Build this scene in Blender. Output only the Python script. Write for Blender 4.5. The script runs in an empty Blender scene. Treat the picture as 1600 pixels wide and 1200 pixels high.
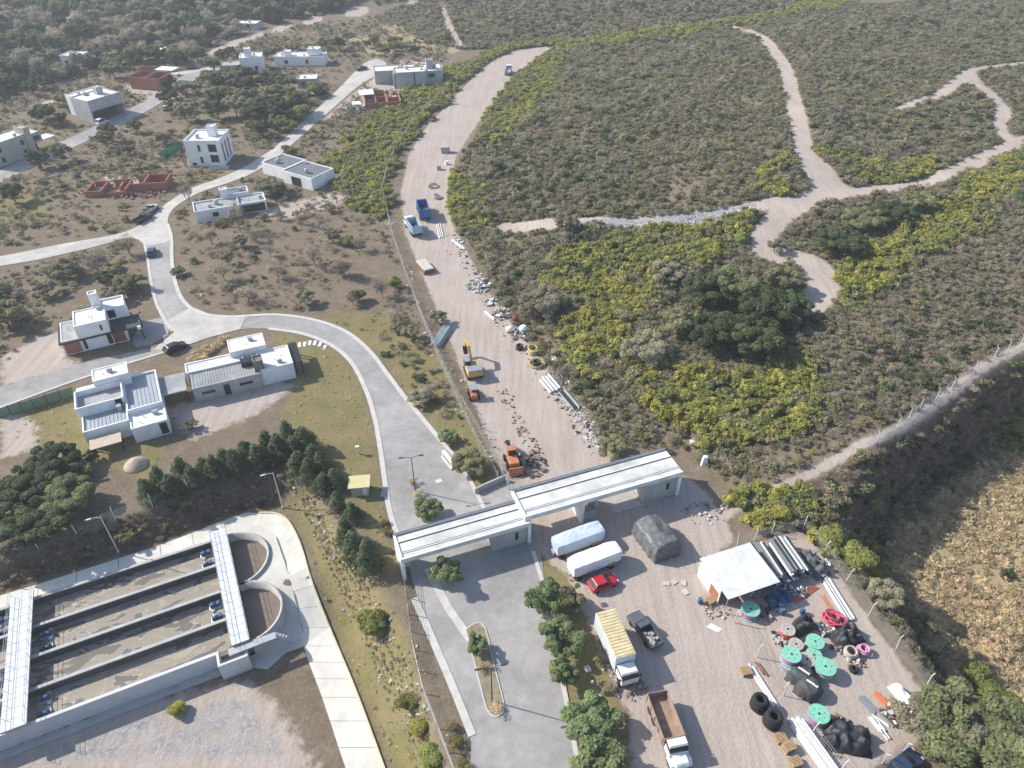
import bpy, bmesh, math, random
import numpy as np
from mathutils import Vector, Matrix
from mathutils.geometry import delaunay_2d_cdt

# ------------------------------------------------------------------ camera, sky, sun, exposure
sc = bpy.context.scene
CAM_H, FPX, PITCH = 78.0, 1130.0, math.radians(38)
cam = bpy.data.cameras.new('camera'); camo = bpy.data.objects.new('camera', cam)
sc.collection.objects.link(camo)
camo.location = (0, 0, CAM_H); camo.rotation_euler = (math.pi/2 - PITCH, 0, 0)
cam.sensor_width = 36; cam.lens = FPX/1600*36; cam.clip_start = 0.5; cam.clip_end = 6000
sc.camera = camo
SUN_EL, SH_AZ = math.radians(36), math.radians(-16)        # shadows fall to the right and a little towards the viewer
world = bpy.data.worlds.new('World'); sc.world = world; world.use_nodes = True
wn = world.node_tree.nodes; wl = world.node_tree.links
sky = wn.new('ShaderNodeTexSky'); sky.sky_type = 'NISHITA'; sky.sun_disc = False
sky.sun_elevation = SUN_EL
sdx, sdy = -math.cos(SH_AZ), -math.sin(SH_AZ)              # horizontal direction towards the sun
sky.sun_rotation = math.atan2(sdx, sdy); sky.altitude = 700; sky.air_density = 1.0; sky.dust_density = 1.6
wl.new(sky.outputs[0], wn['Background'].inputs[0]); wn['Background'].inputs[1].default_value = 0.145
sun = bpy.data.lights.new('sun', 'SUN'); sun.energy = 4.3; sun.angle = math.radians(0.53); sun.color = (1, 0.95, 0.87)
suno = bpy.data.objects.new('sun', sun); sc.collection.objects.link(suno)
sv = Vector((sdx*math.cos(SUN_EL), sdy*math.cos(SUN_EL), math.sin(SUN_EL)))
suno.rotation_euler = (-sv).to_track_quat('-Z', 'Y').to_euler()
sc.view_settings.view_transform = 'Standard'; sc.view_settings.look = 'None'
sc.view_settings.exposure = 0.58; sc.view_settings.gamma = 1.0; sc.view_settings.use_curve_mapping = False
sc.cycles.use_denoising = True; sc.cycles.max_bounces = 4; sc.cycles.diffuse_bounces = 2; sc.cycles.glossy_bounces = 2
sc.cycles.transmission_bounces = 2; sc.cycles.transparent_max_bounces = 4; sc.cycles.caustics_reflective = False; sc.cycles.caustics_refractive = False

rng = np.random.default_rng(7); random.seed(7)
C = sc.collection

# ------------------------------------------------------------------ where a spot of the photograph lies on the ground
_c, _s = math.cos(PITCH), math.sin(PITCH)
def F(px, py, z=0.0):
    a = (px-800)/FPX; b = (600-py)/FPX
    t = (z-CAM_H)/(-_s+b*_c)
    return np.array([a*t, (_c+b*_s)*t, z])
def smooth01(t):
    t = np.clip(t, 0, 1); return t*t*(3-2*t)
def catmull(pts, n=4, closed=False):
    p = [np.array(q, float) for q in pts]; out = []; N = len(p)
    for i in range(N if closed else N-1):
        a, b = p[i], p[(i+1) % N]
        pa = p[i-1] if (closed or i) else a*2-b
        pb = p[(i+2) % N] if (closed or i+2 < N) else b*2-a
        for k in range(n):
            t = k/n
            out.append(0.5*((2*a)+(b-pa)*t+(2*pa-5*a+4*b-pb)*t*t+(3*a-3*b+pb-pa)*t**3))
    if not closed: out.append(p[-1])
    return out
def dist_line(pts, X, Y):
    d = np.full(X.shape, 1e9)
    for a, b in zip(pts[:-1], pts[1:]):
        ex, ey = b[0]-a[0], b[1]-a[1]; L = ex*ex+ey*ey+1e-9
        t = np.clip(((X-a[0])*ex+(Y-a[1])*ey)/L, 0, 1)
        d = np.minimum(d, (X-a[0]-t*ex)**2+(Y-a[1]-t*ey)**2)
    return np.sqrt(d)
def sd_poly(pts, X, Y):                                      # signed distance, negative inside
    d = dist_line(list(pts)+[pts[0]], X, Y); ins = np.zeros(X.shape, bool)
    n = len(pts)
    for i in range(n):
        a, b = pts[i], pts[(i+1) % n]
        if a[1] == b[1]: continue
        cnd = ((a[1] > Y) != (b[1] > Y)) & (X < (b[0]-a[0])*(Y-a[1])/(b[1]-a[1])+a[0])
        ins ^= cnd
    return np.where(ins, -d, d)
def vnoise(X, Y, seed=0):                                    # cheap smooth value noise, -1..1
    r = np.random.default_rng(seed).random((64, 64))*2-1
    xi = np.floor(X).astype(int); yi = np.floor(Y).astype(int); fx = smooth01(X-xi); fy = smooth01(Y-yi)
    g = lambda i, j: r[i % 64, j % 64]
    return (g(xi, yi)*(1-fx)+g(xi+1, yi)*fx)*(1-fy)+(g(xi, yi+1)*(1-fx)+g(xi+1, yi+1)*fx)*fy

# ------------------------------------------------------------------ terrain heights
PLANT = [F(*q, -3)[:2] for q in [(-300,1050),(-60,957),(0,932),(120,895),(250,853),(340,818),(385,800),(425,800),(452,813),(472,850),(492,915),(530,1010),(563,1090),(605,1205),(640,1330),(-300,1400)]]
OPEN = [F(*q)[:2] for q in [(-900,20),(300,8),(690,20),(745,70),(870,70),(800,130),(745,190),(700,260),(690,320),(720,390),(780,490),(840,590),(900,660),(935,705),(1060,720),(1110,760),(1160,840),(1290,850),(1340,905),(1470,1080),(1520,1400),(-900,1400)]]
LOW = [F(*q, -8.5)[:2] for q in [(1350,905),(1400,815),(1480,752),(1560,705),(1700,650),(2300,560),(2300,1500),(1600,1500),(1545,1200),(1490,1100),(1430,1000),(1385,945)]]
PV = np.array([math.cos(math.radians(-64.5)), math.sin(math.radians(-64.5))])
PU = np.array([math.cos(math.radians(25.5)), math.sin(math.radians(25.5))])
PO = F(55, 937, -3)[:2]
def height_exact(X, Y):
    d = np.maximum(sd_poly(OPEN, X, Y), 0)
    z = 9.0*(1-np.exp(-(d/55)**1.3))
    z = z+np.clip(d/12, 0, 1)*(0.5*vnoise(X/9, Y/9, 1)+0.9*vnoise(X/23, Y/23, 2))
    dl = sd_poly(LOW, X, Y)
    w = 1-smooth01(dl/7.5)
    zl = -8.5+0.35*vnoise(X/5, Y/5, 3)+0.6*vnoise(X/17, Y/17, 4)
    z = z*(1-w)+zl*w
    dp = sd_poly(PLANT, X, Y)
    rw = 4.4+2.5*smooth01((X+36)/9.0); w = 1-smooth01((dp-0.7)/rw)
    v = (X-PO[0])*PV[0]+(Y-PO[1])*PV[1]
    zp = -3-2.6*smooth01((v-10)/11)
    z = z*(1-w)+zp*w
    return z
def axis(lo, hi, step, lo2, hi2, grow=1.12):
    a = list(np.arange(lo, hi+1e-6, step)); s = step
    while a[-1] < hi2: s *= grow; a.append(a[-1]+s)
    s = step
    while a[0] > lo2: s *= grow; a.insert(0, a[0]-s)
    return np.array(a)
GX = axis(-125, 130, 1.0, -1500, 1500); GY = axis(22, 240, 1.0, -120, 2600)
XX, YY = np.meshgrid(GX, GY, indexing='ij')
ZZ = height_exact(XX, YY)
def H(x, y):
    x = np.asarray(x, float); y = np.asarray(y, float)
    i = np.clip(np.searchsorted(GX, x)-1, 0, len(GX)-2); j = np.clip(np.searchsorted(GY, y)-1, 0, len(GY)-2)
    fx = (x-GX[i])/(GX[i+1]-GX[i]); fy = (y-GY[j])/(GY[j+1]-GY[j])
    return (ZZ[i,j]*(1-fx)+ZZ[i+1,j]*fx)*(1-fy)+(ZZ[i,j+1]*(1-fx)+ZZ[i+1,j+1]*fx)*fy
def G(px, py, up=0.0):
    z = 0.0
    for _ in range(14):
        p = F(px, py, z+up); z = 0.5*z+0.5*float(H(p[0], p[1]))
    p = F(px, py, z+up); return Vector((p[0], p[1], float(H(p[0], p[1]))))
def GP(pts): return [np.array(G(*q))[:2] for q in pts]

# ------------------------------------------------------------------ materials
MATS = {}
def mat(name, col, rough=0.85, var=0.0, scale=1.0, bump=0.0, metal=0.0, detail=4.0, tint=0.0, col2=None, orand=0.0, spec=0.3, patch=0.0, pscale=0.12, joint=0.0, jrot=20):
    """procedural material: colour broken by noise in world space; tint = per-leaf variation, orand = per-object variation"""
    if name in MATS: return MATS[name]
    m = bpy.data.materials.new(name); m.use_nodes = True; N = m.node_tree.nodes; L = m.node_tree.links
    b = N['Principled BSDF']; b.inputs['Roughness'].default_value = rough; b.inputs['Metallic'].default_value = metal
    b.inputs['Specular IOR Level'].default_value = spec
    src = None
    rgb = N.new('ShaderNodeRGB'); rgb.outputs[0].default_value = (*col, 1); src = rgb.outputs[0]
    if var or col2:
        g = N.new('ShaderNodeNewGeometry'); nz = N.new('ShaderNodeTexNoise'); nz.inputs['Scale'].default_value = scale
        nz.inputs['Detail'].default_value = detail; nz.inputs['Roughness'].default_value = 0.62
        L.new(g.outputs['Position'], nz.inputs['Vector'])
        mr = N.new('ShaderNodeMapRange'); mr.inputs[1].default_value = 0.3; mr.inputs[2].default_value = 0.7
        L.new(nz.outputs[0], mr.inputs[0])
        mx = N.new('ShaderNodeMix'); mx.data_type = 'RGBA'
        c2 = col2 or tuple(min(1, c*(1+var)) for c in col); c1 = col if col2 else tuple(c*(1-var) for c in col)
        mx.inputs[6].default_value = (*c1, 1); mx.inputs[7].default_value = (*c2, 1); L.new(mr.outputs[0], mx.inputs[0]); src = mx.outputs[2]
        if bump:
            bp = N.new('ShaderNodeBump'); bp.inputs['Strength'].default_value = bump; bp.inputs['Distance'].default_value = 0.1
            L.new(nz.outputs[0], bp.inputs['Height']); L.new(bp.outputs[0], b.inputs['Normal'])
    if joint:                                                   # cast joints every few metres
        g3 = N.new('ShaderNodeNewGeometry'); m3_ = N.new('ShaderNodeMapping'); m3_.inputs['Rotation'].default_value = (0,0,math.radians(jrot)); L.new(g3.outputs['Position'], m3_.inputs[0])
        bk = N.new('ShaderNodeTexBrick'); bk.inputs['Scale'].default_value = 1.0; bk.inputs['Brick Width'].default_value = 4.2; bk.inputs['Row Height'].default_value = 3.1; bk.inputs['Mortar Size'].default_value = 0.05; bk.inputs['Mortar Smooth'].default_value = 0.4
        bk.inputs['Color1'].default_value = (1,1,1,1); bk.inputs['Color2'].default_value = (1-joint*0.35,)*3+(1,); bk.inputs['Mortar'].default_value = (1-joint,)*3+(1,); L.new(m3_.outputs[0], bk.inputs['Vector'])
        mj = N.new('ShaderNodeMix'); mj.data_type = 'RGBA'; mj.blend_type = 'MULTIPLY'; mj.inputs[0].default_value = 1; L.new(src, mj.inputs[6]); L.new(bk.outputs[0], mj.inputs[7]); src = mj.outputs[2]
    if patch:                                                   # large patches of different age and wear
        g2 = N.new('ShaderNodeNewGeometry'); vz = N.new('ShaderNodeTexNoise'); vz.inputs['Scale'].default_value = pscale; vz.inputs['Detail'].default_value = 3; vz.inputs['Distortion'].default_value = 0.8; L.new(g2.outputs['Position'], vz.inputs['Vector'])
        mp_ = N.new('ShaderNodeMapRange'); mp_.inputs[1].default_value = 0.35; mp_.inputs[2].default_value = 0.65; mp_.inputs[3].default_value = 1-patch; mp_.inputs[4].default_value = 1+patch; L.new(vz.outputs[0], mp_.inputs[0])
        h2 = N.new('ShaderNodeHueSaturation'); L.new(src, h2.inputs['Color']); L.new(mp_.outputs[0], h2.inputs['Value']); src = h2.outputs[0]
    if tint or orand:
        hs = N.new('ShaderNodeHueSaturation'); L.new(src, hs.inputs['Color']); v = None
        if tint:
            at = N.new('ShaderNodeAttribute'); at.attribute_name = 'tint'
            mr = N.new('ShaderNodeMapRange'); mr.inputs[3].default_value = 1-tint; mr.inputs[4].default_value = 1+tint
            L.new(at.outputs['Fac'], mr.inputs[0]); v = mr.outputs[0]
        if orand:
            oi = N.new('ShaderNodeObjectInfo'); m2 = N.new('ShaderNodeMapRange'); m2.inputs[3].default_value = 1-orand; m2.inputs[4].default_value = 1+orand
            L.new(oi.outputs['Random'], m2.inputs[0])
            m3 = N.new('ShaderNodeMapRange'); m3.inputs[3].default_value = 0.5+orand*0.07; m3.inputs[4].default_value = 0.5-orand*0.07
            mm = N.new('ShaderNodeMath'); mm.operation = 'FRACT'; mk = N.new('ShaderNodeMath'); mk.operation = 'MULTIPLY'; mk.inputs[1].default_value = 7.31
            L.new(oi.outputs['Random'], mk.inputs[0]); L.new(mk.outputs[0], mm.inputs[0]); L.new(mm.outputs[0], m3.inputs[0]); L.new(m3.outputs[0], hs.inputs['Hue'])
            if v is None: v = m2.outputs[0]
            else:
                mu = N.new('ShaderNodeMath'); mu.operation = 'MULTIPLY'; L.new(v, mu.inputs[0]); L.new(m2.outputs[0], mu.inputs[1]); v = mu.outputs[0]
        L.new(v, hs.inputs['Value']); src = hs.outputs[0]
    L.new(src, b.inputs['Base Color'])
    if tint:                                                    # leaves let some light through
        tr = N.new('ShaderNodeBsdfTranslucent'); L.new(src, tr.inputs[0]); ms = N.new('ShaderNodeMixShader'); ms.inputs[0].default_value = 0.5
        L.new(b.outputs[0], ms.inputs[1]); L.new(tr.outputs[0], ms.inputs[2]); L.new(ms.outputs[0], N['Material Output'].inputs['Surface'])
    MATS[name] = m; return m

# ------------------------------------------------------------------ mesh helpers
class MB:
    def __init__(s): s.v = []; s.f = []
    def add(s, vs, fs):
        o = len(s.v); s.v += [tuple(map(float, q)) for q in vs]; s.f += [tuple(o+i for i in f) for f in fs]; return s
    def box(s, x0, x1, y0, y1, z0, z1):
        return s.add([(x0,y0,z0),(x1,y0,z0),(x1,y1,z0),(x0,y1,z0),(x0,y0,z1),(x1,y0,z1),(x1,y1,z1),(x0,y1,z1)],
                     [(3,2,1,0),(4,5,6,7),(0,1,5,4),(1,2,6,5),(2,3,7,6),(3,0,4,7)])
    def hexa(s, b, t):                                      # bottom quad (counter-clockwise), top quad
        return s.add(list(b)+list(t), [(3,2,1,0),(4,5,6,7),(0,1,5,4),(1,2,6,5),(2,3,7,6),(3,0,4,7)])
    def prism(s, pts, z0, z1):
        n = len(pts)
        return s.add([(p[0],p[1],z0) for p in pts]+[(p[0],p[1],z1) for p in pts],
                     [tuple(range(n-1,-1,-1)), tuple(range(n,2*n))]+[(i,(i+1)%n,n+(i+1)%n,n+i) for i in range(n)])
    def prof(s, pts, y0, y1, inset=0.0):                     # side profile in x,z pushed from y0 to y1
        n = len(pts)
        return s.add([(p[0],y0,p[1]) for p in pts]+[(p[0],y1,p[1]) for p in pts],
                     [tuple(range(n)), tuple(range(2*n-1,n-1,-1))]+[((i+1)%n,i,n+i,n+(i+1)%n) for i in range(n)])
    def tube(s, p0, p1, r0, r1=None, n=8, caps=True):
        p0 = Vector(p0); p1 = Vector(p1); r1 = r0 if r1 is None else r1
        d = (p1-p0).normalized(); a = d.orthogonal().normalized(); b = d.cross(a)
        vs = [p0+(a*math.cos(t)+b*math.sin(t))*r0 for t in [2*math.pi*i/n for i in range(n)]]+[p1+(a*math.cos(t)+b*math.sin(t))*r1 for t in [2*math.pi*i/n for i in range(n)]]
        fs = [(i,(i+1)%n,n+(i+1)%n,n+i) for i in range(n)]
        if caps: fs += [tuple(range(n-1,-1,-1)), tuple(range(n,2*n))]
        return s.add(vs, fs)
    def path(s, pts, r, n=6):
        for a, b in zip(pts[:-1], pts[1:]): s.tube(a, b, r, r, n)
        return s
    def torus(s, c, R, r, n=20, m=6, ax='z', a0=0, a1=2*math.pi):
        vs = []; fs = []
        for i in range(n):
            t = a0+(a1-a0)*i/n
            for j in range(m):
                p = 2*math.pi*j/m; q = R+r*math.cos(p); h = r*math.sin(p)
                w = (q*math.cos(t), q*math.sin(t), h)
                if ax == 'y': w = (w[0], w[2], w[1])
                if ax == 'x': w = (w[2], w[0], w[1])
                vs.append((c[0]+w[0], c[1]+w[1], c[2]+w[2]))
        for i in range(n):
            for j in range(m): fs.append((i*m+j, ((i+1)%n)*m+j, ((i+1)%n)*m+(j+1)%m, i*m+(j+1)%m))
        return s.add(vs, fs)
    def lathe(s, prof, n=16, c=(0,0,0)):                     # profile of (r, z)
        vs = []; m = len(prof)
        for i in range(n):
            t = 2*math.pi*i/n
            vs += [(c[0]+r*math.cos(t), c[1]+r*math.sin(t), c[2]+z) for r, z in prof]
        fs = [(i*m+j, ((i+1)%n)*m+j, ((i+1)%n)*m+j+1, i*m+j+1) for i in range(n) for j in range(m-1)]
        fs += [tuple(i*m for i in range(n-1,-1,-1)), tuple(i*m+m-1 for i in range(n))]
        return s.add(vs, fs)
    def mesh(s, name, m, smooth=False):
        me = bpy.data.meshes.new(name); me.from_pydata(s.v, [], s.f); me.materials.append(m)
        if smooth: me.polygons.foreach_set('use_smooth', [True]*len(me.polygons))
        me.update(); return me
    def build(s, name, m, parent=None, smooth=False, bevel=0.0):
        me = s.mesh(name, m, smooth)
        if bevel:
            bm = bmesh.new(); bm.from_mesh(me); bmesh.ops.bevel(bm, geom=bm.edges[:], offset=bevel, segments=2, affect='EDGES', profile=0.5); bm.to_mesh(me); bm.free()
        return obj(name, me, parent)
def obj(name, me, parent=None):
    o = bpy.data.objects.new(name, me); C.objects.link(o)
    if parent is not None: o.parent = parent
    return o
def tag(o, label=None, cat=None, group=None, kind=None):
    if label: o['label'] = label
    if cat: o['category'] = cat
    if group: o['group'] = group
    if kind: o['kind'] = kind
    return o
def thing(name, label, cat, loc=(0,0,0), rz=0.0, group=None, scale=None):
    o = bpy.data.objects.new(name, None); C.objects.link(o); o.empty_display_size = 0.3
    o.location = loc; o.rotation_euler = (0,0,rz)
    if scale: o.scale = (scale,)*3 if isinstance(scale, (int, float)) else scale
    return tag(o, label, cat, group)
def copy_tree(o, parent=None):
    c = o.copy(); C.objects.link(c); c.parent = parent
    for ch in CHILD.get(o.name, []) or list(o.children): copy_tree(ch, c)
    return c
CHILD = {}
def struct(o): o['kind'] = 'structure'; return o
def frame(A, B, za=0.0):
    """origin and heading of a thing whose base edge runs from spot A to spot B of the photograph"""
    a = G(*A); b = G(*B); d = b-a
    return a, math.atan2(d.y, d.x), math.hypot(d.x, d.y)
# ------------------------------------------------------------------ outlines of roads, tracks and kinds of ground (read off the photograph, laid on the terrain)
ROAD_PTS = [(748,1225),(735,1150),(702,1050),(672,985),(650,925),(638,885),(622,840),(607,790),(597,720),(587,660),(572,610),(548,565),(515,538),(470,521),(420,514),(375,515),(330,527),(262,549),(200,568),(120,594),(0,637),(-80,664),
 (-80,632),(0,606),(110,573),(180,556),(235,545),(268,535),(272,520),(255,496),(243,470),(236,440),(231,405),(226,380),(268,372),(269,410),(276,448),(290,474),(315,490),(360,495),(430,492),(490,500),(540,518),(577,548),(602,580),(632,620),(665,660),(690,690),(716,720),(742,766),(790,750),(810,775),(838,840),(852,910),(872,1030),(888,1110),(905,1225)]
UPROAD_PTS = [(-60,425),(0,416),(60,406),(140,388),(205,372),(232,384),(268,374),(262,352),(268,330),(290,313),(320,298),(360,285),(400,268),(440,240),(480,205),(520,170),(560,135),(592,115),(604,100),(588,92),(568,100),(552,115),(520,148),(470,193),(430,230),(400,250),(385,260),(340,280),(300,294),(262,317),(240,336),(215,354),(180,367),(100,381),(0,401),(-60,408)]
DIRT_ROAD = [(626,300),(640,240),(658,208),(700,162),(742,118),(766,94),(800,78),(850,72),(880,70),(862,78),(825,105),(790,135),(748,190),(712,245),(700,300),(705,345),(728,390),(760,450),(806,515),(862,585),(916,650),(938,692),(1000,740),(1075,745),(1110,775),(1150,840),(1100,880),(1095,900),(1160,855),(1255,830),(1290,872),(1362,972),(1436,1072),(1478,1132),(1330,1215),(985,1225),(985,1120),(930,1000),(890,905),(845,865),(820,800),(772,715),(745,640),(722,580),(690,500),(658,425),(632,362)]
PATHS = [([(1125,38),(1165,48),(1200,68),(1228,110),(1240,160),(1252,210),(1262,255),(1290,300),(1330,300),(1400,292),(1470,275),(1540,245),(1620,212),(1700,180)], 5.0),
 ([(1290,300),(1240,325),(1205,350),(1190,385),(1215,400),(1265,410),(1288,440),(1270,475)], 6.0),
 ([(1255,240),(1290,275),(1310,300),(1265,310),(1225,330)], 6.5),
 ([(790,356),(860,350),(930,346),(1000,350),(1060,345),(1120,338),(1185,322),(1240,312)], 5.0),
 ([(1410,170),(1470,148),(1500,125),(1530,108),(1610,98),(1700,92)], 4.6), ([(1515,118),(1545,145),(1568,175),(1560,198),(1575,215),(1600,222)], 4.2),
 ([(690,5),(700,35),(712,60),(722,75)], 3.5), ([(1125,42),(1040,50),(960,62),(890,72)], 3.0)]
RIDGE_PATH = [(1120,810),(1165,785),(1210,766),(1300,722),(1400,672),(1500,602),(1600,540),(1760,440)]
BARE = [  # bare earth round the houses and building sites
 [(0,560),(60,525),(100,515),(105,560),(150,575),(60,590),(0,605)], [(500,190),(600,160),(680,130),(700,100),(620,95),(545,150)], [(120,305),(270,300),(265,275),(160,275)],
 [(225,110),(300,120),(300,150),(240,160),(190,140)], [(400,330),(520,300),(560,310),(470,340),(410,345)], [(250,640),(400,590),(470,600),(400,650),(300,690)],
 [(0,1165),(240,1085),(390,1060),(450,1120),(510,1215),(-60,1215)], [(1110,800),(1150,840),(1100,870),(1070,850),(1075,780)], [(20,640),(60,660),(60,700),(0,720),(0,650)]]
LAWN = [ [(425,515),(520,545),(560,590),(578,660),(590,740),(600,830),(640,900),(600,880),(560,800),(520,740),(470,700),(440,650),(455,600),(440,560)],
 [(600,565),(690,690),(745,775),(790,750),(745,660),(690,560),(640,500),(560,490),(500,490)], [(0,640),(115,610),(140,680),(260,690),(240,760),(200,740),(100,700),(0,680)],
 [(430,800),(460,800),(480,850),(530,1000),(620,1210),(690,1210),(640,1000),(560,860),(480,760)], [(840,860),(905,905),(960,1060),(985,1215),(900,1215),(870,1020)],
 [(730,985),(760,975),(785,1110),(775,1120)], [(0,290),(60,310),(100,340),(0,350)], [(300,270),(385,265),(300,290),(270,290)], [(240,545),(270,530),(265,505),(275,500),(290,530)]]
TAN = [ [(1345,900),(1400,810),(1480,745),(1560,700),(1700,650),(1900,640),(1900,1400),(1600,1400),(1545,1200),(1490,1100),(1430,1000),(1385,945)],
 [(600,40),(690,20),(720,80),(600,90),(520,70)], [(1115,60),(1140,50),(1200,62),(1245,100),(1275,240),(1300,285),(1255,240),(1225,120),(1190,80)]]
GRAVEL = [ [(890,350),(1000,338),(1180,318),(1190,330),(1080,362),(1010,376),(940,372)] ]
ROADW = GP(ROAD_PTS); UPW = GP(UPROAD_PTS); DIRTW = GP(DIRT_ROAD)
ROADW = [q for q in catmull(ROADW, 3, True)]; UPW = [q for q in catmull(UPW, 3, True)]
PATHW = [(catmull(GP(p), 4), w) for p, w in PATHS]; RIDGEW = catmull(GP(RIDGE_PATH), 4)
ROAD2 = catmull(GP([(-40,297),(0,275),(60,247),(130,214),(185,188),(215,172),(265,143),(300,118),(335,106)]), 4)
ROAD2B = catmull(GP([(330,108),(300,112),(262,118),(235,124)]), 4)
ROAD3 = catmull(GP([(330,85),(380,62),(440,45),(490,32),(540,22),(600,12),(645,4)]), 4)
TRACK = catmull(GP([(15,190),(60,166),(105,150),(150,138)]), 4)
TRACK2 = catmull(GP([(470,88),(520,84),(570,86)]), 4)

# ------------------------------------------------------------------ the ground: one sheet to the horizon
def soft(sd, w=1.6): return np.clip(0.5-sd/(2*w), 0, 1)
mD = soft(sd_poly(DIRTW, XX, YY)); mG = np.zeros_like(XX); mT = np.zeros_like(XX); mR = np.zeros_like(XX)
for p, w in PATHW+[(RIDGEW, 1.6), (TRACK, 4.0), (TRACK2, 3.0), (ROAD3, 7.0)]: mD = np.maximum(mD, soft(dist_line(p, XX, YY)-w/2))
for q in BARE: mD = np.maximum(mD, 0.92*soft(sd_poly(GP(q), XX, YY), 3))
for q in LAWN: mG = np.maximum(mG, soft(sd_poly(GP(q), XX, YY), 2.2))
for q in TAN: mT = np.maximum(mT, soft(sd_poly(GP(q), XX, YY), 3))
mR = np.maximum(mR, 0.52*soft(sd_poly(GP([(-60,1175),(240,1085),(390,1060),(470,1130),(520,1215),(-60,1230)]), XX, YY), 3))
for q in GRAVEL: mR = np.maximum(mR, soft(sd_poly(GP(q), XX, YY), 1.5))
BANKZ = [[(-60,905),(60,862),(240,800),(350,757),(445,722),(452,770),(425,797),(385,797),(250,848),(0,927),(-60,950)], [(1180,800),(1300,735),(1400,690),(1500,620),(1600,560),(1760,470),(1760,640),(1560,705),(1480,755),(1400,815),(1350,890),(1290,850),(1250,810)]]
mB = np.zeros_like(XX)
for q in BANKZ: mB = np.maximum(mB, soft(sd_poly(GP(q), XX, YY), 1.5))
nx, ny = XX.shape
bu = (XX-PO[0])*PU[0]+(YY-PO[1])*PU[1]; bv = (XX-PO[0])*PV[0]+(YY-PO[1])*PV[1]      # the pits of the water channels are dug out of the ground
pit = ((bu > -33) & (bu < 24.6) & (bv > 0) & (bv < 18.6)) | (np.hypot(bu-24.6, bv-4.7) < 4.6) | (np.hypot(bu-24.6, bv-14.0) < 4.6)
V = np.stack([XX, YY, np.where(pit, -8.5, ZZ)], -1).reshape(-1, 3)
I = np.arange(nx*ny).reshape(nx, ny)
Q = np.stack([I[:-1,:-1], I[1:,:-1], I[1:,1:], I[:-1,1:]], -1).reshape(-1, 4)
gm = bpy.data.meshes.new('ground'); gm.from_pydata(V.tolist(), [], Q.tolist())
at = gm.attributes.new('zones', 'FLOAT_COLOR', 'POINT')
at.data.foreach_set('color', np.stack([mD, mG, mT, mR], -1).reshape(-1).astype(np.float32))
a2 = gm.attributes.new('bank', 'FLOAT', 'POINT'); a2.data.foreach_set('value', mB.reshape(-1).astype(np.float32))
gm.polygons.foreach_set('use_smooth', [True]*len(gm.polygons))
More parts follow.
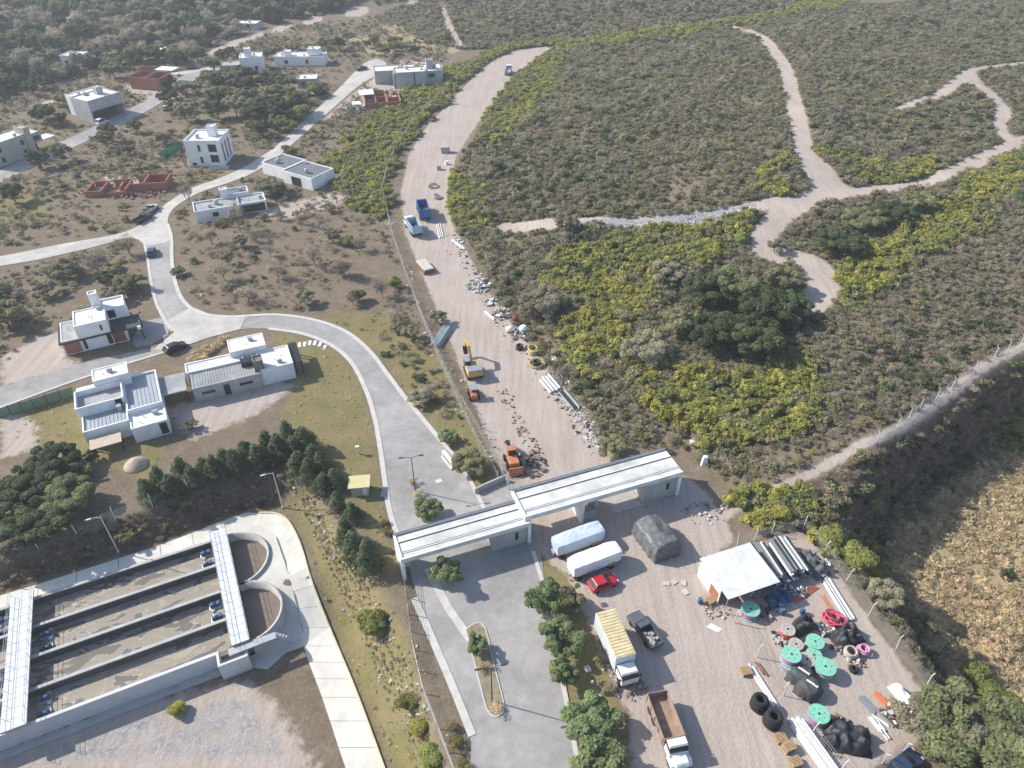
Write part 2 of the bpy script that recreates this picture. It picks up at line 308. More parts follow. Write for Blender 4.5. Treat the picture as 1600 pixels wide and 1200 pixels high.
def ground_material():
    m = bpy.data.materials.new('ground_soil'); m.use_nodes = True; N = m.node_tree.nodes; L = m.node_tree.links; b = N['Principled BSDF']
    b.inputs['Roughness'].default_value = 0.95; b.inputs['Specular IOR Level'].default_value = 0.1
    g = N.new('ShaderNodeNewGeometry')
    def noise(s, d=5.0, r=0.6):
        n = N.new('ShaderNodeTexNoise'); n.inputs['Scale'].default_value = s; n.inputs['Detail'].default_value = d; n.inputs['Roughness'].default_value = r
        L.new(g.outputs['Position'], n.inputs['Vector']); return n.outputs[0]
    def ramp(src, stops):
        r = N.new('ShaderNodeValToRGB'); L.new(src, r.inputs[0]); e = r.color_ramp.elements
        while len(e) < len(stops): e.new(0.5)
        for k, (p, c) in enumerate(stops): e[k].position = p; e[k].color = (*c, 1)
        return r.outputs[0]
    def mix(fac, a, bb):
        x = N.new('ShaderNodeMix'); x.data_type = 'RGBA'; L.new(fac, x.inputs[0]); L.new(a, x.inputs[6]); L.new(bb, x.inputs[7]); return x.outputs[2]
    n1, n2, n3 = noise(0.35), noise(2.2, 6, 0.7), noise(0.06, 3)
    scrub = mix(n3, ramp(n2, [(0.3, (0.105,0.08,0.052)), (0.5, (0.185,0.145,0.102)), (0.72, (0.29,0.235,0.175))]), ramp(n1, [(0.3, (0.13,0.11,0.066)), (0.55, (0.215,0.17,0.122)), (0.75, (0.32,0.26,0.20))]))
    dirt = mix(n1, ramp(n2, [(0.25, (0.30,0.245,0.205)), (0.5, (0.43,0.36,0.31)), (0.8, (0.53,0.46,0.405))]), ramp(noise(0.15, 4), [(0.3, (0.35,0.285,0.235)), (0.7, (0.49,0.425,0.385))]))
    mpn = N.new('ShaderNodeMapping'); mpn.inputs['Rotation'].default_value = (0,0,math.radians(-14)); mpn.inputs['Scale'].default_value = (1.1,0.06,1); L.new(g.outputs['Position'], mpn.inputs[0])
    sn = N.new('ShaderNodeTexNoise'); sn.inputs['Scale'].default_value = 1.0; sn.inputs['Detail'].default_value = 5; sn.inputs['Distortion'].default_value = 0.4; L.new(mpn.outputs[0], sn.inputs['Vector'])
    fk = N.new('ShaderNodeMath'); fk.operation = 'MULTIPLY'; fk.inputs[1].default_value = 0.45; L.new(n3, fk.inputs[0])
    wv = N.new('ShaderNodeTexWave'); wv.inputs['Scale'].default_value = 0.22; wv.inputs['Distortion'].default_value = 14; wv.inputs['Detail'].default_value = 3; wv.inputs['Detail Scale'].default_value = 0.25; L.new(g.outputs['Position'], wv.inputs['Vector'])
    w2 = N.new('ShaderNodeMapRange'); w2.inputs[1].default_value = 0.86; w2.inputs[2].default_value = 1.0; w2.inputs[4].default_value = 0.25; L.new(wv.outputs['Fac'], w2.inputs[0])
    dirt = mix(w2.outputs[0], dirt, ramp(n2, [(0.3, (0.27,0.21,0.165)), (0.7, (0.37,0.30,0.25))]))
    dirt = mix(fk.outputs[0], dirt, ramp(sn.outputs[0], [(0.35, (0.29,0.23,0.185)), (0.55, (0.45,0.385,0.33)), (0.7, (0.54,0.475,0.415))]))
    lawn = mix(n1, ramp(n2, [(0.3, (0.15,0.125,0.05)), (0.55, (0.24,0.195,0.095)), (0.75, (0.30,0.245,0.14))]), ramp(noise(0.2, 3), [(0.3, (0.125,0.135,0.045)), (0.7, (0.27,0.215,0.12))]))
    tan = ramp(n2, [(0.28, (0.22,0.17,0.095)), (0.5, (0.36,0.285,0.165)), (0.75, (0.47,0.385,0.24))])
    grav = ramp(noise(1.6, 6, 0.8), [(0.35, (0.12,0.12,0.125)), (0.5, (0.30,0.29,0.29)), (0.65, (0.46,0.44,0.43))])
    at = N.new('ShaderNodeAttribute'); at.attribute_name = 'zones'; sp = N.new('ShaderNodeSeparateColor'); L.new(at.outputs['Color'], sp.inputs[0])
    edge = noise(0.8, 5, 0.65)
    def mask(src, k=0.55, sh=0.10):
        a = N.new('ShaderNodeMath'); a.operation = 'MULTIPLY_ADD'; L.new(edge, a.inputs[0]); a.inputs[1].default_value = k; L.new(src, a.inputs[2])
        r = N.new('ShaderNodeMapRange'); r.interpolation_type = 'SMOOTHSTEP'; r.inputs[1].default_value = 0.5+k*0.5-sh; r.inputs[2].default_value = 0.5+k*0.5+sh; L.new(a.outputs[0], r.inputs[0]); return r.outputs[0]
    c = mix(mask(sp.outputs[2], 0.7, 0.15), scrub, tan)
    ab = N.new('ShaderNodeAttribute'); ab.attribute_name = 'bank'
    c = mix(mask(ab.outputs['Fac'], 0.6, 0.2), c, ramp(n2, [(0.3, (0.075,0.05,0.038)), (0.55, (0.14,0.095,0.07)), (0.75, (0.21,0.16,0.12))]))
    c = mix(mask(sp.outputs[1], 0.8, 0.2), c, lawn)
    c = mix(mask(sp.outputs[0], 0.7, 0.12), c, dirt)
    c = mix(mask(at.outputs['Alpha'], 0.5, 0.1), c, grav)
    L.new(c, b.inputs['Base Color'])
    bp = N.new('ShaderNodeBump'); bp.inputs['Strength'].default_value = 0.55; bp.inputs['Distance'].default_value = 0.25; L.new(n2, bp.inputs['Height']); L.new(bp.outputs[0], b.inputs['Normal'])
    return m
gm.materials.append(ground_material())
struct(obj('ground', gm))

# ------------------------------------------------------------------ sheets draped over the ground
def drape(name, poly, m, dz=0.05, step=2.5, flat=None):
    pts = [Vector((float(q[0]), float(q[1]))) for q in poly]
    xs = [p.x for p in pts]; ys = [p.y for p in pts]
    gx, gy = np.meshgrid(np.arange(min(xs), max(xs), step), np.arange(min(ys), max(ys), step)); gx = gx.ravel(); gy = gy.ravel()
    k = sd_poly([tuple(p) for p in pts], gx, gy) < -step*0.3
    allp = pts+[Vector((float(a), float(b_))) for a, b_ in zip(gx[k], gy[k])]
    n = len(pts)
    v, e, f, *_ = delaunay_2d_cdt(allp, [(i, (i+1) % n) for i in range(n)], [], 1, 1e-4)
    vx = np.array([[p.x, p.y] for p in v]); z = H(vx[:,0], vx[:,1])+dz
    if flat is not None: z = np.maximum(z, flat)
    me = bpy.data.meshes.new(name); me.from_pydata([(a, b_, c_) for (a, b_), c_ in zip(vx.tolist(), z.tolist())], [], [tuple(q) for q in f]); me.materials.append(m)
    bm = bmesh.new(); bm.from_mesh(me); bmesh.ops.recalc_face_normals(bm, faces=bm.faces[:])
    if sum(q.normal.z for q in bm.faces) < 0: bmesh.ops.reverse_faces(bm, faces=bm.faces[:])
    bm.to_mesh(me); bm.free()
    return obj(name, me)
def sides(line, w0, w1):
    L = [np.array(q[:2], float) for q in line]; a = []; b = []
    for i in range(len(L)):
        d = L[min(i+1, len(L)-1)]-L[max(i-1, 0)]; d /= np.hypot(*d)+1e-9; n = np.array([-d[1], d[0]])
        a.append(L[i]+n*w0); b.append(L[i]+n*w1)
    return a, b
def ribbon(name, line, width, m, dz=0.05):
    a, b = sides(line, width/2, -width/2); mid = [np.array(q[:2]) for q in line]
    mb = MB(); n = len(line)
    for q in (a, mid, b): mb.v += [(p[0], p[1], float(H(p[0], p[1]))+dz) for p in q]
    for k in (0, 1): mb.f += [(k*n+i, (k+1)*n+i, (k+1)*n+i+1, k*n+i+1) for i in range(n-1)]
    return mb.build(name, m)
def kerb(name, line, w, h, m, dz=0.0, base=0.35):
    """a raised strip with real thickness along a line"""
    a, b = sides(line, w/2, -w/2); mb = MB(); n = len(a)
    for (q, t) in ((a, 0), (a, 1), (b, 1), (b, 0)): mb.v += [(p[0], p[1], float(H(p[0], p[1]))+dz+(h if t else -base)) for p in q]
    for k in range(3): mb.f += [(k*n+i, (k+1)*n+i, (k+1)*n+i+1, k*n+i+1) for i in range(n-1)]
    mb.f += [(0, n, 2*n, 3*n), (n-1, 4*n-1, 3*n-1, 2*n-1)]
    return mb.build(name, m)
M_PAVER = mat('grey_pavers', (0.335,0.318,0.302), 0.9, 0.14, 0.6, 0.15, detail=9, patch=0.15, pscale=0.09, joint=0.13)
M_CONC = mat('pale_concrete', (0.48,0.45,0.405), 0.9, 0.13, 0.5, 0.1, detail=9, patch=0.12, pscale=0.1, joint=0.15, jrot=-25)
M_KERB = mat('kerb_concrete', (0.52,0.495,0.46), 0.9, 0.12, 0.8, 0.1)
struct(drape('paved_road', ROADW, M_PAVER, 0.06))
struct(drape('upper_road', UPW, M_CONC, 0.085))
JUNC = GP([(272,520),(262,500),(300,480),(330,492),(385,495),(375,515),(330,527),(265,549),(240,546)])
struct(drape('junction_pavement', JUNC, M_CONC, 0.10))
struct(drape('driveway', GP([(207,530),(222,503),(258,495),(266,512),(262,524),(238,538),(212,543)]), M_PAVER, 0.05))
struct(ribbon('village_road', ROAD2, 6.5, M_PAVER, 0.07)); struct(ribbon('village_lane', ROAD2B, 5.0, M_CONC, 0.085))
def gline(pts, n=4): return catmull(GP(pts), n)
KL1 = [(262,549),(200,568),(120,594),(0,637),(-80,664)]
struct(kerb('kerb_near_houses', gline(KL1), 0.5, 0.10, M_KERB))
struct(kerb('kerb_west', gline([(638,885),(622,840),(607,790),(597,720),(587,660),(572,610),(548,565),(515,538),(470,521),(420,514)]), 0.75, 0.12, M_KERB))
struct(kerb('kerb_east', gline([(262,350),(268,372),(269,410),(276,448),(290,474),(315,490),(360,495),(430,492),(490,500),(540,518),(577,548),(602,580),(632,620),(665,660),(690,690)]), 0.75, 0.12, M_KERB))
struct(kerb('kerb_side_street', gline([(226,380),(231,405),(236,440),(243,470),(255,496),(270,518)]), 0.6, 0.12, M_KERB))
struct(kerb('kerb_gate', gline([(690,690),(716,720),(735,752),(752,785),(768,820)]), 0.6, 0.12, M_KERB))
struct(kerb('kerb_yard', gline([(833,862),(852,925),(866,1000),(880,1070),(892,1130),(908,1225)]), 0.5, 0.14, M_KERB))
struct(kerb('kerb_village', sides(ROAD2, -3.4, 0)[0], 0.4, 0.1, M_KERB))
struct(ribbon('footpath', gline([(647,935),(676,1000),(708,1075),(738,1150)]), 0.9, M_KERB, 0.12))
# ------------------------------------------------------------------ foliage: many small leaf clumps spread over lumpy crowns
def leaf_mesh(name, lobes, n, size, m, seed, up=0.75, depth=0.45, long=1.0):
    r = np.random.default_rng(seed); lobes = np.array(lobes, float)      # cx,cy,cz,rx,ry,rz
    vol = (lobes[:,3]*lobes[:,4]*lobes[:,5])**(2/3); k = r.choice(len(lobes), n, p=vol/vol.sum())
    d = r.normal(size=(n,3)); d /= np.linalg.norm(d, axis=1)[:,None]; d[:,2] = np.where(d[:,2] < -0.35, -d[:,2], d[:,2])
    rad = 1-depth*r.random(n)**1.6
    c = lobes[k,:3]+d*lobes[k,3:]*rad[:,None]
    nn = d+np.array([0,0,up])+0.6*r.normal(size=(n,3)); nn /= np.linalg.norm(nn, axis=1)[:,None]
    a = np.cross(nn, r.normal(size=(n,3))); a /= np.linalg.norm(a, axis=1)[:,None]; b = np.cross(nn, a)
    s = size*(0.55+0.9*r.random(n))[:,None]*0.5
    w = long*(0.7+0.5*r.random(n))[:,None]
    P = np.stack([c-a*s-b*s*w*0.45, c+a*s*0.35-b*s*w, c+a*s+b*s*w*0.4, c-a*s*0.3+b*s*w], 1).reshape(-1,3)
    me = bpy.data.meshes.new(name)
    me.vertices.add(4*n); me.vertices.foreach_set('co', P.astype(np.float32).ravel())
    me.loops.add(4*n); me.loops.foreach_set('vertex_index', np.arange(4*n, dtype=np.int32))
    me.polygons.add(n); me.polygons.foreach_set('loop_start', np.arange(0, 4*n, 4, dtype=np.int32)); me.polygons.foreach_set('loop_total', np.full(n, 4, np.int32))
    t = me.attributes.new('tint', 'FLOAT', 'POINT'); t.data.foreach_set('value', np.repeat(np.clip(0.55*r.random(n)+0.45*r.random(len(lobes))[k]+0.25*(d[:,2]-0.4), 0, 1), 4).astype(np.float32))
    me.materials.append(m); me.update(calc_edges=True); me.validate(); return me
def lumpy(seed, k, R, Hh, spread=0.62, z0=0.35, fine=1.0):
    r = np.random.default_rng(seed); out = [(0,0,Hh*(z0+0.25),R*0.62*fine,R*0.62*fine,Hh*0.36*fine)]
    for i in range(k):
        t = 2*math.pi*(i+r.random()*0.7)/k; q = R*spread*(0.55+0.5*r.random()) if fine == 1.0 else R*0.88*math.sqrt(r.random()); s = R*(0.30+0.22*r.random())*fine
        z = Hh*(z0+0.12+0.40*r.random())
        out.append((q*math.cos(t), q*math.sin(t), z, s, s, s*0.8*(0.7+0.4*r.random())))
    return out
def branch_mesh(name, m, seed, Ht, R, trunk=0.14, levels=3, splits=4, twig=0.012, lean=0.1):
    r = random.Random(seed); mb = MB()
    def grow(p, d, L, rad, lev):
        q = p+d*L; mb.tube(p, q, rad, rad*0.62, 5 if lev > 1 else 3, caps=False)
        if lev == 0: return
        for i in range(splits):
            ax = Vector((r.gauss(0,1), r.gauss(0,1), r.gauss(0,0.35))).normalized()
            nd = (d*0.55+ax*0.75+Vector((0,0,0.25))).normalized(); t = 0.45+0.55*r.random()
            grow(p+d*L*t, nd, L*(0.55+0.25*r.random()), max(twig, rad*0.5), lev-1)
    grow(Vector((0,0,-0.2)), Vector((lean*r.gauss(0,1), lean*r.gauss(0,1), 1)).normalized(), Ht*0.42, trunk, levels)
    return mb.mesh(name, m)
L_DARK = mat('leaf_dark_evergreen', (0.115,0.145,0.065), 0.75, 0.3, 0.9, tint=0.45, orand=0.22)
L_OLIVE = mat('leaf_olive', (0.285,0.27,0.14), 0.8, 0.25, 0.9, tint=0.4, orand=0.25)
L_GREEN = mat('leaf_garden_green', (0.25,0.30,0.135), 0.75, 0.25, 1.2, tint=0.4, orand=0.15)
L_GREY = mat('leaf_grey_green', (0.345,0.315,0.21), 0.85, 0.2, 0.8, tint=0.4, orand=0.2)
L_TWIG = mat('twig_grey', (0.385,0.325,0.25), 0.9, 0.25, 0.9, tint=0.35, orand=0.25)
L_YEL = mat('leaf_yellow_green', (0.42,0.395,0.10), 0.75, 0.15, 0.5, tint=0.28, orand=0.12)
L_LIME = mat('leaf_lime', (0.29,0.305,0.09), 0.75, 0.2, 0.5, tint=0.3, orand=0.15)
L_TAN = mat('dry_grass_blades', (0.63,0.515,0.325), 0.9, 0.25, 0.5, tint=0.35, orand=0.25)
L_CON = mat('conifer_needles', (0.15,0.185,0.10), 0.8, 0.3, 0.8, tint=0.45, orand=0.15)
BARK = mat('bark', (0.13,0.10,0.08), 0.95, 0.3, 3.0, 0.3); BARKG = mat('bark_grey', (0.22,0.20,0.18), 0.95, 0.25, 3.0, 0.3)

# --- prototypes used for scrub that nobody could count
L_OLV2 = mat('leaf_broad_olive', (0.25,0.27,0.125), 0.8, 0.25, 0.5, tint=0.5, orand=0.1)
PROT = {}
def proto(col, meshes):
    c = bpy.data.collections.new(col)
    for i, me in enumerate(meshes): c.objects.link(bpy.data.objects.new('%s_%02d' % (col, i), me))
    PROT[col] = c
def bushes(m, n, size, seeds, k=6, R=1.0, Hh=1.5, name='bush', long=1.0, depth=0.5):
    return [leaf_mesh(name, lumpy(s, k, R, Hh, z0=0.12), n, size, m, s, depth=depth, long=long) for s in seeds]
proto('scrub', bushes(L_OLIVE, 300, 0.2, (11,12,13), depth=0.95)+bushes(L_GREY, 320, 0.19, (14,15,16), depth=1.0, long=0.7)+bushes(L_TWIG, 340, 0.2, (17,18,19), long=0.35, depth=1.0)+bushes(L_DARK, 300, 0.2, (20,21), depth=0.9))
proto('yellow', bushes(L_YEL, 260, 0.27, (31,32,33,34), k=7)+bushes(L_LIME, 260, 0.27, (35,36,37), k=7)+bushes(L_OLIVE, 240, 0.27, (38,39), k=7))
proto('tuft', bushes(L_TAN, 130, 0.4, (41,42,43), k=4, Hh=0.9, long=0.35, depth=0.9)+bushes(L_TAN, 130, 0.4, (44,45), k=4, Hh=0.7, long=0.25, depth=0.9))
proto('wood', bushes(L_DARK, 800, 0.3, (51,52,53), k=9, R=1.0, Hh=1.9)+bushes(L_OLIVE, 800, 0.28, (54,55), k=9, Hh=1.8)+bushes(L_TWIG, 1000, 0.2, (56,57,58,59), k=9, Hh=2.0, long=0.35, depth=0.9))
def stuff(name, label, col, P, scl, idx, zs=None):
    """P: n x 2 spots on the ground; one object, instanced by geometry nodes"""
    n = len(P); z = H(P[:,0], P[:,1])-0.12*scl
    me = bpy.data.meshes.new(name); me.vertices.add(n); me.vertices.foreach_set('co', np.column_stack([P, z]).astype(np.float32).ravel())
    for nm, tp, dat in (('scl','FLOAT_VECTOR',np.column_stack([scl*(0.75+0.55*rng.random(n)), scl*(0.75+0.55*rng.random(n)), scl*(0.65+0.75*rng.random(n)**1.5)])), ('rot','FLOAT',rng.random(n)*6.283), ('pick','INT',idx)):
        a = me.attributes.new(nm, tp, 'POINT'); a.data.foreach_set('vector' if tp == 'FLOAT_VECTOR' else 'value', np.asarray(dat).astype(np.int32 if tp == 'INT' else np.float32).ravel())
    o = obj(name, me); tag(o, label, None, None, 'stuff')
    ng = bpy.data.node_groups.new(name, 'GeometryNodeTree'); ng.interface.new_socket('Geometry', in_out='INPUT', socket_type='NodeSocketGeometry'); ng.interface.new_socket('Geometry', in_out='OUTPUT', socket_type='NodeSocketGeometry')
    N = ng.nodes; L = ng.links; gi = N.new('NodeGroupInput'); go = N.new('NodeGroupOutput'); ip = N.new('GeometryNodeInstanceOnPoints'); ci = N.new('GeometryNodeCollectionInfo')
    ci.inputs[0].default_value = PROT[col]; ci.inputs[1].default_value = True; ci.inputs[2].default_value = True
    def na(nm, tp):
        q = N.new('GeometryNodeInputNamedAttribute'); q.data_type = tp; q.inputs[0].default_value = nm; return q.outputs[0]
    cx = N.new('ShaderNodeCombineXYZ'); L.new(na('rot','FLOAT'), cx.inputs[2])
    L.new(gi.outputs[0], ip.inputs['Points']); L.new(ci.outputs[0], ip.inputs['Instance']); ip.inputs['Pick Instance'].default_value = True
    L.new(na('pick','INT'), ip.inputs['Instance Index']); L.new(cx.outputs[0], ip.inputs['Rotation']); L.new(na('scl','FLOAT_VECTOR'), ip.inputs['Scale']); L.new(ip.outputs[0], go.inputs[0])
    md = o.modifiers.new('scatter', 'NODES'); md.node_group = ng
    return o
def jitter(poly, step):
    p = np.array(poly); gx, gy = np.meshgrid(np.arange(p[:,0].min(), p[:,0].max(), step), np.arange(p[:,1].min(), p[:,1].max(), step)); gx = gx.ravel(); gy = gy.ravel()
    gx = gx+(rng.random(gx.shape)-0.5)*step; gy = gy+(rng.random(gy.shape)-0.5)*step
    k = sd_poly(poly, gx, gy) < 0
    return np.column_stack([gx[k], gy[k]])
NOGO = []                                                       # (polygon, margin) kept free of scrub
def free(P, margin=0.6, extra=()):
    x, y = P[:,0], P[:,1]; ok = np.ones(len(P), bool)
    for q, mg in [(ROADW,1.0),(UPW,1.0),(DIRTW,0.4)]+NOGO+list(extra): ok &= sd_poly(q, x, y) > mg+margin
    for p, w in PATHW+[(RIDGEW,2.0),(ROAD2,7.5),(ROAD2B,6),(ROAD3,7),(TRACK,4),(TRACK2,3)]: ok &= dist_line(p, x, y) > w/2+margin*0.8
    ok &= sd_poly(PLANT, x, y) > 0.5
    return P[ok]
# ------------------------------------------------------------------ building materials
W_WHITE = mat('white_render', (0.76,0.76,0.75), 0.85, 0.05, 0.7, 0.05, patch=0.05, pscale=0.5); W_GREY = mat('grey_render', (0.40,0.40,0.385), 0.9, 0.08, 0.6, 0.05, patch=0.1, pscale=0.4)
W_BEIGE = mat('beige_render', (0.42,0.39,0.34), 0.9, 0.08, 0.6, 0.05); W_STONE = mat('dark_stone_cladding', (0.19,0.19,0.175), 0.9, 0.35, 2.5, 0.4)
R_WHITE = mat('white_roof_membrane', (0.74,0.73,0.70), 0.85, 0.10, 0.5, 0.05, patch=0.10, pscale=0.35); R_GREY = mat('grey_roof_screed', (0.33,0.335,0.33), 0.9, 0.14, 0.5, 0.1, patch=0.12, pscale=0.3)
R_BLUE = mat('zinc_roof', (0.36,0.385,0.41), 0.55, 0.08, 0.5, 0.0, metal=0.25); R_DARK = mat('dark_roof', (0.055,0.058,0.065), 0.7, 0.2, 0.8)
R_SLATE = mat('slate_gravel_roof', (0.155,0.17,0.18), 0.9, 0.15, 0.8, 0.1); M_BRICK = mat('hollow_brick', (0.34,0.14,0.09), 0.9, 0.28, 1.8, 0.2); M_BRICKD = mat('brown_brick', (0.22,0.10,0.065), 0.9, 0.25, 2.0, 0.2)
M_GLASS = mat('window_glass', (0.02,0.025,0.03), 0.08, spec=0.6); M_BLACK = mat('black_metal', (0.025,0.025,0.028), 0.5); M_FRAME = mat('window_frame', (0.06,0.06,0.065), 0.5)
M_CONCG = mat('raw_concrete', (0.36,0.35,0.33), 0.92, 0.18, 0.9, 0.2); M_WOODL = mat('pallet_wood', (0.40,0.28,0.16), 0.9, 0.25, 3.0, 0.2)
M_STEEL = mat('galvanised_steel', (0.45,0.46,0.47), 0.45, 0.08, 2.0, metal=0.6); M_POST = mat('concrete_post', (0.58,0.57,0.54), 0.9, 0.1, 2.0)
M_GREENNET = mat('green_shade_net', (0.02,0.22,0.13), 0.8, 0.3, 1.2)

def block(P, x0, x1, y0, y1, h, wm=None, rm=None, z0=0.0, par=0.4, t=0.22, ribs=0, name='wall', over=None):
    """a storey: walls with a parapet standing proud of a recessed roof"""
    wm = wm or W_WHITE; rm = rm or R_WHITE
    mb = MB()
    mb.box(x0, x1, y0, y0+t, z0, h); mb.box(x0, x1, y1-t, y1, z0, h); mb.box(x0, x0+t, y0+t, y1-t, z0, h-0.002); mb.box(x1-t, x1, y0+t, y1-t, z0, h-0.002)
    w = mb.build(name, wm, P)
    rf = MB().box(x0+t+0.004, x1-t-0.004, y0+t+0.004, y1-t-0.004, h-par-0.12, h-par)
    r = rf.build('roof', rm, P)
    A_ = (x1-x0)*(y1-y0)
    if A_ > 18 and not ribs and par < 0.9:
        rv = random.Random(int(x0*91+y1*37+h*53)); rx = lambda: rv.uniform(x0+1, x1-1.2); ry = lambda: rv.uniform(y0+1, y1-1.2)
        for k in range(2): a_, b_ = rx(), ry(); MB().tube((a_, b_, h-par), (a_, b_, h-par+0.5), 0.07, n=7).build('vent_pipe', M_STEEL, r)
        a_, b_ = rx(), ry(); MB().box(a_, a_+0.85, b_, b_+0.4, h-par+0.08, h-par+0.7).build('cooling_unit', W_GREY, r, bevel=0.03)
        if A_ > 60: a_, b_ = rx(), ry(); MB().lathe([(0.02,0),(0.55,0),(0.55,1.0),(0.4,1.15),(0.02,1.2)], 14, (a_, b_, h-par)).build('water_tank', W_GREY, r, True)
    if ribs:
        n = max(3, int((x1-x0)/ribs)); base = MB().box(-0.03, 0.03, y0+t+0.05, y1-t-0.05, 0, 0.07).mesh('rib', rm)
        for i in range(n):
            o = obj('rib', base, r); o.location = (x0+t+(x1-x0-2*t)*(i+0.5)/n, 0, h-par)
    return w, r
def window(P, face, a, z, w, hh, pos, glass=None):
    """face: 'f' looks to -y, 'b' to +y, 'r' to +x, 'l' to -x; pos is the wall plane"""
    s = 0.07; fr = MB()
    def bx(a0, a1, z0, z1, d0, d1):
        if face == 'f': fr.box(a0, a1, pos-d1, pos-d0, z0, z1)
        elif face == 'b': fr.box(a0, a1, pos+d0, pos+d1, z0, z1)
        elif face == 'r': fr.box(pos+d0, pos+d1, a0, a1, z0, z1)
        else: fr.box(pos-d1, pos-d0, a0, a1, z0, z1)
    bx(a, a+w, z, z+s, -0.02, 0.06); bx(a, a+w, z+hh-s, z+hh, -0.02, 0.06); bx(a, a+s, z+s, z+hh-s, -0.02, 0.055); bx(a+w-s, a+w, z+s, z+hh-s, -0.02, 0.055)
    if w > 1.4: bx(a+w/2-s/2, a+w/2+s/2, z+s, z+hh-s, -0.02, 0.05)
    f = fr.build('window', M_FRAME, P); fr = MB(); bx(a+s, a+w-s, z+s, z+hh-s, -0.02, 0.02); fr.build('pane', glass or M_GLASS, f)
    return f
def chimney(P, x0, x1, y0, y1, z0, z1, m=None):
    mb = MB().box(x0, x1, y0, y1, z0, z1); c = mb.build('chimney', m or W_WHITE, P)
    mb = MB(); t = 0.18; mb.box(x0-0.02, x1+0.02, y0-0.02, y0+t, z1, z1+0.25); mb.box(x0-0.02, x1+0.02, y1-t, y1+0.02, z1, z1+0.25); mb.box(x0-0.02, x0+t, y0+t, y1-t, z1, z1+0.25); mb.box(x1-t, x1+0.02, y0+t, y1-t, z1, z1+0.25)
    mb.build('cap', m or W_WHITE, c); return c
def canopy(P, x0, x1, y0, y1, z, m, th=0.25, posts=((0,0),(1,0),(0,1),(1,1)), pm=None, name='canopy'):
    c = MB().box(x0, x1, y0, y1, z-th, z).build(name, m, P)
    for a, b in posts:
        x = x0+0.15+(x1-x0-0.3)*a; y = y0+0.15+(y1-y0-0.3)*b
        MB().box(x-0.09, x+0.09, y-0.09, y+0.09, 0, z-th-0.003).build('post', pm or M_BLACK, P)
    return c
def fz(A, B, z):
    """frame of a building from two spots on its front roof edge at height z above level ground"""
    a = F(*A, z); b = F(*B, z); return Vector((a[0], a[1], float(H(a[0], a[1])))), math.atan2(b[1]-a[1], b[0]-a[0]), math.hypot(b[0]-a[0], b[1]-a[1])
def nogo(o, x0, x1, y0, y1, mg=0.8):
    c, s = math.cos(o.rotation_euler.z), math.sin(o.rotation_euler.z)
    NOGO.append(([(o.location.x+c*x-s*y, o.location.y+s*x+c*y) for x, y in ((x0,y0),(x1,y0),(x1,y1),(x0,y1))], mg))

# ------------------------------------------------------------------ the entrance gate bridging both roads
a = F(626, 874, 4.4); GATE_RZ = math.radians(20.6)
gate = thing('entrance_gate', 'long white roofed entrance gate spanning the paved road and the dirt road', 'gate', (a[0], a[1], 0), GATE_RZ)
M_GROOF = mat('stained_gate_roof', (0.70,0.69,0.66), 0.9, 0.0, 0.45, 0.1, col2=(0.48,0.46,0.42), detail=9, patch=0.12, pscale=0.3)
def gate_roof(x0, x1, y0, y1, zb, zt):
    r = MB().box(x0, x1, y0, y1, zb, zt).build('roof_beam', M_GROOF, gate)
    for (ya, yb, hh) in ((y0, y0+0.2, 0.16), (y0+1.0, y0+1.1, 0.12), (y0+(y1-y0)*0.66, y0+(y1-y0)*0.66+0.1, 0.14), (y1-0.2, y1, 0.24)):
        MB().box(x0+0.3, x1-0.02, ya+0.003, yb-0.003, zt, zt+hh).build('upstand', W_WHITE, r)
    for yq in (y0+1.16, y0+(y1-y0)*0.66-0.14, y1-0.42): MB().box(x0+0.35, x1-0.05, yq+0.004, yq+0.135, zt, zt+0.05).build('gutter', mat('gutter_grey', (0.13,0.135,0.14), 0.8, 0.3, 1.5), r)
    MB().box(x0-0.02, x1+0.02, y1-0.2, y1+0.06, zt+0.241, zt+0.28).build('coping', R_SLATE, r)
    MB().box(x0+0.003, x0+0.3, y0+0.003, y1-0.003, zt, zt+0.18).build('upstand', W_WHITE, r)
    return r
b = F(820, 807, 5.15); bl = (math.cos(GATE_RZ)*(b[0]-a[0])+math.sin(GATE_RZ)*(b[1]-a[1]), -math.sin(GATE_RZ)*(b[0]-a[0])+math.cos(GATE_RZ)*(b[1]-a[1]))
gx2 = bl[0]; gy2 = bl[1]
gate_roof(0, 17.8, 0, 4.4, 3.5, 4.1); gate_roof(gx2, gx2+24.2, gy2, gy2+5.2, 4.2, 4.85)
MB().box(0.02, 0.42, 0.02, 4.38, -0.1, 3.495).build('end_wall', W_WHITE, gate)
MB().box(17.35, 17.78, 0.02, 4.3, -0.1, 3.495).build('end_wall', W_WHITE, gate)
block(gate, 12.4, 17.3, 0.35, 3.6, 3.49, W_GREY, R_GREY, par=0.05, name='guard_booth'); window(gate, 'f', 15.6, 1.2, 0.4, 1.4, 0.35)
x = gx2+24.2
MB().box(x-0.45, x-0.02, gy2+0.1, gy2+5.1, -0.1, 4.195).build('end_wall', W_WHITE, gate)
block(gate, x-5.6, x-0.5, gy2+0.5, gy2+4.2, 4.19, W_GREY, R_GREY, par=0.05, name='guard_booth'); window(gate, 'f', x-2.1, 1.6, 0.45, 1.3, gy2+0.5)
px = gx2+8.6
MB().box(px, px+0.4, gy2+0.2, gy2+4.6, -0.1, 4.195).build('pier', W_WHITE, gate); MB().box(px+0.4, px+2.7, gy2+0.6, gy2+0.8, -0.1, 1.6).build('low_wall', W_GREY, gate)
MB().box(px+2.35, px+2.7, gy2+0.81, gy2+4.4, -0.1, 4.195).build('pier', W_GREY, gate)
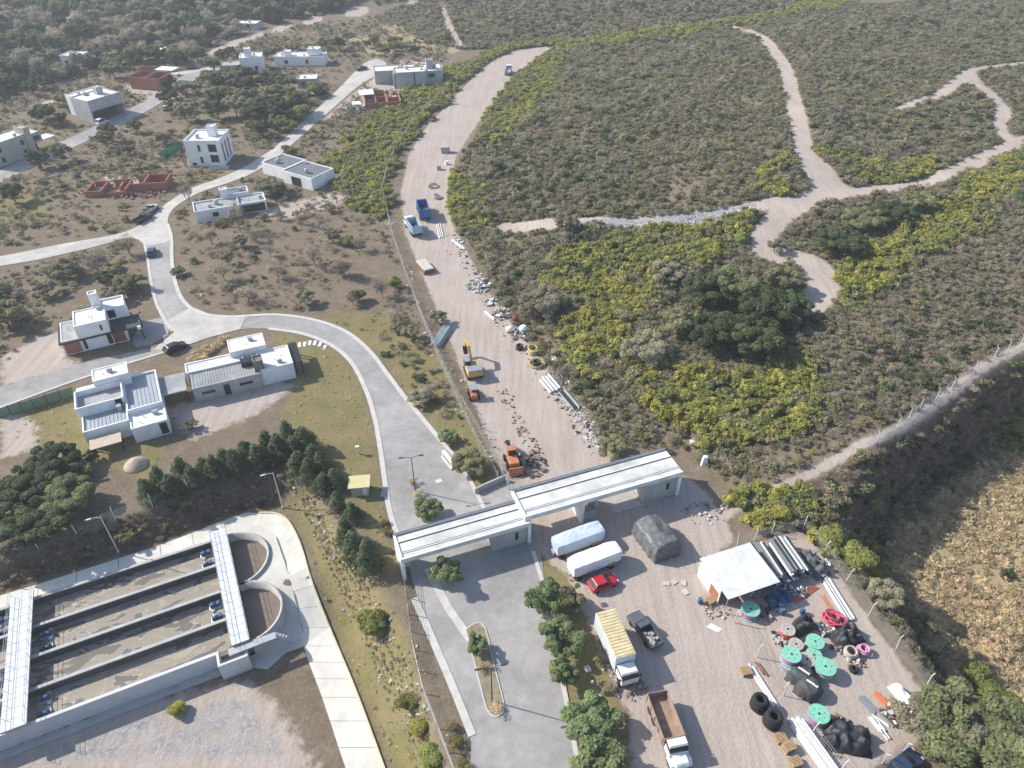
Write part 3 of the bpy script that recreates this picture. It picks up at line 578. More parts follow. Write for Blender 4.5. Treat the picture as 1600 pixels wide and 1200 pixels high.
MB().box(x-5.9, x+0.1, gy2-0.3, gy2+5.0, -0.15, 0.12).build('plinth', M_CONCG, gate); MB().box(x-10.5, x-5.92, gy2+0.2, gy2+4.8, -0.15, 0.06).build('floor_slab', M_CONC, gate)
# low wall and turnstile strip beside the gate
w = kerb('low_boundary_wall', GP([(742,772),(760,763),(790,750)]), 0.25, 1.1, W_GREY); tag(w, 'low grey wall beside the gate on the dirt road side', 'wall')

# ------------------------------------------------------------------ sewage treatment plant
PZ = -3.0
plant = thing('treatment_plant', 'concrete sewage treatment plant with long brown water channels and round ends', 'treatment plant', (PO[0], PO[1], PZ), math.radians(25.5))
M_TANK = mat('tank_concrete', (0.44,0.43,0.41), 0.9, 0.14, 0.7, 0.1); M_TANKW = mat('painted_tank_wall', (0.58,0.58,0.58), 0.85, 0.07, 0.6)
def water_material():
    m = bpy.data.materials.new('sludge_water'); m.use_nodes = True; N = m.node_tree.nodes; L = m.node_tree.links; b = N['Principled BSDF']
    g = N.new('ShaderNodeTexCoord'); mp = N.new('ShaderNodeMapping'); mp.inputs['Scale'].default_value = (0.45, 1.0, 1.0); L.new(g.outputs['Object'], mp.inputs[0])
    n1 = N.new('ShaderNodeTexNoise'); n1.inputs['Scale'].default_value = 0.55; n1.inputs['Detail'].default_value = 9; n1.inputs['Roughness'].default_value = 0.6; n1.inputs['Distortion'].default_value = 0.9; L.new(mp.outputs[0], n1.inputs[0])
    r = N.new('ShaderNodeValToRGB'); L.new(n1.outputs[0], r.inputs[0]); e = r.color_ramp.elements
    st = [(0.0,(0.145,0.13,0.108)),(0.46,(0.155,0.138,0.115)),(0.475,(0.52,0.475,0.40)),(0.49,(0.285,0.245,0.195)),(0.62,(0.30,0.26,0.205)),(0.66,(0.37,0.32,0.255))]
    while len(e) < len(st): e.new(0.5)
    for k, (p_, c_) in enumerate(st): e[k].position = p_; e[k].color = (*c_, 1)
    L.new(r.outputs[0], b.inputs['Base Color']); b.inputs['Roughness'].default_value = 0.55; b.inputs['Specular IOR Level'].default_value = 0.25
    n2 = N.new('ShaderNodeTexNoise'); n2.inputs['Scale'].default_value = 2.5; n2.inputs['Detail'].default_value = 4; L.new(g.outputs['Object'], n2.inputs[0])
    bp = N.new('ShaderNodeBump'); bp.inputs['Strength'].default_value = 0.15; L.new(n2.outputs[0], bp.inputs['Height']); L.new(bp.outputs[0], b.inputs['Normal']); return m
M_SLUDGE = water_material()
M_SLUDGEB = mat('brown_clarifier_water', (0.19,0.15,0.115), 0.35, 0.08, 0.5)
YS = [0, -4.7, -9.4, -14.1, -18.6]; XE = 22.4; XB = 24.6; TOP = 0.35; R_ = 4.7
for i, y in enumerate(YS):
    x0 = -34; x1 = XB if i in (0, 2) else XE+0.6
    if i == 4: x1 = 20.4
    cw = MB().box(x0, x1, y-0.18, y+0.18, -6.2, TOP-0.16).build('channel_wall', mat('wet_shaded_tank_wall', (0.085,0.08,0.075), 0.8, 0.25, 1.0) if i < 4 else M_TANKW, plant)  # inner walls: wet concrete with the face's shade painted into the colour
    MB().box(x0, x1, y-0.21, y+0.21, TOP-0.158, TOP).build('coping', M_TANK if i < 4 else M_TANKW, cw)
MB().box(-34, 20.4, -19.9, -18.785, -6.4, -2.35).build('plinth', M_TANK, plant)
for i in range(4):
    MB().box(-34, XB-0.2 if i != 3 else XB-0.2, YS[i+1]+0.182, YS[i]-0.182, -4, -0.85).build('channel_water', M_SLUDGE, plant)
for k, yc in enumerate((-4.7, -14.0)):
    mb = MB(); n = 22; ro, ri = R_+0.18, R_-0.18; vs = []
    for i in range(n+1):
        t = -math.pi/2+math.pi*i/n; c, s = math.cos(t), math.sin(t)
        vs += [(XB+ro*c, yc+ro*s, -6.3), (XB+ro*c, yc+ro*s, TOP), (XB+ri*c, yc+ri*s, TOP), (XB+ri*c, yc+ri*s, -6.3)]
    fs = [(4*i+j, 4*i+4+j, 4*i+4+(j+1)%4, 4*i+(j+1)%4) for i in range(n) for j in range(4)]+[(3,2,1,0),(4*n,4*n+1,4*n+2,4*n+3)]
    mb.add(vs, fs).build('round_wall', M_TANK, plant, True)
    MB().prism([(XB-0.3, yc-ri)]+[(XB+ri*math.cos(t), yc+ri*math.sin(t)) for t in np.linspace(-math.pi/2, math.pi/2, 20)]+[(XB-0.3, yc+ri)], -4, -1.0).build('clarifier_water', M_SLUDGEB, plant)
MB().box(XB-1.9, XB-1.6, -18.5, -0.2, -4, 0.2).build('channel_wall', M_TANK, plant)
def bridge(x0, x1, y0, y1, z):
    b = MB().box(x0+0.06, x1-0.06, y0, y1, z-0.35, z-0.06).build('walkway', M_TANK, plant)
    n = 15; wx = (x1-x0)/2; wy = (y1-y0)/n; me = MB().box(0.02, wx-0.02, 0.02, wy-0.02, -0.055, 0.0).mesh('deck_panel', mat('deck_panel_concrete', (0.62,0.63,0.64), 0.85, 0.08, 0.9))
    for i in range(2):
        for j in range(n): obj('deck_panel', me, b).location = (x0+i*wx, y0+j*wy, z)
    for xx in (x0+0.05, x1-0.05):
        r = MB()
        for hh in (0.5, 1.0): r.tube((xx, y0, z+hh), (xx, y1, z+hh), 0.025, n=5)
        for j in range(12): r.tube((xx, y0+(y1-y0)*j/11, z-0.1), (xx, y0+(y1-y0)*j/11, z+1.0), 0.025, n=5)
        r.build('railing', M_STEEL, b)
    for j in range(5): MB().box(x0+0.3, x1-0.3, YS[j]-0.15, YS[j]+0.15, TOP, z-0.36).build('bearing', M_TANK, b)
    return b
bridge(-2.5, 0.15, -19.0, 0.9, 1.05); bridge(XE, XB, -18.9, 0.9, 1.05)
# outlet box and steps at the near right corner
mb = MB(); mb.box(20.4, 20.7, -20.6, -18.4, -6.4, TOP); mb.box(20.7, 23.6, -20.6, -20.3, -6.4, TOP); mb.box(23.6, 23.9, -20.6, -17.6, -6.4, TOP); mb.box(20.4, 23.9, -20.28, -18.4, -6.4, -1.6)
mb.build('outlet_box', M_TANKW, plant); MB().box(21.9, 27.6, -19.9, -18.95, 0.5, 0.72).build('platform', M_STEEL, plant)
st = MB()
for k in range(6): st.box(27.6+k*0.3, 27.9+k*0.3, -19.9, -18.95, 0.3-k*0.4, 0.4-k*0.4)
st.build('stair', M_STEEL, plant)
PC, PS = math.cos(math.radians(25.5)), math.sin(math.radians(25.5))
def plant_w(x, y, z=0.0): return Vector((PO[0]+PC*x-PS*y, PO[1]+PS*x+PC*y, PZ+z))
# aerators: blue motors on steel floats
M_BLUE = mat('blue_machine_paint', (0.045,0.11,0.22), 0.5, 0.2, 3.0); M_WHITEP = mat('white_plastic', (0.7,0.7,0.7), 0.5, 0.05, 2.0)
def make_aerator():
    t = thing('aerator', '', 'aerator')
    MB().box(-0.75, 0.75, -0.55, 0.55, -0.12, 0.12).build('float', M_STEEL, t, bevel=0.05)
    MB().tube((-0.2,0,0.35),(0.65,0,0.35),0.26,0.26,12).build('motor', M_BLUE, t, True)
    MB().box(-0.65, -0.2, -0.28, 0.28, 0.122, 0.62).build('gearbox', M_BLUE, t, bevel=0.04)
    mb = MB(); mb.tube((0.4,-0.9,0.05),(0.4,0.9,0.05),0.07,n=6)
    for k in range(9):
        y = -0.8+k*0.2; mb.box(0.15,0.65,y-0.02,y+0.02,-0.02,0.1)
    mb.build('rotor', M_WHITEP, t); return t
aer0 = make_aerator(); n_a = 0
for (x, ys, lab) in ((1.3, (-5.9,-8.1), 'blue motor aerator in the second channel, right of the left walkway'), (1.3, (-15.3,-17.4), 'blue motor aerator in the nearest channel, right of the left walkway'), (-3.8, (-1.3,-3.4), 'blue motor aerator in the farthest channel, left of the left walkway'), (-3.8, (-10.7,-12.8), 'blue motor aerator in the third channel, left of the left walkway'), (21.2, (-1.2,-3.3), 'blue motor aerator in the farthest channel, beside the right walkway'), (21.2, (-10.6,-12.7), 'blue motor aerator in the third channel, beside the right walkway')):
    for y in ys:
        far = 'farther' if y == ys[0] else 'nearer'
        t = aer0 if n_a == 0 else copy_tree(aer0); n_a += 1
        t.location = plant_w(x, y, -0.73); t.rotation_euler = (0,0,math.radians(25.5)+(0 if x < 10 and x > 0 else math.pi)); t['label'] = lab+', '+far+' of the pair'; t['group'] = 'aerators in the water channels'
# pavement round the plant, cut into slabs
OUT = [(-60,955),(0,931),(120,894),(250,852),(340,817),(385,801),(425,802),(450,815),(469,850),(489,915),(527,1010),(560,1090),(602,1205),(620,1260)]
def PL(pts): return [F(*q, -3)[:2] for q in pts]
def PG(pts): return [np.array(G(*q))[:2] for q in pts]
arc = []
for yc in (-4.7, -14.0): arc += [np.array(plant_w(XB+4.75*math.cos(t_), yc+4.75*math.sin(t_)))[:2] for t_ in np.linspace(1.45, -1.35, 12)]
pav = struct(drape('plant_pavement', PL([(340,817),(385,801),(425,802),(450,815),(468,850),(488,915),(505,960),(470,992),(440,1003)])+[np.array(plant_w(25.5,-21.5))[:2], np.array(plant_w(23.9,-20.4))[:2], np.array(plant_w(23.9,-18.9))[:2]]+arc[::-1]+[np.array(plant_w(22.2,0.1))[:2]], mat('plant_concrete', (0.58,0.55,0.49), 0.9, 0.1, 0.5, 0.1, detail=7), 0.03, 1.5))
M_SLAB = mat('slab_concrete', (0.66,0.625,0.555), 0.9, 0.09, 0.5, 0.08, detail=7, patch=0.08, pscale=0.25)
lane = bpy.data.objects.new('plant_lane', None); C.objects.link(lane); struct(lane)
E_ = catmull(PG([(405,802),(430,803),(450,814),(469,850),(489,915),(527,1010),(560,1090),(602,1205),(622,1262)]), 3)
I_ = catmull(PG([(396,822),(415,826),(432,838),(446,866),(458,925),(474,1010),(503,1090),(541,1205),(562,1262)]), 3)
for i in range(len(E_)-1):
    q = [I_[i], E_[i], E_[i+1], I_[i+1]]; cx = sum(q)/4
    q = [p_+(cx-p_)*0.018 for p_ in q]; zz = [float(H(*p_)) for p_ in q]
    MB().hexa([(p_[0],p_[1],z_-0.1) for p_, z_ in zip(q, zz)][::-1], [(p_[0],p_[1],z_+0.075) for p_, z_ in zip(q, zz)][::-1]).build('concrete_slab', M_SLAB, lane)
NA = PL([(-60,955),(0,931),(60,913),(120,894),(185,873),(250,852),(300,833),(345,815)]); 
for i in range(len(NA)-1):
    d = NA[i+1]-NA[i]; n_ = np.array(PV)
    def foot(p_): return p_+n_*max(0.3, (-(p_-PO)@n_)-0.25)
    q = [foot(NA[i]), foot(NA[i+1]), NA[i+1], NA[i]]; cx = sum(q)/4; q = [p_+(cx-p_)*0.015 for p_ in q]
    MB().hexa([(p_[0],p_[1],-3.15) for p_ in q], [(p_[0],p_[1],-2.93) for p_ in q]).build('concrete_slab', M_SLAB, pav)
struct(kerb('plant_kerb', E_, 0.22, 0.24, mat('yellow_white_kerb', (0.60,0.55,0.36), 0.85, 0.12, 0.8)))
struct(kerb('plant_drain_kerb', PG([(431,840),(445,880),(459,930),(474,990)]), 0.15, 0.2, M_TANK))

# ------------------------------------------------------------------ houses
def house(name, label, A, B, z=None):
    o, rz, L = fz(A, B, z) if z else frame(A, B)
    t = thing(name, label, 'house', o, rz); t['len'] = L; return t, L
# H1 white cube house with brick ground floor and dark carport
h, L = house('modern_house', 'white two storey cube house with chimney, brick front panels and dark carport roof', (104,557), (203,533))
mb = MB(); mb.box(0.3, 2.9, 0.02, 0.25, 0.3, 2.6); mb.build('brick_panel', M_BRICK, h); MB().box(8.5,10.5,0.05,0.247,0.3,2.5).build('brick_panel', M_BRICKD, h)
block(h, 0, 10.8, 0.25, 7.5, 2.95, W_WHITE, R_GREY, par=0.12, name='ground_floor_wall'); MB().box(-0.3, 10.9, -0.45, 0.24, 2.72, 2.98).build('roof_edge', M_BLACK, h); MB().box(-0.32,-0.003,-0.45,6.5,2.7,3.0).build('roof_edge', M_BLACK, h)
block(h, 3.0, 8.4, -0.2, 5.6, 5.7, W_WHITE, R_WHITE, z0=2.99, par=0.18, name='upper_floor_wall'); block(h, 7.6, 11.8, 4.2, 8.4, 5.5, W_WHITE, R_WHITE, z0=0, par=0.35, name='upper_floor_wall')
window(h, 'f', 7.0, 3.7, 0.35, 1.2, -0.2); window(h, 'f', 8.55, 3.4, 1.3, 1.6, 4.2); window(h, 'f', 3.4, 0.4, 0.5, 2.0, 0.25); window(h, 'f', 7.4, 0.3, 0.8, 2.1, 0.25)
chimney(h, 6.4, 7.9, 5.8, 7.2, 2.9, 8.0); canopy(h, 8.45, 13.6, -0.6, 4.15, 3.02, R_DARK, 0.3); MB().box(12.9,13.5,-0.9,-0.55,2.5,3.1).build('lamp', W_WHITE, h)
nogo(h, -1, 14, -1.5, 9)
# H2 white house with blue grey zinc roofs
h, L = house('modern_house', 'white house with stepped zinc roofs and small pergola slab, beside the green fence', (129,676), (183,661), 3.2)
block(h, 0, 6.6, 0, 4.6, 3.2, W_WHITE, R_BLUE, par=0.3, ribs=0.6); block(h, 6.62, 11.9, 1.8, 11.5, 3.7, W_WHITE, R_BLUE, par=0.35, ribs=0.6); block(h, 6.64, 12.0, -2.2, 1.78, 2.9, W_WHITE, R_WHITE, par=0.2)
block(h, -0.5, 6.6, 4.62, 9.6, 4.6, W_WHITE, R_GREY, par=1.0); block(h, 2.6, 8.0, 9.62, 13.2, 5.6, W_WHITE, R_WHITE, par=0.12); MB().box(-0.5, 2.58, 9.62, 12.6, 0, 3.2).build('wall', W_WHITE, h)
window(h, 'f', 10.6, 0.3, 1.1, 2.2, -2.2); window(h, 'f', 5.2, 3.3, 1.0, 1.1, 4.62); MB().box(5.2,5.9,3.3,4.3,2.9,3.9).build('vent_box', R_BLUE, h)
canopy(h, 0.5, 5.0, -3.4, -0.9, 2.1, mat('beige_slab', (0.50,0.42,0.32), 0.9, 0.1, 1.0), 0.15); nogo(h, -1, 12.5, -3.5, 14)
# H3 long ribbed roof house
h, L = house('long_house', 'long white and grey house with ribbed metal roofs and stone chimney tower', (300,608), (398,585), 3.0)
block(h, 0, 11.2, 0, 4.6, 3.0, W_GREY, R_GREY, par=0.08, ribs=0.45); block(h, -0.6, 9.0, 4.62, 7.6, 3.3, W_WHITE, R_WHITE, par=0.2, ribs=0.45); block(h, 7.0, 13.2, 6.4, 10.6, 4.3, W_WHITE, R_WHITE, par=0.1)
block(h, 11.22, 16.8, 0.4, 6.38, 3.3, W_WHITE, R_WHITE, par=0.15); chimney(h, 10.4, 12.0, 0.6, 2.6, 0, 4.9, W_STONE); MB().box(8.4,10.3,2.9,4.4,2.95,3.9).build('skylight', M_GLASS, h)
canopy(h, -7.4, -0.9, 0.6, 6.0, 2.7, R_GREY, 0.22)
for a_ in (1.2, 7.4): window(h, 'f', a_, 1.4, 2.2, 0.5, 0)
window(h, 'f', 4.8, 0.2, 1.0, 2.2, 0); canopy(h, 16.9, 18.4, 1.0, 7.5, 2.8, M_BLACK, 0.08, name='pergola'); nogo(h, -8, 19, -1, 11)
# H5 tall white house
h, L = house('tall_white_house', 'tall white two storey house with dark window stacks standing alone above the street', (297,260), (351,260))
k = L/10.3
block(h, 0, L, 0, 9.5, 7.4, W_WHITE, R_WHITE, par=0.5); chimney(h, L*0.55, L*0.55+2.3, 4.5, 6.6, 6.9, 9.6)
for z_ in (1.2, 4.2): window(h, 'f', L*0.66, z_, 2.3, 2.1, 0)
for z_ in (1.0, 4.3): window(h, 'f', L*0.36, z_, 0.7, 1.8, 0)
window(h, 'f', L*0.1, 0.3, 1.2, 0.8, 0)
for y_ in (1.5, 4.0, 6.5): window(h, 'r', y_, 1.0, 0.8, 5.0, L)
for y_ in (0.15, 0.9): MB().box(-1.6+y_*0.8, -1.4+y_*0.8, -0.15, 0.1, 0, 7.2).build('steel_fin', M_BLACK, h)
MB().box(L*0.6, L+1.5, -2.2, -0.05, 0, 0.25).build('terrace', M_CONC, h); nogo(h, -2, L+2, -2.5, 10)
# H4 long low house by the street
h, L = house('low_house', 'long low white house with grey flat roof and chimney beside bare trees', (303,331), (416,313), 3.0)
block(h, 0, L*0.62, 0, 6.0, 3.0, W_WHITE, R_GREY, par=0.35); block(h, L*0.62+0.02, L, 1.0, 6.5, 2.7, W_WHITE, R_GREY, par=0.3); block(h, L*0.42, L*0.80, 6.52, 10.5, 3.4, W_WHITE, R_SLATE, par=0.3)
chimney(h, L*0.4, L*0.4+1.8, 6.0, 7.6, 2.6, 4.8); MB().box(L*0.62+0.03, L-0.5, 0.85, 0.98, 0.3, 2.2).build('glass_front', M_GLASS, h)
for a_ in (4, 8): window(h, 'f', a_, 1.0, 1.4, 1.1, 0)
nogo(h, -1, L+1, -1, 11)
# H6 low house with two slate roofs
h, L = house('low_house', 'low white house with two dark slate flat roofs under the hill hedge', (440,266), (486,279), 3.4)
block(h, 0, L, 0, 8.5, 3.4, W_WHITE, R_SLATE, par=0.25); MB().box(L*0.3, L*0.62, -0.06, -0.002, 0.1, 2.5).build('glass_front', M_GLASS, h); nogo(h, -12, L+1, -1, 12)
block(h, -9.5, -0.5, 1.5, 9.5, 3.2, W_WHITE, R_SLATE, par=0.25)
# H7 grey house at the top of the street
h, L = house('grey_house', 'pale grey concrete house with flat white roofs and roof tank', (619,139), (667,136))
block(h, 0, L, 0, 7.5, 5.6, W_GREY, R_WHITE, par=0.4); block(h, -7.0, L*0.7, 7.52, 15.0, 4.6, W_GREY, R_WHITE, par=0.3); block(h, L+0.02, L+6.5, 3.0, 13.0, 4.8, W_GREY, R_WHITE, par=0.3); chimney(h, L+1.0, L+3.5, 6.5, 9.0, 4.3, 7.6, W_GREY)
MB().box(L*0.6, L*0.64, -0.05, -0.002, 0.5, 5.4).build('dark_slot', M_BLACK, h); MB().box(-0.5,-0.02,0.2,7.0,0,5.0).build('wall', R_SLATE, h); window(h, 'f', L+1.2, 2.4, 2.2, 1.6, 3.0); nogo(h, -8, L+7, -1, 15.5)
# H9 grey house, dark recess under the upper floor
h, L = house('grey_house', 'grey house with white roof and deep dark porch beside the village road', (148,193), (198,177))
block(h, 0, L, 0.0, 9.0, 7.0, W_GREY, R_WHITE, z0=3.6, par=0.3, name='upper_floor_wall'); block(h, 0.02, L-0.02, 4.0, 8.98, 3.598, W_GREY, R_GREY, par=0.05, name='ground_floor_wall'); MB().box(0.5, L-0.5, 3.9, 3.998, 0.1, 3.3).build('glass_front', M_GLASS, h)
MB().box(0.0, 0.4, 0, 4.0, 0, 3.598).build('pier', W_GREY, h); MB().box(L-0.4, L, 0, 4.0, 0, 3.598).build('pier', W_GREY, h); MB().box(L*0.55, L*0.55+2.2, 4, 6, 6.6, 9).build('roof_tank', W_GREY, h); block(h, 2.0, L, 9.02, 15, 6.4, W_WHITE, R_WHITE, par=0.3); nogo(h, -1, L+1, -1, 15.5)
# H10 beige house
h, L = house('beige_house', 'beige two storey house with thick central chimney tower at the left edge', (32,250), (75,234))
block(h, -8, L*0.55, 0, 7.0, 6.3, W_BEIGE, R_WHITE, par=0.3); block(h, L*0.55+0.02, L, 0.5, 7.0, 5.6, W_BEIGE, R_WHITE, z0=2.7, par=0.3); chimney(h, L*0.42, L*0.62, -0.6, 3.5, 0, 7.8, W_BEIGE); MB().box(L*0.6, L-0.4, 3.5, 6.8, 0, 2.69).build('glass_front', M_GLASS, h)
for a_ in (-5.0, 2.0): window(h, 'f', a_, 3.6, 1.0, 1.4, 0); window(h, 'f', a_, 0.8, 1.0, 1.4, 0)
window(h, 'f', L*0.7, 3.4, 2.0, 1.3, 0.5); MB().box(L+0.1, L+5, 2, 6, 2.3, 2.5).build('canopy', W_WHITE, h); MB().box(L+4.7, L+4.9, 2.2, 2.4, 0, 2.298).build('post', W_BEIGE, h); nogo(h, -9, L+5, -1, 8)
# far white houses
def small_house(label, A, B, hh, d, wm=W_WHITE, rm=R_WHITE, extra=None, name='white_house'):
    h, L = house(name, label, A, B); block(h, 0, L, 0, d, hh, wm, rm, par=0.3); window(h, 'f', L*0.62, 0.9, 1.2, 1.4, 0); window(h, 'f', L*0.2, 0.9, 1.4, 1.2, 0)
    if extra: extra(h, L)
    nogo(h, -1, L+1, -1, d+1); return h
small_house('white house with tall chimney block beside a swimming pool', (378,114), (413,112), 5.5, 8, extra=lambda h, L: (chimney(h, L*0.25, L*0.55, 1, 3.5, 5.3, 8.2), block(h, -7.5, -0.02, 0, 7, 3.0, W_GREY, R_GREY, par=0.25)))
small_house('long white house with raised end block behind dark trees', (430,103), (508,103), 3.6, 7, extra=lambda h, L: (block(h, L*0.66, L*0.9, 1.5, 6, 6.0, W_WHITE, R_WHITE, z0=3.61, par=0.2), block(h, L*0.2, L*0.32, 1, 4, 5.2, W_WHITE, R_WHITE, z0=3.61, par=0.2)))
small_house('small white roofed house beside a bright green tree on the street', (466,138), (497,137), 3.2, 7, W_GREY, R_WHITE)
small_house('small white box house among bare trees at the edge of the wood', (98,103), (128,104), 4.0, 7)
small_house('tiny white roofed hut in the trees behind the brick shell', (226,88), (252,89), 2.6, 6)
small_house('pale hut at the foot of the far wood', (362,46), (402,47), 2.8, 7, W_GREY, R_WHITE)
# brick shells under construction: bare hollow-brick walls with open tops
def shell(name, label, A, B, walls, slabs=(), mt=None):
    h, L = frame(A, B)[0], frame(A, B)[2]; t = thing(name, label, 'building site', h, frame(A, B)[1]); mt = mt or M_BRICK
    for (x0, x1, y0, y1, hh) in walls: MB().box(x0*L, x1*L, y0, y1, -0.1, hh).build('brick_wall', mt, t)
    for (x0, x1, y0, y1, z_, m_) in slabs: MB().box(x0*L, x1*L, y0, y1, z_, z_+0.18).build('slab', m_, t)
    nogo(t, -0.5, L+0.5, -0.5, max(w_[3] for w_ in walls)+1, 0.3); return t
shell('brick_shell', 'red brick house shell without roof below the grey house', (572,172), (628,168), [(0,1,0,0.25,2.2),(0,0.02,0.25,12,2.6),(0.98,1,0.25,10,2.4),(0.3,0.32,0.25,8,2.6),(0.62,0.64,0.25,10,2.2),(0.0,0.6,12,12.25,2.8),(0.05,0.28,4,4.25,2.0),(0.34,0.6,6,6.25,2.4),(0.66,0.97,5,5.25,2.2)], [(-0.1,0.3,7,13,2.9,R_WHITE),(-0.35,-0.12,-1,2.5,2.2,R_WHITE)])
shell('brick_shell', 'long brick house shell with dark netting beside the village road', (206,139), (252,142), [(0,1,0,0.25,4.2),(0,0.03,0.25,8,4.6),(0.97,1,0.25,8,4.0),(0.5,0.53,0.25,8,4.2),(0,1,8,8.25,4.4),(-0.2,0.3,12,12.25,5.0),(-0.2,-0.17,8.3,12,4.6),(0.1,0.5,4,4.25,3.6)], [(0.4,1.0,9,14,4.5,R_WHITE)])
shell('brick_shell', 'low brick ruin walls with rubble in the scrub above the street', (134,309), (262,303), [(0.0,0.22,0,0.25,1.6),(0.0,0.015,0.25,7,1.5),(0.2,0.215,0.25,6,1.8),(0.3,0.5,-0.5,-0.25,1.4),(0.5,0.515,-0.5,6,2.0),(0.28,0.5,6,6.25,2.2),(0.55,0.98,2,2.25,2.4),(0.7,0.715,2.25,8,2.6),(0.97,0.985,2.25,8,2.6),(0.55,0.95,8,8.25,2.4),(0.02,0.2,7,7.25,1.6),(0.4,0.42,2,5,1.8)])
t = shell('dark_net_frame', 'dark netted scaffold box at the end of the brick shell', (255,144), (280,140), [(0,1,0,0.2,3.6),(0,0.04,0.2,6,3.6),(0.96,1,0.2,6,3.4),(0,1,6,6.2,3.8)], mt=mat('dark_net', (0.035,0.045,0.04), 0.9, 0.2, 2.0))
# yellow roofed hut by the main road
h, L = frame((548,778), (572,776))[0:3:2]; t = thing('gas_hut', 'small hut with pale yellow roof between conifers and the main road', 'hut', h, frame((548,778),(572,776))[1])
MB().box(0.2, 2.6, 0.2, 2.2, -0.1, 1.9).build('wall', W_GREY, t); MB().box(-0.15, 2.95, -0.1, 2.5, 1.9, 2.03).build('roof', mat('yellow_roof', (0.56,0.50,0.26), 0.8, 0.08, 1.5), t); MB().box(1.8, 2.5, 0.12, 0.197, 0.1, 1.6).build('door', W_WHITE, t); nogo(t, -0.5, 3, -0.5, 3)
# white name wall by the road
p0 = G(692,716); t = thing('sign_wall', 'white entrance sign wall on the right verge of the main road', 'sign', p0, math.radians(-58))
MB().box(-0.2, 2.9, 0, 0.45, -0.2, 1.5).build('panel', W_WHITE, t); MB().box(0.1, 2.6, -0.05, -0.002, 0.5, 1.2).build('plaque', M_STEEL, t); MB().box(-0.35, 3.05, -0.2, 0.65, -0.2, 0.25).build('base', M_KERB, t)
# ------------------------------------------------------------------ vehicles
def paint(name, c, rough=0.3): return mat('paint_'+name, c, rough+0.1, 0.16, 1.8, spec=0.45, detail=7)
P_RED = paint('red', (0.45,0.015,0.03)); P_WHITE = paint('white', (0.72,0.72,0.72), 0.4); P_GREY = paint('dark_grey', (0.10,0.11,0.125)); P_BLUE = paint('blue', (0.03,0.13,0.36)); P_BLACK = paint('black', (0.02,0.022,0.026)); P_SILVER = paint('silver', (0.42,0.43,0.45)); P_NAVY = paint('navy', (0.03,0.05,0.10))
P_YEL = paint('machine_yellow', (0.52,0.37,0.12), 0.5); P_OR = paint('machine_orange', (0.46,0.18,0.09), 0.5); M_TYRE = mat('tyre_rubber', (0.025,0.025,0.026), 0.9, 0.2, 4.0); M_RUST = mat('rusty_steel', (0.20,0.11,0.07), 0.9, 0.35, 1.8, 0.2); M_LAMPW = mat('headlight_lens', (0.7,0.7,0.65), 0.2); M_LAMPR = mat('tail_light', (0.4,0.02,0.02), 0.3)
def wheel(P, x, y, r, w):
    s = 1 if y > 0 else -1
    o = MB().lathe([(r*0.55,-w/2),(r*0.92,-w/2),(r,-w/3),(r,w/3),(r*0.92,w/2),(r*0.55,w/2)], 16).build('wheel', M_TYRE, P, False); o.location = (x, y, r); o.rotation_euler = (math.pi/2,0,0)
    MB().lathe([(0.02,-w*0.42),(r*0.54,-w*0.42),(r*0.54,w*0.42),(0.02,w*0.42)], 12).build('rim', M_STEEL, o)
def hexa_t(x0, x1, y, z0, X0, X1, Y, z1): return MB().hexa([(x0,-y,z0),(x1,-y,z0),(x1,y,z0),(x0,y,z0)], [(X0,-Y,z1),(X1,-Y,z1),(X1,Y,z1),(X0,Y,z1)])
def make_car(P, pm, L=4.1, W=1.7, hatch=True, Hh=1.47):
    h = L/2; w = W/2
    MB().prof([(-h+0.08,0.28),(h-0.1,0.28),(h,0.5),(h-0.08,0.72),(h*0.55,0.93),(-h*0.93,0.97),(-h,0.75)], -w, w).build('body', pm, P, bevel=0.07)
    MB().prof([(-h*0.93,0.9),(h*0.52,0.9),(h*0.12,Hh-0.06),(-h*0.62,Hh-0.06)], -w*0.86, w*0.86).build('windows', M_GLASS, P)
    r = hexa_t(-h*0.70, h*0.14, w*0.87, Hh-0.10, -h*0.62, h*0.08, w*0.78, Hh).build('roof', pm, P, bevel=0.03)
    for sx in (-1, 1):
        for q in ((h*0.52,0.9,h*0.13,Hh-0.08), (-h*0.93,0.9,-h*0.66,Hh-0.08), (-h*0.2,0.9,-h*0.2,Hh-0.08)):
            MB().tube((q[0], sx*w*0.865, q[1]), (q[2], sx*w*0.85, q[3]), 0.05, n=5).build('pillar', pm, P)
        MB().box(h*0.9, h+0.01, sx*w*0.62-0.16, sx*w*0.62+0.16, 0.56, 0.72).build('headlight', M_LAMPW, P); MB().box(-h-0.01, -h*0.93, sx*w*0.72-0.12, sx*w*0.72+0.12, 0.62, 0.86).build('tail_light', M_LAMPR, P)
        for x in (-h*0.62, h*0.62): wheel(P, x, sx*(w-0.1), 0.31, 0.2)
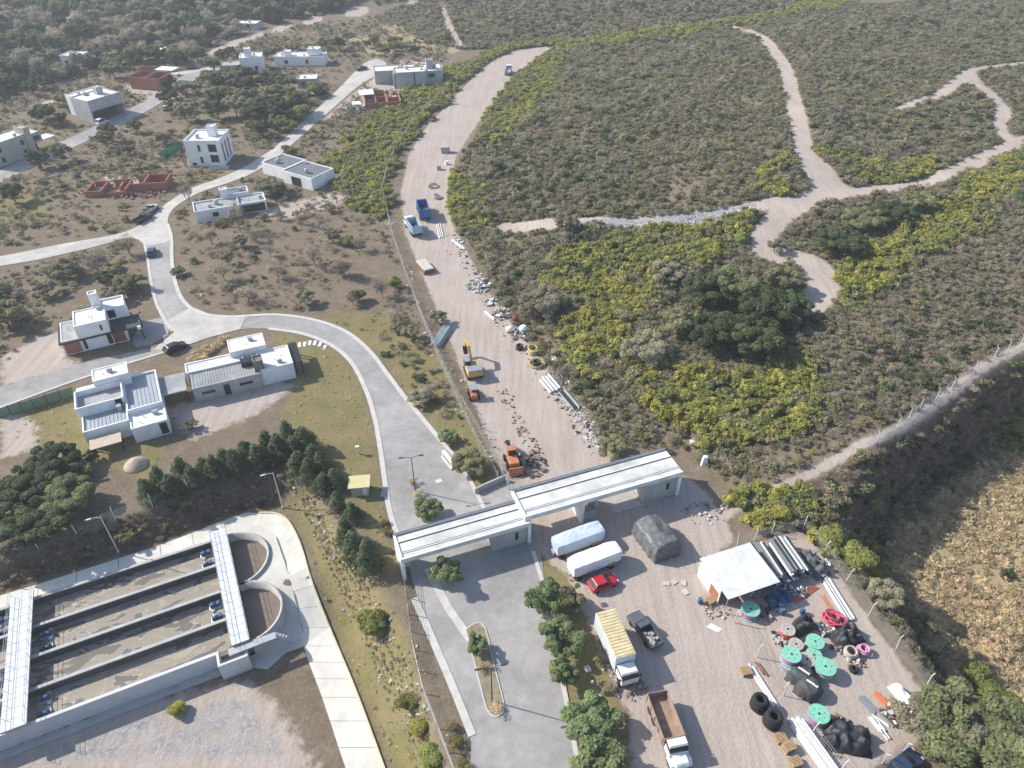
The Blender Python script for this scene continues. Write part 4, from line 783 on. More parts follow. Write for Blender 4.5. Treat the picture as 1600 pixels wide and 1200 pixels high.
def make_pickup(P, pm, load=True, L=5.2, W=1.85):
    h = L/2; w = W/2
    MB().prof([(-h,0.42),(h-0.1,0.42),(h,0.65),(h-0.06,0.98),(h*0.42,1.12),(-h*0.02,1.12),(-h*0.02,0.72),(-h,0.72)], -w, w).build('body', pm, P, bevel=0.06)
    MB().prof([(-h*0.06,1.08),(h*0.42,1.08),(h*0.2,1.66),(-h*0.02,1.68)], -w*0.86, w*0.86).build('windows', M_GLASS, P); hexa_t(-h*0.05, h*0.24, w*0.87, 1.62, -h*0.02, h*0.2, w*0.8, 1.74).build('roof', pm, P, bevel=0.03)
    for s in (-1, 1): MB().box(-h, -h*0.03, s*(w-0.09)-0.05, s*(w-0.09)+0.05, 0.725, 1.15).build('bed_side', pm, P)
    MB().box(-h+0.002, -h+0.1, -w+0.15, w-0.15, 0.725, 1.14).build('tailgate', pm, P)
    for k, sx in enumerate((-1, 1)):
        MB().box(h*0.93, h+0.01, sx*w*0.7-0.16, sx*w*0.7+0.16, 0.72, 0.92).build('headlight', M_LAMPW, P)
        for x in (-h*0.6, h*0.62): wheel(P, x, sx*(w-0.1), 0.38, 0.25)
    if load:
        mb = MB(); r = random.Random(3)
        for i in range(26):
            x, y = r.uniform(-h+0.3, -0.4), r.uniform(-w+0.35, w-0.35); s = r.uniform(0.08,0.2); mb.box(x-s, x+s, y-s, y+s, 0.73, 0.78+s*1.4)
        mb.build('load', mat('rubble_load', (0.36,0.34,0.31), 0.95, 0.3, 4), P)['kind'] = 'stuff'
def make_dumper(P, cabm, bedm, L=7.5, W=2.4, bonnet=False, load=None, bh=1.3):
    w = W/2; h = L/2; bx0 = -h; bx1 = h-2.5
    MB().box(-h+0.3, h-0.5, -0.45, 0.45, 0.62, 0.98).build('chassis', M_BLACK, P)
    if bonnet:
        MB().prof([(h-2.3,0.7),(h,0.7),(h+0.05,1.2),(h-0.2,1.5),(h-1.2,1.62),(h-2.3,1.62)], -w*0.62, w*0.62).build('bonnet', cabm, P, bevel=0.1)
        for s in (-1, 1): MB().prof([(h-1.5,0.62),(h-0.1,0.62),(h-0.2,1.1),(h-0.8,1.28),(h-1.4,1.0)], s*w*0.78-0.25, s*w*0.78+0.25).build('mudguard', cabm, P, bevel=0.06)
        cx0, cx1 = h-2.4, h-1.2
    else: cx0, cx1 = h-2.0, h
    MB().box(cx0, cx1, -w*0.9, w*0.9, 0.75, 1.75).build('cab', cabm, P, bevel=0.06); hexa_t(cx0+0.05, cx1-0.03, w*0.86, 1.74, cx0+0.1, cx1-0.35, w*0.78, 2.5).build('windows', M_GLASS, P); hexa_t(cx0, cx1-0.25, w*0.88, 2.42, cx0+0.05, cx1-0.4, w*0.82, 2.62).build('cab_roof', cabm, P, bevel=0.04)
    z0, z1 = 1.05, 1.05+bh; t = 0.09
    MB().box(bx0, bx1, -w, w, z0, z0+0.1).build('bed_floor', bedm, P)
    for s in (-1, 1):
        MB().box(bx0, bx1, s*(w-t/2)-t/2, s*(w-t/2)+t/2, z0+0.1, z1).build('bed_side', bedm, P)
        for k in range(5): MB().box(bx0+0.3+k*(bx1-bx0-0.6)/4-0.05, bx0+0.3+k*(bx1-bx0-0.6)/4+0.05, s*(w+0.04)-0.04, s*(w+0.04)+0.04, z0, z1-0.03).build('rib', bedm, P)
    MB().box(bx1-t, bx1, -w+t, w-t, z0+0.1, z1+0.25).build('headboard', bedm, P); MB().box(bx0, bx0+t, -w+t, w-t, z0+0.1, z1-0.05).build('tailgate', bedm, P)
    if load: MB().prof([(bx0+0.2,z0+0.1),(bx1-0.2,z0+0.1),(bx1-0.5,z0+0.5),((bx0+bx1)/2,z0+0.85),(bx0+0.5,z0+0.45)], -w+0.2, w-0.2).build('load', load, P, bevel=0.1)
    for s in (-1, 1):
        wheel(P, h-0.9, s*(w-0.2), 0.5, 0.3)
        for x in (-h+1.1, -h+2.3): wheel(P, x, s*(w-0.25), 0.5, 0.42)
def veh(name, label, cat, A, B, up=0.6):
    """A rear spot, B front spot of the vehicle's centre line"""
    a = G(*A, up); b = G(*B, up); m = (a+b)/2; return thing(name, label, cat, (m.x, m.y, float(H(m.x, m.y))+0.02), math.atan2(b.y-a.y, b.x-a.x))
t = veh('hatchback_car', 'small red hatchback parked in the yard below the white covered trailers', 'car', (928,916), (956,905)); make_car(t, P_RED, 3.9, 1.7)
t = veh('pickup_truck', 'dark grey pickup with rubble in its bed beside the box truck', 'pickup truck', (1022,1003), (993,964), 0.8); make_pickup(t, P_GREY)
t = veh('tipper_truck', 'old white bonneted truck with rusty empty tipper bed at the bottom edge', 'truck', (1028,1100), (1062,1190), 0.8); make_dumper(t, P_WHITE, mat('tan_rusty_bed', (0.31,0.225,0.17), 0.9, 0.3, 1.5, 0.2, detail=7), 7.8, 2.4, True, None, 1.15)
t = veh('dump_truck', 'blue dump truck with open bed of earth, farther of the two on the dirt road', 'truck', (667,346), (655,312), 1.2); make_dumper(t, P_BLUE, P_BLUE, 8.0, 2.5, False, mat('brown_earth_load', (0.22,0.13,0.09), 0.95, 0.3, 2, 0.4), 2.1)
t = veh('dump_truck', 'white and blue dump truck with dark load, nearer of the two on the dirt road', 'truck', (654,366), (637,343), 1.2); make_dumper(t, P_WHITE, paint('pale_blue', (0.35,0.48,0.60)), 7.4, 2.4, False, mat('dark_earth_load', (0.06,0.05,0.045), 0.95, 0.3, 2, 0.4), 1.9)
t = veh('parked_truck', 'white flatbed truck parked at the top bend of the dirt road', 'truck', (792,118), (797,104), 1.0); make_dumper(t, P_WHITE, P_SILVER, 7.0, 2.4, False, None, 0.7)
# box truck
t = veh('box_truck', 'box truck with yellow ribbed roof and white sides at the yard edge', 'truck', (946,969), (981,1046), 2.2)
CL, CW = 6.2, 2.44; M_CYEL = mat('yellow_container_roof', (0.58,0.49,0.29), 0.8, 0.2, 1.2, detail=7); M_CWH = mat('white_container_side', (0.66,0.68,0.68), 0.6, 0.06, 1.0)
cx = -0.6
b_ = MB().box(cx-CL/2, cx+CL/2, -CW/2, CW/2, 1.0, 3.55).build('container', M_CWH, t); MB().box(cx-CL/2, cx+CL/2, -CW/2+0.003, CW/2-0.003, 3.552, 3.59).build('container_roof', M_CYEL, t)
rm = MB().box(-0.11, 0.11, -CW/2+0.12, CW/2-0.12, 0, 0.05).mesh('roof_rib', M_CYEL); sm = MB().box(-0.09, 0.09, -0.02, 0.02, 0, 2.3).mesh('side_rib', M_CWH)
for k in range(15):
    obj('roof_rib', rm, t).location = (cx-CL/2+0.25+k*(CL-0.5)/14, 0, 3.592)
    for s in (-1, 1): obj('side_rib', sm, t).location = (cx-CL/2+0.25+k*(CL-0.5)/14, s*(CW/2+0.022), 1.12)
MB().box(-3.6, 4.0, -0.45, 0.45, 0.6, 0.98).build('chassis', M_BLACK, t); MB().box(2.6, 4.3, -1.05, 1.05, 0.7, 1.7).build('cab', P_WHITE, t, bevel=0.06); hexa_t(2.65, 4.28, 1.0, 1.68, 2.7, 3.95, 0.9, 2.3).build('windows', M_GLASS, t); hexa_t(2.6, 4.0, 1.02, 2.24, 2.65, 3.85, 0.95, 2.42).build('cab_roof', P_WHITE, t)
for s in (-1, 1):
    wheel(t, 3.6, s*0.95, 0.48, 0.3); wheel(t, -2.2, s*0.95, 0.48, 0.4); MB().box(4.05,4.2,s*1.25-0.08,s*1.25+0.08,1.5,1.95).build('mirror', M_BLACK, t); MB().tube((4.1,s*1.04,1.7),(4.12,s*1.25,1.7),0.03,n=5).build('mirror_arm', M_BLACK, t)
# covered trailers
M_TARPW = mat('white_tarpaulin', (0.74,0.75,0.77), 0.6, 0.05, 0.8, 0.1)
def covered_trailer(label, A, B, cm=None):
    t = veh('covered_trailer', label, 'trailer', A, B, 2.2); n = 12; m = 20; L, W, Hh = 7.2, 2.3, 2.75; vs = []; r = random.Random(label)
    for i in range(n+1):
        x = -L/2+L*i/n; e = 1-0.13*abs(2*i/n-1)**6
        for j in range(m):
            a_ = math.pi*2*j/m+math.pi/m; c, s = math.cos(a_), math.sin(a_); k = (abs(c)**9+abs(s)**9)**(-1/9)*(0.98+0.04*r.random())
            vs.append((x*(1 if 0 < i < n else 0.985), c*k*W/2*e+r.uniform(-.03,.03), 1.75+s*k*1.05*e+r.uniform(-.03,.03)))
    fs = [(i*m+j, (i+1)*m+j, (i+1)*m+(j+1)%m, i*m+(j+1)%m) for i in range(n) for j in range(m)]+[tuple(range(m-1,-1,-1)), tuple(range(n*m, n*m+m))]
    MB().add(vs, [f[::-1] for f in fs]).build('cover', cm or M_TARPW, t, False)
    MB().box(-L/2+0.4, L/2-0.2, -0.8, 0.8, 0.5, 0.75).build('chassis', M_BLACK, t); MB().tube((L/2-0.3,0,0.6),(L/2+1.2,0,0.5),0.08,n=6).build('drawbar', P_OR, t)
    for x in (-L/2+0.9, L/2-1.6):
        for s in (-1, 1): wheel(t, x, s*1.05, 0.42, 0.3); x > 0 and MB().box(x-0.55, x+0.55, s*1.2-0.14, s*1.2+0.14, 0.86, 1.15).build('mudguard', P_OR, t)
    MB().box(-L/2-0.3, -L/2+0.02, -0.4, 0.4, 0.6, 1.0).build('toolbox', M_STEEL, t)
covered_trailer('long white covered trailer in the gate shadow, the farther of two', (868,850), (938,825), mat('blue_white_tarpaulin', (0.50,0.58,0.68), 0.6, 0.12, 0.8, 0.2)); covered_trailer('long white covered trailer in full sun above the red car', (892,884), (966,856))  # blue-grey tint of the gate shadow is painted into the farther cover
# street cars
def street_car(label, A, B, pm, **k):
    t = veh('parked_car', label, 'car', A, B, 0.7); make_car(t, pm, **k); return t
street_car('dark green car driving up the narrow side street', (236,402), (237,384), P_NAVY, L=4.3); street_car('black car parked behind the long house hedge', (264,546), (282,538), P_BLACK, L=4.2)
t = veh('pickup_truck', 'dark pickup parked on the street corner behind a silver one', 'pickup truck', (214,345), (232,335), 0.8); make_pickup(t, P_BLACK, False)
t = veh('pickup_truck', 'silver pickup parked on the street beside the scrub', 'pickup truck', (226,332), (243,320), 0.8); make_pickup(t, P_SILVER, False)
street_car('silver car parked beside the village road near olive trees', (255,172), (265,164), P_SILVER); street_car('white car at the end of the dark netted shell', (283,134), (296,132), P_SILVER); street_car('dark car under the round tree on the pale lane', (293,105), (308,104), P_GREY)
street_car('white van by the porch of the grey house', (155,192), (163,189), P_WHITE, Hh=1.9); street_car('dark car parked by the bright green tree on the upper street', (497,145), (508,140), P_BLACK); street_car('white jeep in front of the small white roofed house', (488,146), (498,142), P_WHITE, Hh=1.7)
t = veh('pickup_truck', 'dark pickup at the head of the upper street', 'pickup truck', (556,108), (572,104), 0.8); make_pickup(t, P_GREY, True)
street_car('car on the far track at the top edge', (497,23), (503,20), P_SILVER); street_car('dark car beyond the far track bend', (527,18), (533,15), P_BLACK); street_car('dark blue car half hidden at the bottom right below the yard fence', (1398,1206), (1428,1182), P_NAVY, L=4.4, W=1.8)
# ------------------------------------------------------------------ machines on the dirt road
def tracks(P, L, w, r, y):
    for s in (-1, 1):
        MB().prof([(-L/2+r*0.5,0),(L/2-r*0.5,0),(L/2,r*0.6),(L/2,r*1.3),(L/2-r*0.5,r*1.9),(-L/2+r*0.5,r*1.9),(-L/2,r*1.3),(-L/2,r*0.6)], s*y-w/2, s*y+w/2).build('track', M_TYRE, P)
t = veh('excavator', 'yellow tracked excavator with raised arm on the dirt road', 'excavator', (745,592), (733,562), 1.0); tracks(t, 3.6, 0.6, 0.42, 1.1)
MB().box(-0.8, 0.8, -0.8, 0.8, 0.5, 0.9).build('turntable', M_BLACK, t); MB().box(-2.3, 1.1, -1.35, 1.35, 0.9, 2.0).build('house', P_YEL, t, bevel=0.12); MB().box(-2.2, -0.6, -1.3, 1.3, 2.0, 2.25).build('engine_cover', M_STEEL, t, bevel=0.05)
MB().box(0.0, 1.5, 0.35, 1.35, 1.0, 2.8).build('cab', M_GLASS, t, bevel=0.08); MB().box(-0.02, 1.52, 0.33, 1.37, 2.8, 2.92).build('cab_roof', M_STEEL, t)
def beam(P, name, pts, w, th, m):
    mb = MB()
    for (a, b_) in zip(pts[:-1], pts[1:]):
        d = Vector((b_[0]-a[0], 0, b_[1]-a[1])).normalized(); n = Vector((-d.z, 0, d.x))*th/2; A_ = Vector((a[0],0,a[1])); B_ = Vector((b_[0],0,b_[1]))
        mb.prof([((A_-n).x,(A_-n).z),((B_-n).x,(B_-n).z),((B_+n).x,(B_+n).z),((A_+n).x,(A_+n).z)], -w/2, w/2)
    return mb.build(name, m, P)
beam(t, 'boom', [(1.0,1.7),(2.8,3.9),(5.0,4.2)], 0.45, 0.5, P_YEL); beam(t, 'stick', [(5.0,4.35),(5.9,2.0)], 0.32, 0.36, P_YEL); beam(t, 'bucket', [(5.9,2.1),(5.5,1.2),(4.9,1.0)], 1.0, 0.3, M_BLACK); beam(t, 'boom_ram', [(1.3,1.4),(2.6,3.0)], 0.16, 0.16, M_STEEL)
t = veh('compact_loader', 'small orange loader with grey canopy behind the excavator', 'loader', (742,622), (738,606), 0.8)
MB().box(-1.3, 1.0, -0.6, 0.6, 0.45, 1.2).build('body', P_OR, t, bevel=0.08); MB().box(-0.8, 0.6, -0.65, 0.65, 2.0, 2.12).build('canopy', M_STEEL, t)
for x, y in ((-0.7,-0.55),(0.5,-0.55),(-0.7,0.55),(0.5,0.55)): MB().tube((x,y,1.2),(x,y,2.0),0.05,n=5).build('canopy_post', M_BLACK, t); wheel(t, x*1.25, y*1.45, 0.42, 0.32)
MB().prof([(1.3,0.1),(1.9,0.1),(1.9,0.25),(1.5,0.3),(1.4,0.8),(1.25,0.8)], -0.85, 0.85).build('bucket', M_RUST, t); MB().box(-0.4, 0.2, -0.3, 0.3, 1.2, 1.45).build('seat', M_BLACK, t)
t = veh('trenching_machine', 'orange trenching machine with black digging boom beside the gate', 'trencher', (806,735), (795,702), 0.8)
MB().box(-1.8, 1.0, -0.75, 0.75, 0.7, 1.7).build('body', P_OR, t, bevel=0.1); MB().box(0.0, 1.0, -0.6, 0.6, 1.7, 2.7).build('cab', M_GLASS, t, bevel=0.05); MB().box(-0.05, 1.05, -0.65, 0.65, 2.7, 2.85).build('cab_roof', P_OR, t)
for s in (-1, 1): wheel(t, -1.2, s*1.0, 0.65, 0.4); wheel(t, 0.9, s*1.0, 0.55, 0.35)
beam(t, 'digging_boom', [(1.3,1.2),(3.0,1.9),(4.2,0.6)], 0.5, 0.45, M_TYRE); MB().torus((2.2,0,1.4),0.95,0.16,16,6,'y').build('digging_chain', M_TYRE, t); MB().prof([(-2.9,0.2),(-2.4,0.2),(-2.3,1.3),(-2.5,1.35)], -1.1, 1.1).build('blade', P_OR, t); MB().box(-2.4,-1.75,-0.3,0.3,0.6,0.9).build('blade_arm', M_BLACK, t)
# ------------------------------------------------------------------ lamps
M_POLE = mat('lamp_pole_white', (0.62,0.62,0.60), 0.5); M_POLED = mat('lamp_pole_dark', (0.05,0.05,0.055), 0.5)
def lamp(label, px, py, hh, arms, m, rz):
    p = G(px, py); t = thing('street_lamp', label, 'street lamp', p, rz, 'street lamps')
    MB().tube((0,0,-0.2),(0,0,hh),0.09,0.055,8).build('pole', m, t); MB().box(-0.2,0.2,-0.2,0.2,-0.1,0.12).build('base', M_CONCG, t)
    for s in arms:
        MB().path([(0,0,hh-0.1),(0.5*s,0,hh+0.12),(1.2*s,0,hh+0.2)], 0.04, 6).build('arm', m, t); MB().hexa([(1.1*s,-0.12,hh+0.12),(1.75*s,-0.12,hh+0.16),(1.75*s,0.12,hh+0.16),(1.1*s,0.12,hh+0.12)][::(1 if s>0 else -1)], [(1.1*s,-0.1,hh+0.24),(1.75*s,-0.08,hh+0.24),(1.75*s,0.08,hh+0.24),(1.1*s,0.1,hh+0.24)][::(1 if s>0 else -1)]).build('lamp_head', m, t)
lamp('tall pale lamp post on the concrete edge north of the water channels', 185, 862, 7.2, (-1,), M_POLE, math.radians(25)); lamp('tall pale lamp post at the corner of the plant pavement', 442, 793, 7.2, (-1,), M_POLE, math.radians(25))
lamp('dark two armed lamp post among planted bushes before the gate', 649, 768, 6.9, (-1,1), M_POLED, 0.2); lamp('dark two armed lamp post on the median island at the bottom', 769, 1096, 6.9, (-1,1), M_POLED, 0.2)
t = thing('service_post', 'short white service post on the dry lawn beside the road', 'post', G(560,709), 0.3); MB().tube((0,0,-0.1),(0,0,1.1),0.12,n=8).build('post', M_POLE, t); MB().box(-0.3,0.3,-0.2,0.2,1.1,1.6).build('cabinet', W_WHITE, t, bevel=0.03)
# ------------------------------------------------------------------ fences: concrete posts with bent tops, strung wire
def post_mesh(h, bent, r=0.07):
    mb = MB().tube((0,0,-0.3),(0,0,h),r,r*0.9,5)
    if bent: mb.tube((0,0,h-0.05),(0.32,0,h+0.38),r*0.85,r*0.7,5)
    return mb.mesh('post', M_POST)
PM_B = post_mesh(2.2, True); PM_S = post_mesh(1.9, False); M_WIRE = mat('fence_wire', (0.42,0.42,0.41), 0.6)
def fence(label, pts, spacing, pm, h, name='wire_fence', wires=6, ground=True, side=0.0, wr=0.013):
    W = [np.array(G(*q))[:2] for q in pts]; t = thing(name, label, 'fence', (W[0][0], W[0][1], 0)); P = []
    for a, b_ in zip(W[:-1], W[1:]):
        n = max(1, round(np.hypot(*(b_-a))/spacing)); P += [a+(b_-a)*k/n for k in range(n)]
    P.append(W[-1]); V_ = []
    for i, q in enumerate(P):
        d = P[min(i+1,len(P)-1)]-P[max(i-1,0)]; o = obj('post', pm, t); z = float(H(*q)); V_.append(Vector((q[0]-W[0][0], q[1]-W[0][1], z))); o.location = V_[-1]; o.rotation_euler = (random.gauss(0,0.03), random.gauss(0,0.03), math.atan2(d[1], d[0])+math.pi/2+side)
    mb = MB()
    for k in range(wires):
        for a, b_ in zip(V_[:-1], V_[1:]): mb.tube(a+Vector((0,0,h*(k+0.7)/wires)), b_+Vector((0,0,h*(k+0.7)/wires)), wr, wr, 3, False)
    if wires:
        for a, b_ in zip(V_[:-1], V_[1:]):                        # mesh verticals
            n = max(2, int((b_-a).length/0.35))
            for j in range(1, n):
                q = a+(b_-a)*j/n; mb.tube(q+Vector((0,0,0.05)), q+Vector((0,0,h)), wr*0.7, wr*0.7, 3, False)
        mb.build('wire_mesh', M_WIRE, t)['kind'] = 'stuff'
    return t
fence('wire fence with bent concrete posts above the bank behind the treatment plant', [(-30,888),(60,857),(121,836),(239,793),(296,770),(351,749),(405,730),(452,713),(472,728),(503,770)], 5.2, PM_B, 2.1)
fence('wire fence beside the paved road running down from the gate column', [(632,910),(638,960),(646,1015),(662,1085),(684,1140),(712,1215)], 3.2, PM_S, 1.9, wires=8, wr=0.02)
fence('wire fence with pale posts along the left side of the dirt road', [(598,300),(612,365),(634,430),(660,500),(690,575),(722,645),(752,705),(778,750)], 3.0, PM_S, 1.8)
fence('wire fence with pale posts climbing behind the yellow hedge', [(598,300),(607,262),(630,218),(667,172),(706,132),(742,100),(800,76)], 4.0, PM_B, 2.1)
fence('second line of posts between verge and dirt road above the gate', [(648,470),(680,545),(712,615),(745,670),(775,725),(795,765)], 3.6, PM_S, 1.8)
fence('yard fence round the storage compound on the bank side', [(1100,872),(1152,853),(1205,836),(1254,828),(1287,866),(1322,908),(1357,962),(1400,1014),(1446,1074),(1487,1130),(1440,1162),(1378,1193),(1330,1220)], 3.6, PM_B, 2.2)
fence('inner yard fence between the reels and the vehicle yard', [(1148,973),(1182,1027),(1224,1087),(1268,1147),(1312,1207)], 4.8, PM_B, 2.1, wires=4)
fence('pale fence posts along the ridge path above the shaded bank', [(1240,758),(1284,737),(1325,714),(1368,692),(1402,668),(1437,640),(1486,608),(1521,582),(1552,560),(1592,543)], 4.4, PM_B, 2.0, wires=3)
fence('short white posts at the top of the mound', [(800,80),(830,70),(858,68),(884,62)], 4.0, PM_S, 1.8, wires=3)
# green mesh garden fence in panels
M_GMESH = mat('green_mesh_fence', (0.17,0.25,0.17), 0.85, 0.12, 1.0)
W = [np.array(G(*q)) for q in ((0,653),(54,637),(118,617))]; t = thing('garden_fence', 'pale green mesh panel fence on the lawn along the street', 'fence', W[0]); 
for k, (a, b_) in enumerate(((0,1),(1,2))):
    for j in range(3):
        A_ = Vector(W[a]+(W[b_]-W[a])*(j/3)-W[0]); B_ = Vector(W[a]+(W[b_]-W[a])*((j+0.97)/3)-W[0]); n_ = (B_-A_).cross(Vector((0,0,1))).normalized()*0.02
        MB().hexa([A_-n_, B_-n_, B_+n_, A_+n_], [A_-n_+Vector((0,0,1.8)), B_-n_+Vector((0,0,1.8)), B_+n_+Vector((0,0,1.8)), A_+n_+Vector((0,0,1.8))]).build('mesh_panel', M_GMESH, t); MB().tube(A_, A_+Vector((0,0,2.0)), 0.06, n=6).build('post', M_BLACK, t)
a_ = G(252,249); b_ = G(284,233); t = thing('net_screen', 'bright green net screen standing left of the tall white house', 'screen', a_); d = b_-a_; n_ = d.cross(Vector((0,0,1))).normalized()
for j in range(4):
    A_ = d*j/4; B_ = d*(j+0.98)/4; w_ = n_*(0.25 if j % 2 else -0.2)
    MB().hexa([A_-n_*0.03, B_+w_-n_*0.03, B_+w_+n_*0.03, A_+n_*0.03], [q+Vector((0,0,2.0+0.2*(j%2))) for q in (A_-n_*0.03, B_+w_-n_*0.03, B_+w_+n_*0.03, A_+n_*0.03)]).build('net_panel', M_GREENNET, t)
    MB().tube(A_, A_+Vector((0,0,2.3)), 0.05, n=5).build('post', M_BLACK, t)
# ------------------------------------------------------------------ storage yard
t_ = F(1094, 873, 3.3); u_ = F(1160, 852, 3.3); ang = math.atan2(u_[1]-t_[1], u_[0]-t_[0])
shed = thing('storage_shed', 'open storage shed with bright white metal roof in the yard', 'shed', (t_[0], t_[1], 0), ang); SL, SD = 7.6, 6.4
M_SHEETW = mat('white_metal_sheet', (0.64,0.635,0.61), 0.5, 0.10, 0.9, patch=0.08, pscale=0.4)
for k in range(8):
    x0 = k*SL/8; MB().hexa([(x0+0.01,-SD,3.05),(x0+SL/8-0.01,-SD,3.05),(x0+SL/8-0.01,0.1,3.2),(x0+0.01,0.1,3.2)], [(x0+0.01,-SD,3.11),(x0+SL/8-0.01,-SD,3.11),(x0+SL/8-0.01,0.1,3.26),(x0+0.01,0.1,3.26)]).build('roof_sheet', M_SHEETW, shed)
MB().box(0.1,0.25,-SD*0.75,-0.1,0,2.72).build('side_wall', W_WHITE, shed); MB().box(0.1,SL-0.1,-0.15,0,0,3.15).build('back_wall', W_GREY, shed); MB().box(0.06,0.098,-SD*0.72,-SD*0.45,0.1,1.9).build('door', M_BRICK, shed)
for x in (0.2, SL/2, SL-0.2): MB().tube((x,-SD+0.2,0),(x,-SD+0.2,3.04),0.06,n=6).build('post', M_STEEL, shed)
M_PIPEG = mat('grey_pipe', (0.20,0.22,0.23), 0.5, 0.15, 2.0); M_PIPEW = mat('white_pipe', (0.70,0.70,0.68), 0.5, 0.05, 2.0); M_PIPEB = mat('black_pipe', (0.035,0.037,0.04), 0.55, 0.2, 2.0); M_PIPEO = mat('orange_pipe', (0.55,0.17,0.06), 0.6, 0.1, 2.0); M_PIPET = mat('teal_grey_pipe', (0.33,0.40,0.38), 0.5, 0.1, 2.0)
def pipes(name, label, A, B, n, r, mats, layers=1, seed=1, z0=0.0, cat='pipes', jit=0.3, spread=1.02, n_seg=7, part='pipe'):
    a = G(*A); b_ = G(*B); d = b_-a; L = math.hypot(d.x, d.y); t = thing(name, label, cat, (a.x, a.y, a.z), math.atan2(d.y, d.x)); rr = random.Random(seed)
    for l in range(layers):
        for k in range(n-l):
            y = (k-(n-l-1)/2)*2*r*spread; m_ = mats[rr.randrange(len(mats))]; x0 = rr.uniform(-jit, jit)
            MB().tube((x0, y, z0+r+l*1.74*r), (x0+L-rr.random()*jit, y+rr.uniform(-1,1)*r*0.2, z0+r+l*1.74*r), r, r, n_seg).build(part, m_, t)
    return t
# rack of pipes beside the shed
rk = pipes('pipe_rack', 'rack of long dark and white pipes beside the white shed roof', (1206,915), (1172,862), 11, 0.15, [M_PIPEG, M_PIPEG, M_PIPEB, M_PIPEW], 2, 3, 1.4); d_ = rk
for x in (0.8, 3.0, 5.4): MB().box(x-0.08, x+0.08, -1.75, 1.75, 1.25, 1.4).build('cross_beam', M_STEEL, rk); [MB().tube((x, s*1.5, 0),(x, s*1.5, 1.26),0.07,n=5).build('leg', M_STEEL, rk) for s in (-1, 1)]
rk = pipes('pipe_rack', 'rack of grey and bright white pipes at the fenced corner of the yard', (1246,906), (1210,853), 10, 0.15, [M_PIPEG, M_PIPEW, M_PIPEW, M_PIPEB], 2, 5, 1.4)
for x in (0.8, 3.0, 5.4): MB().box(x-0.08, x+0.08, -1.5, 1.5, 1.25, 1.4).build('cross_beam', M_STEEL, rk); [MB().tube((x, s*1.4, 0),(x, s*1.4, 1.26),0.07,n=5).build('leg', M_STEEL, rk) for s in (-1, 1)]
cn = thing('ribbed_canopy', 'dark ribbed sheet canopy carrying the pipe racks right of the white shed', 'canopy', shed.location, ang)
for k in range(14): MB().hexa([(SL+0.15+k*0.42,-SD+0.7,1.08),(SL+0.55+k*0.42,-SD+0.7,1.08),(SL+0.55+k*0.42,0.0,1.12),(SL+0.15+k*0.42,0.0,1.12)], [(SL+0.15+k*0.42,-SD+0.7,1.14),(SL+0.55+k*0.42,-SD+0.7,1.14+0.05*(k%2)),(SL+0.55+k*0.42,0.0,1.18+0.05*(k%2)),(SL+0.15+k*0.42,0.0,1.18)]).build('ribbed_sheet', M_PIPEG if k % 3 else M_PIPEB, cn)
for x, y in ((SL+0.4,-0.3),(SL+5.6,-0.3),(SL+0.4,-SD+1),(SL+5.6,-SD+1)): MB().tube((x,y,0),(x,y,1.09),0.06,n=6).build('post', M_STEEL, cn)
pipes('pipe_bundle', 'bundle of white and grey poles lying along the inside of the yard fence', (1291,908), (1331,972), 7, 0.09, [M_PIPEW, M_PIPEW, M_PIPEG], 2, 7)
pipes('orange_rods', 'orange rods lying on the ground below the pipe racks', (1240,940), (1276,915), 5, 0.06, [M_PIPEO], 1, 9, spread=1.6); pipes('orange_rods', 'thin orange rods beside the white pole bundle', (1284,930), (1306,962), 3, 0.05, [M_PIPEO], 1, 10, spread=2.2)
pipes('pole_bundle', 'thick stack of long white poles at the bottom edge of the yard', (1243,1128), (1312,1226), 6, 0.16, [M_PIPEW], 3, 11); pipes('white_pipes', 'white pipes leaning along the inner yard fence near the tyres', (1172,1042), (1214,1108), 3, 0.13, [M_PIPEW], 1, 12); pipes('rusty_beams', 'rusty beams on the ground by the inner yard fence', (1182,1036), (1198,1058), 2, 0.12, [M_RUST], 1, 13)
pipes('steel_sheets', 'grey steel bars lying flat in the middle of the compound', (1345,1090), (1372,1118), 6, 0.08, [M_PIPEG], 1, 14); pipes('steel_sheets', 'grey steel bars lying flat near the right fence of the compound', (1378,1112), (1406,1140), 7, 0.08, [M_PIPEG, M_PIPEB], 1, 15)
pipes('orange_tubes', 'short bright orange tubes in the compound', (1367,1083), (1388,1104), 5, 0.07, [M_PIPEO], 2, 16); pipes('pale_boards', 'pale narrow boards lying beside the orange tubes', (1365,1119), (1391,1137), 2, 0.07, [M_PIPEW], 1, 17); pipes('white_offcuts', 'pile of white pipe offcuts next to the black heap', (1366,1127), (1388,1155), 5, 0.08, [M_PIPEW], 2, 18, jit=0.8); pipes('rusty_rods', 'tangle of rusty reinforcing rods near the wrapped bundle', (1392,1096), (1418,1130), 9, 0.035, [M_RUST], 2, 19, jit=0.7, spread=2.6)
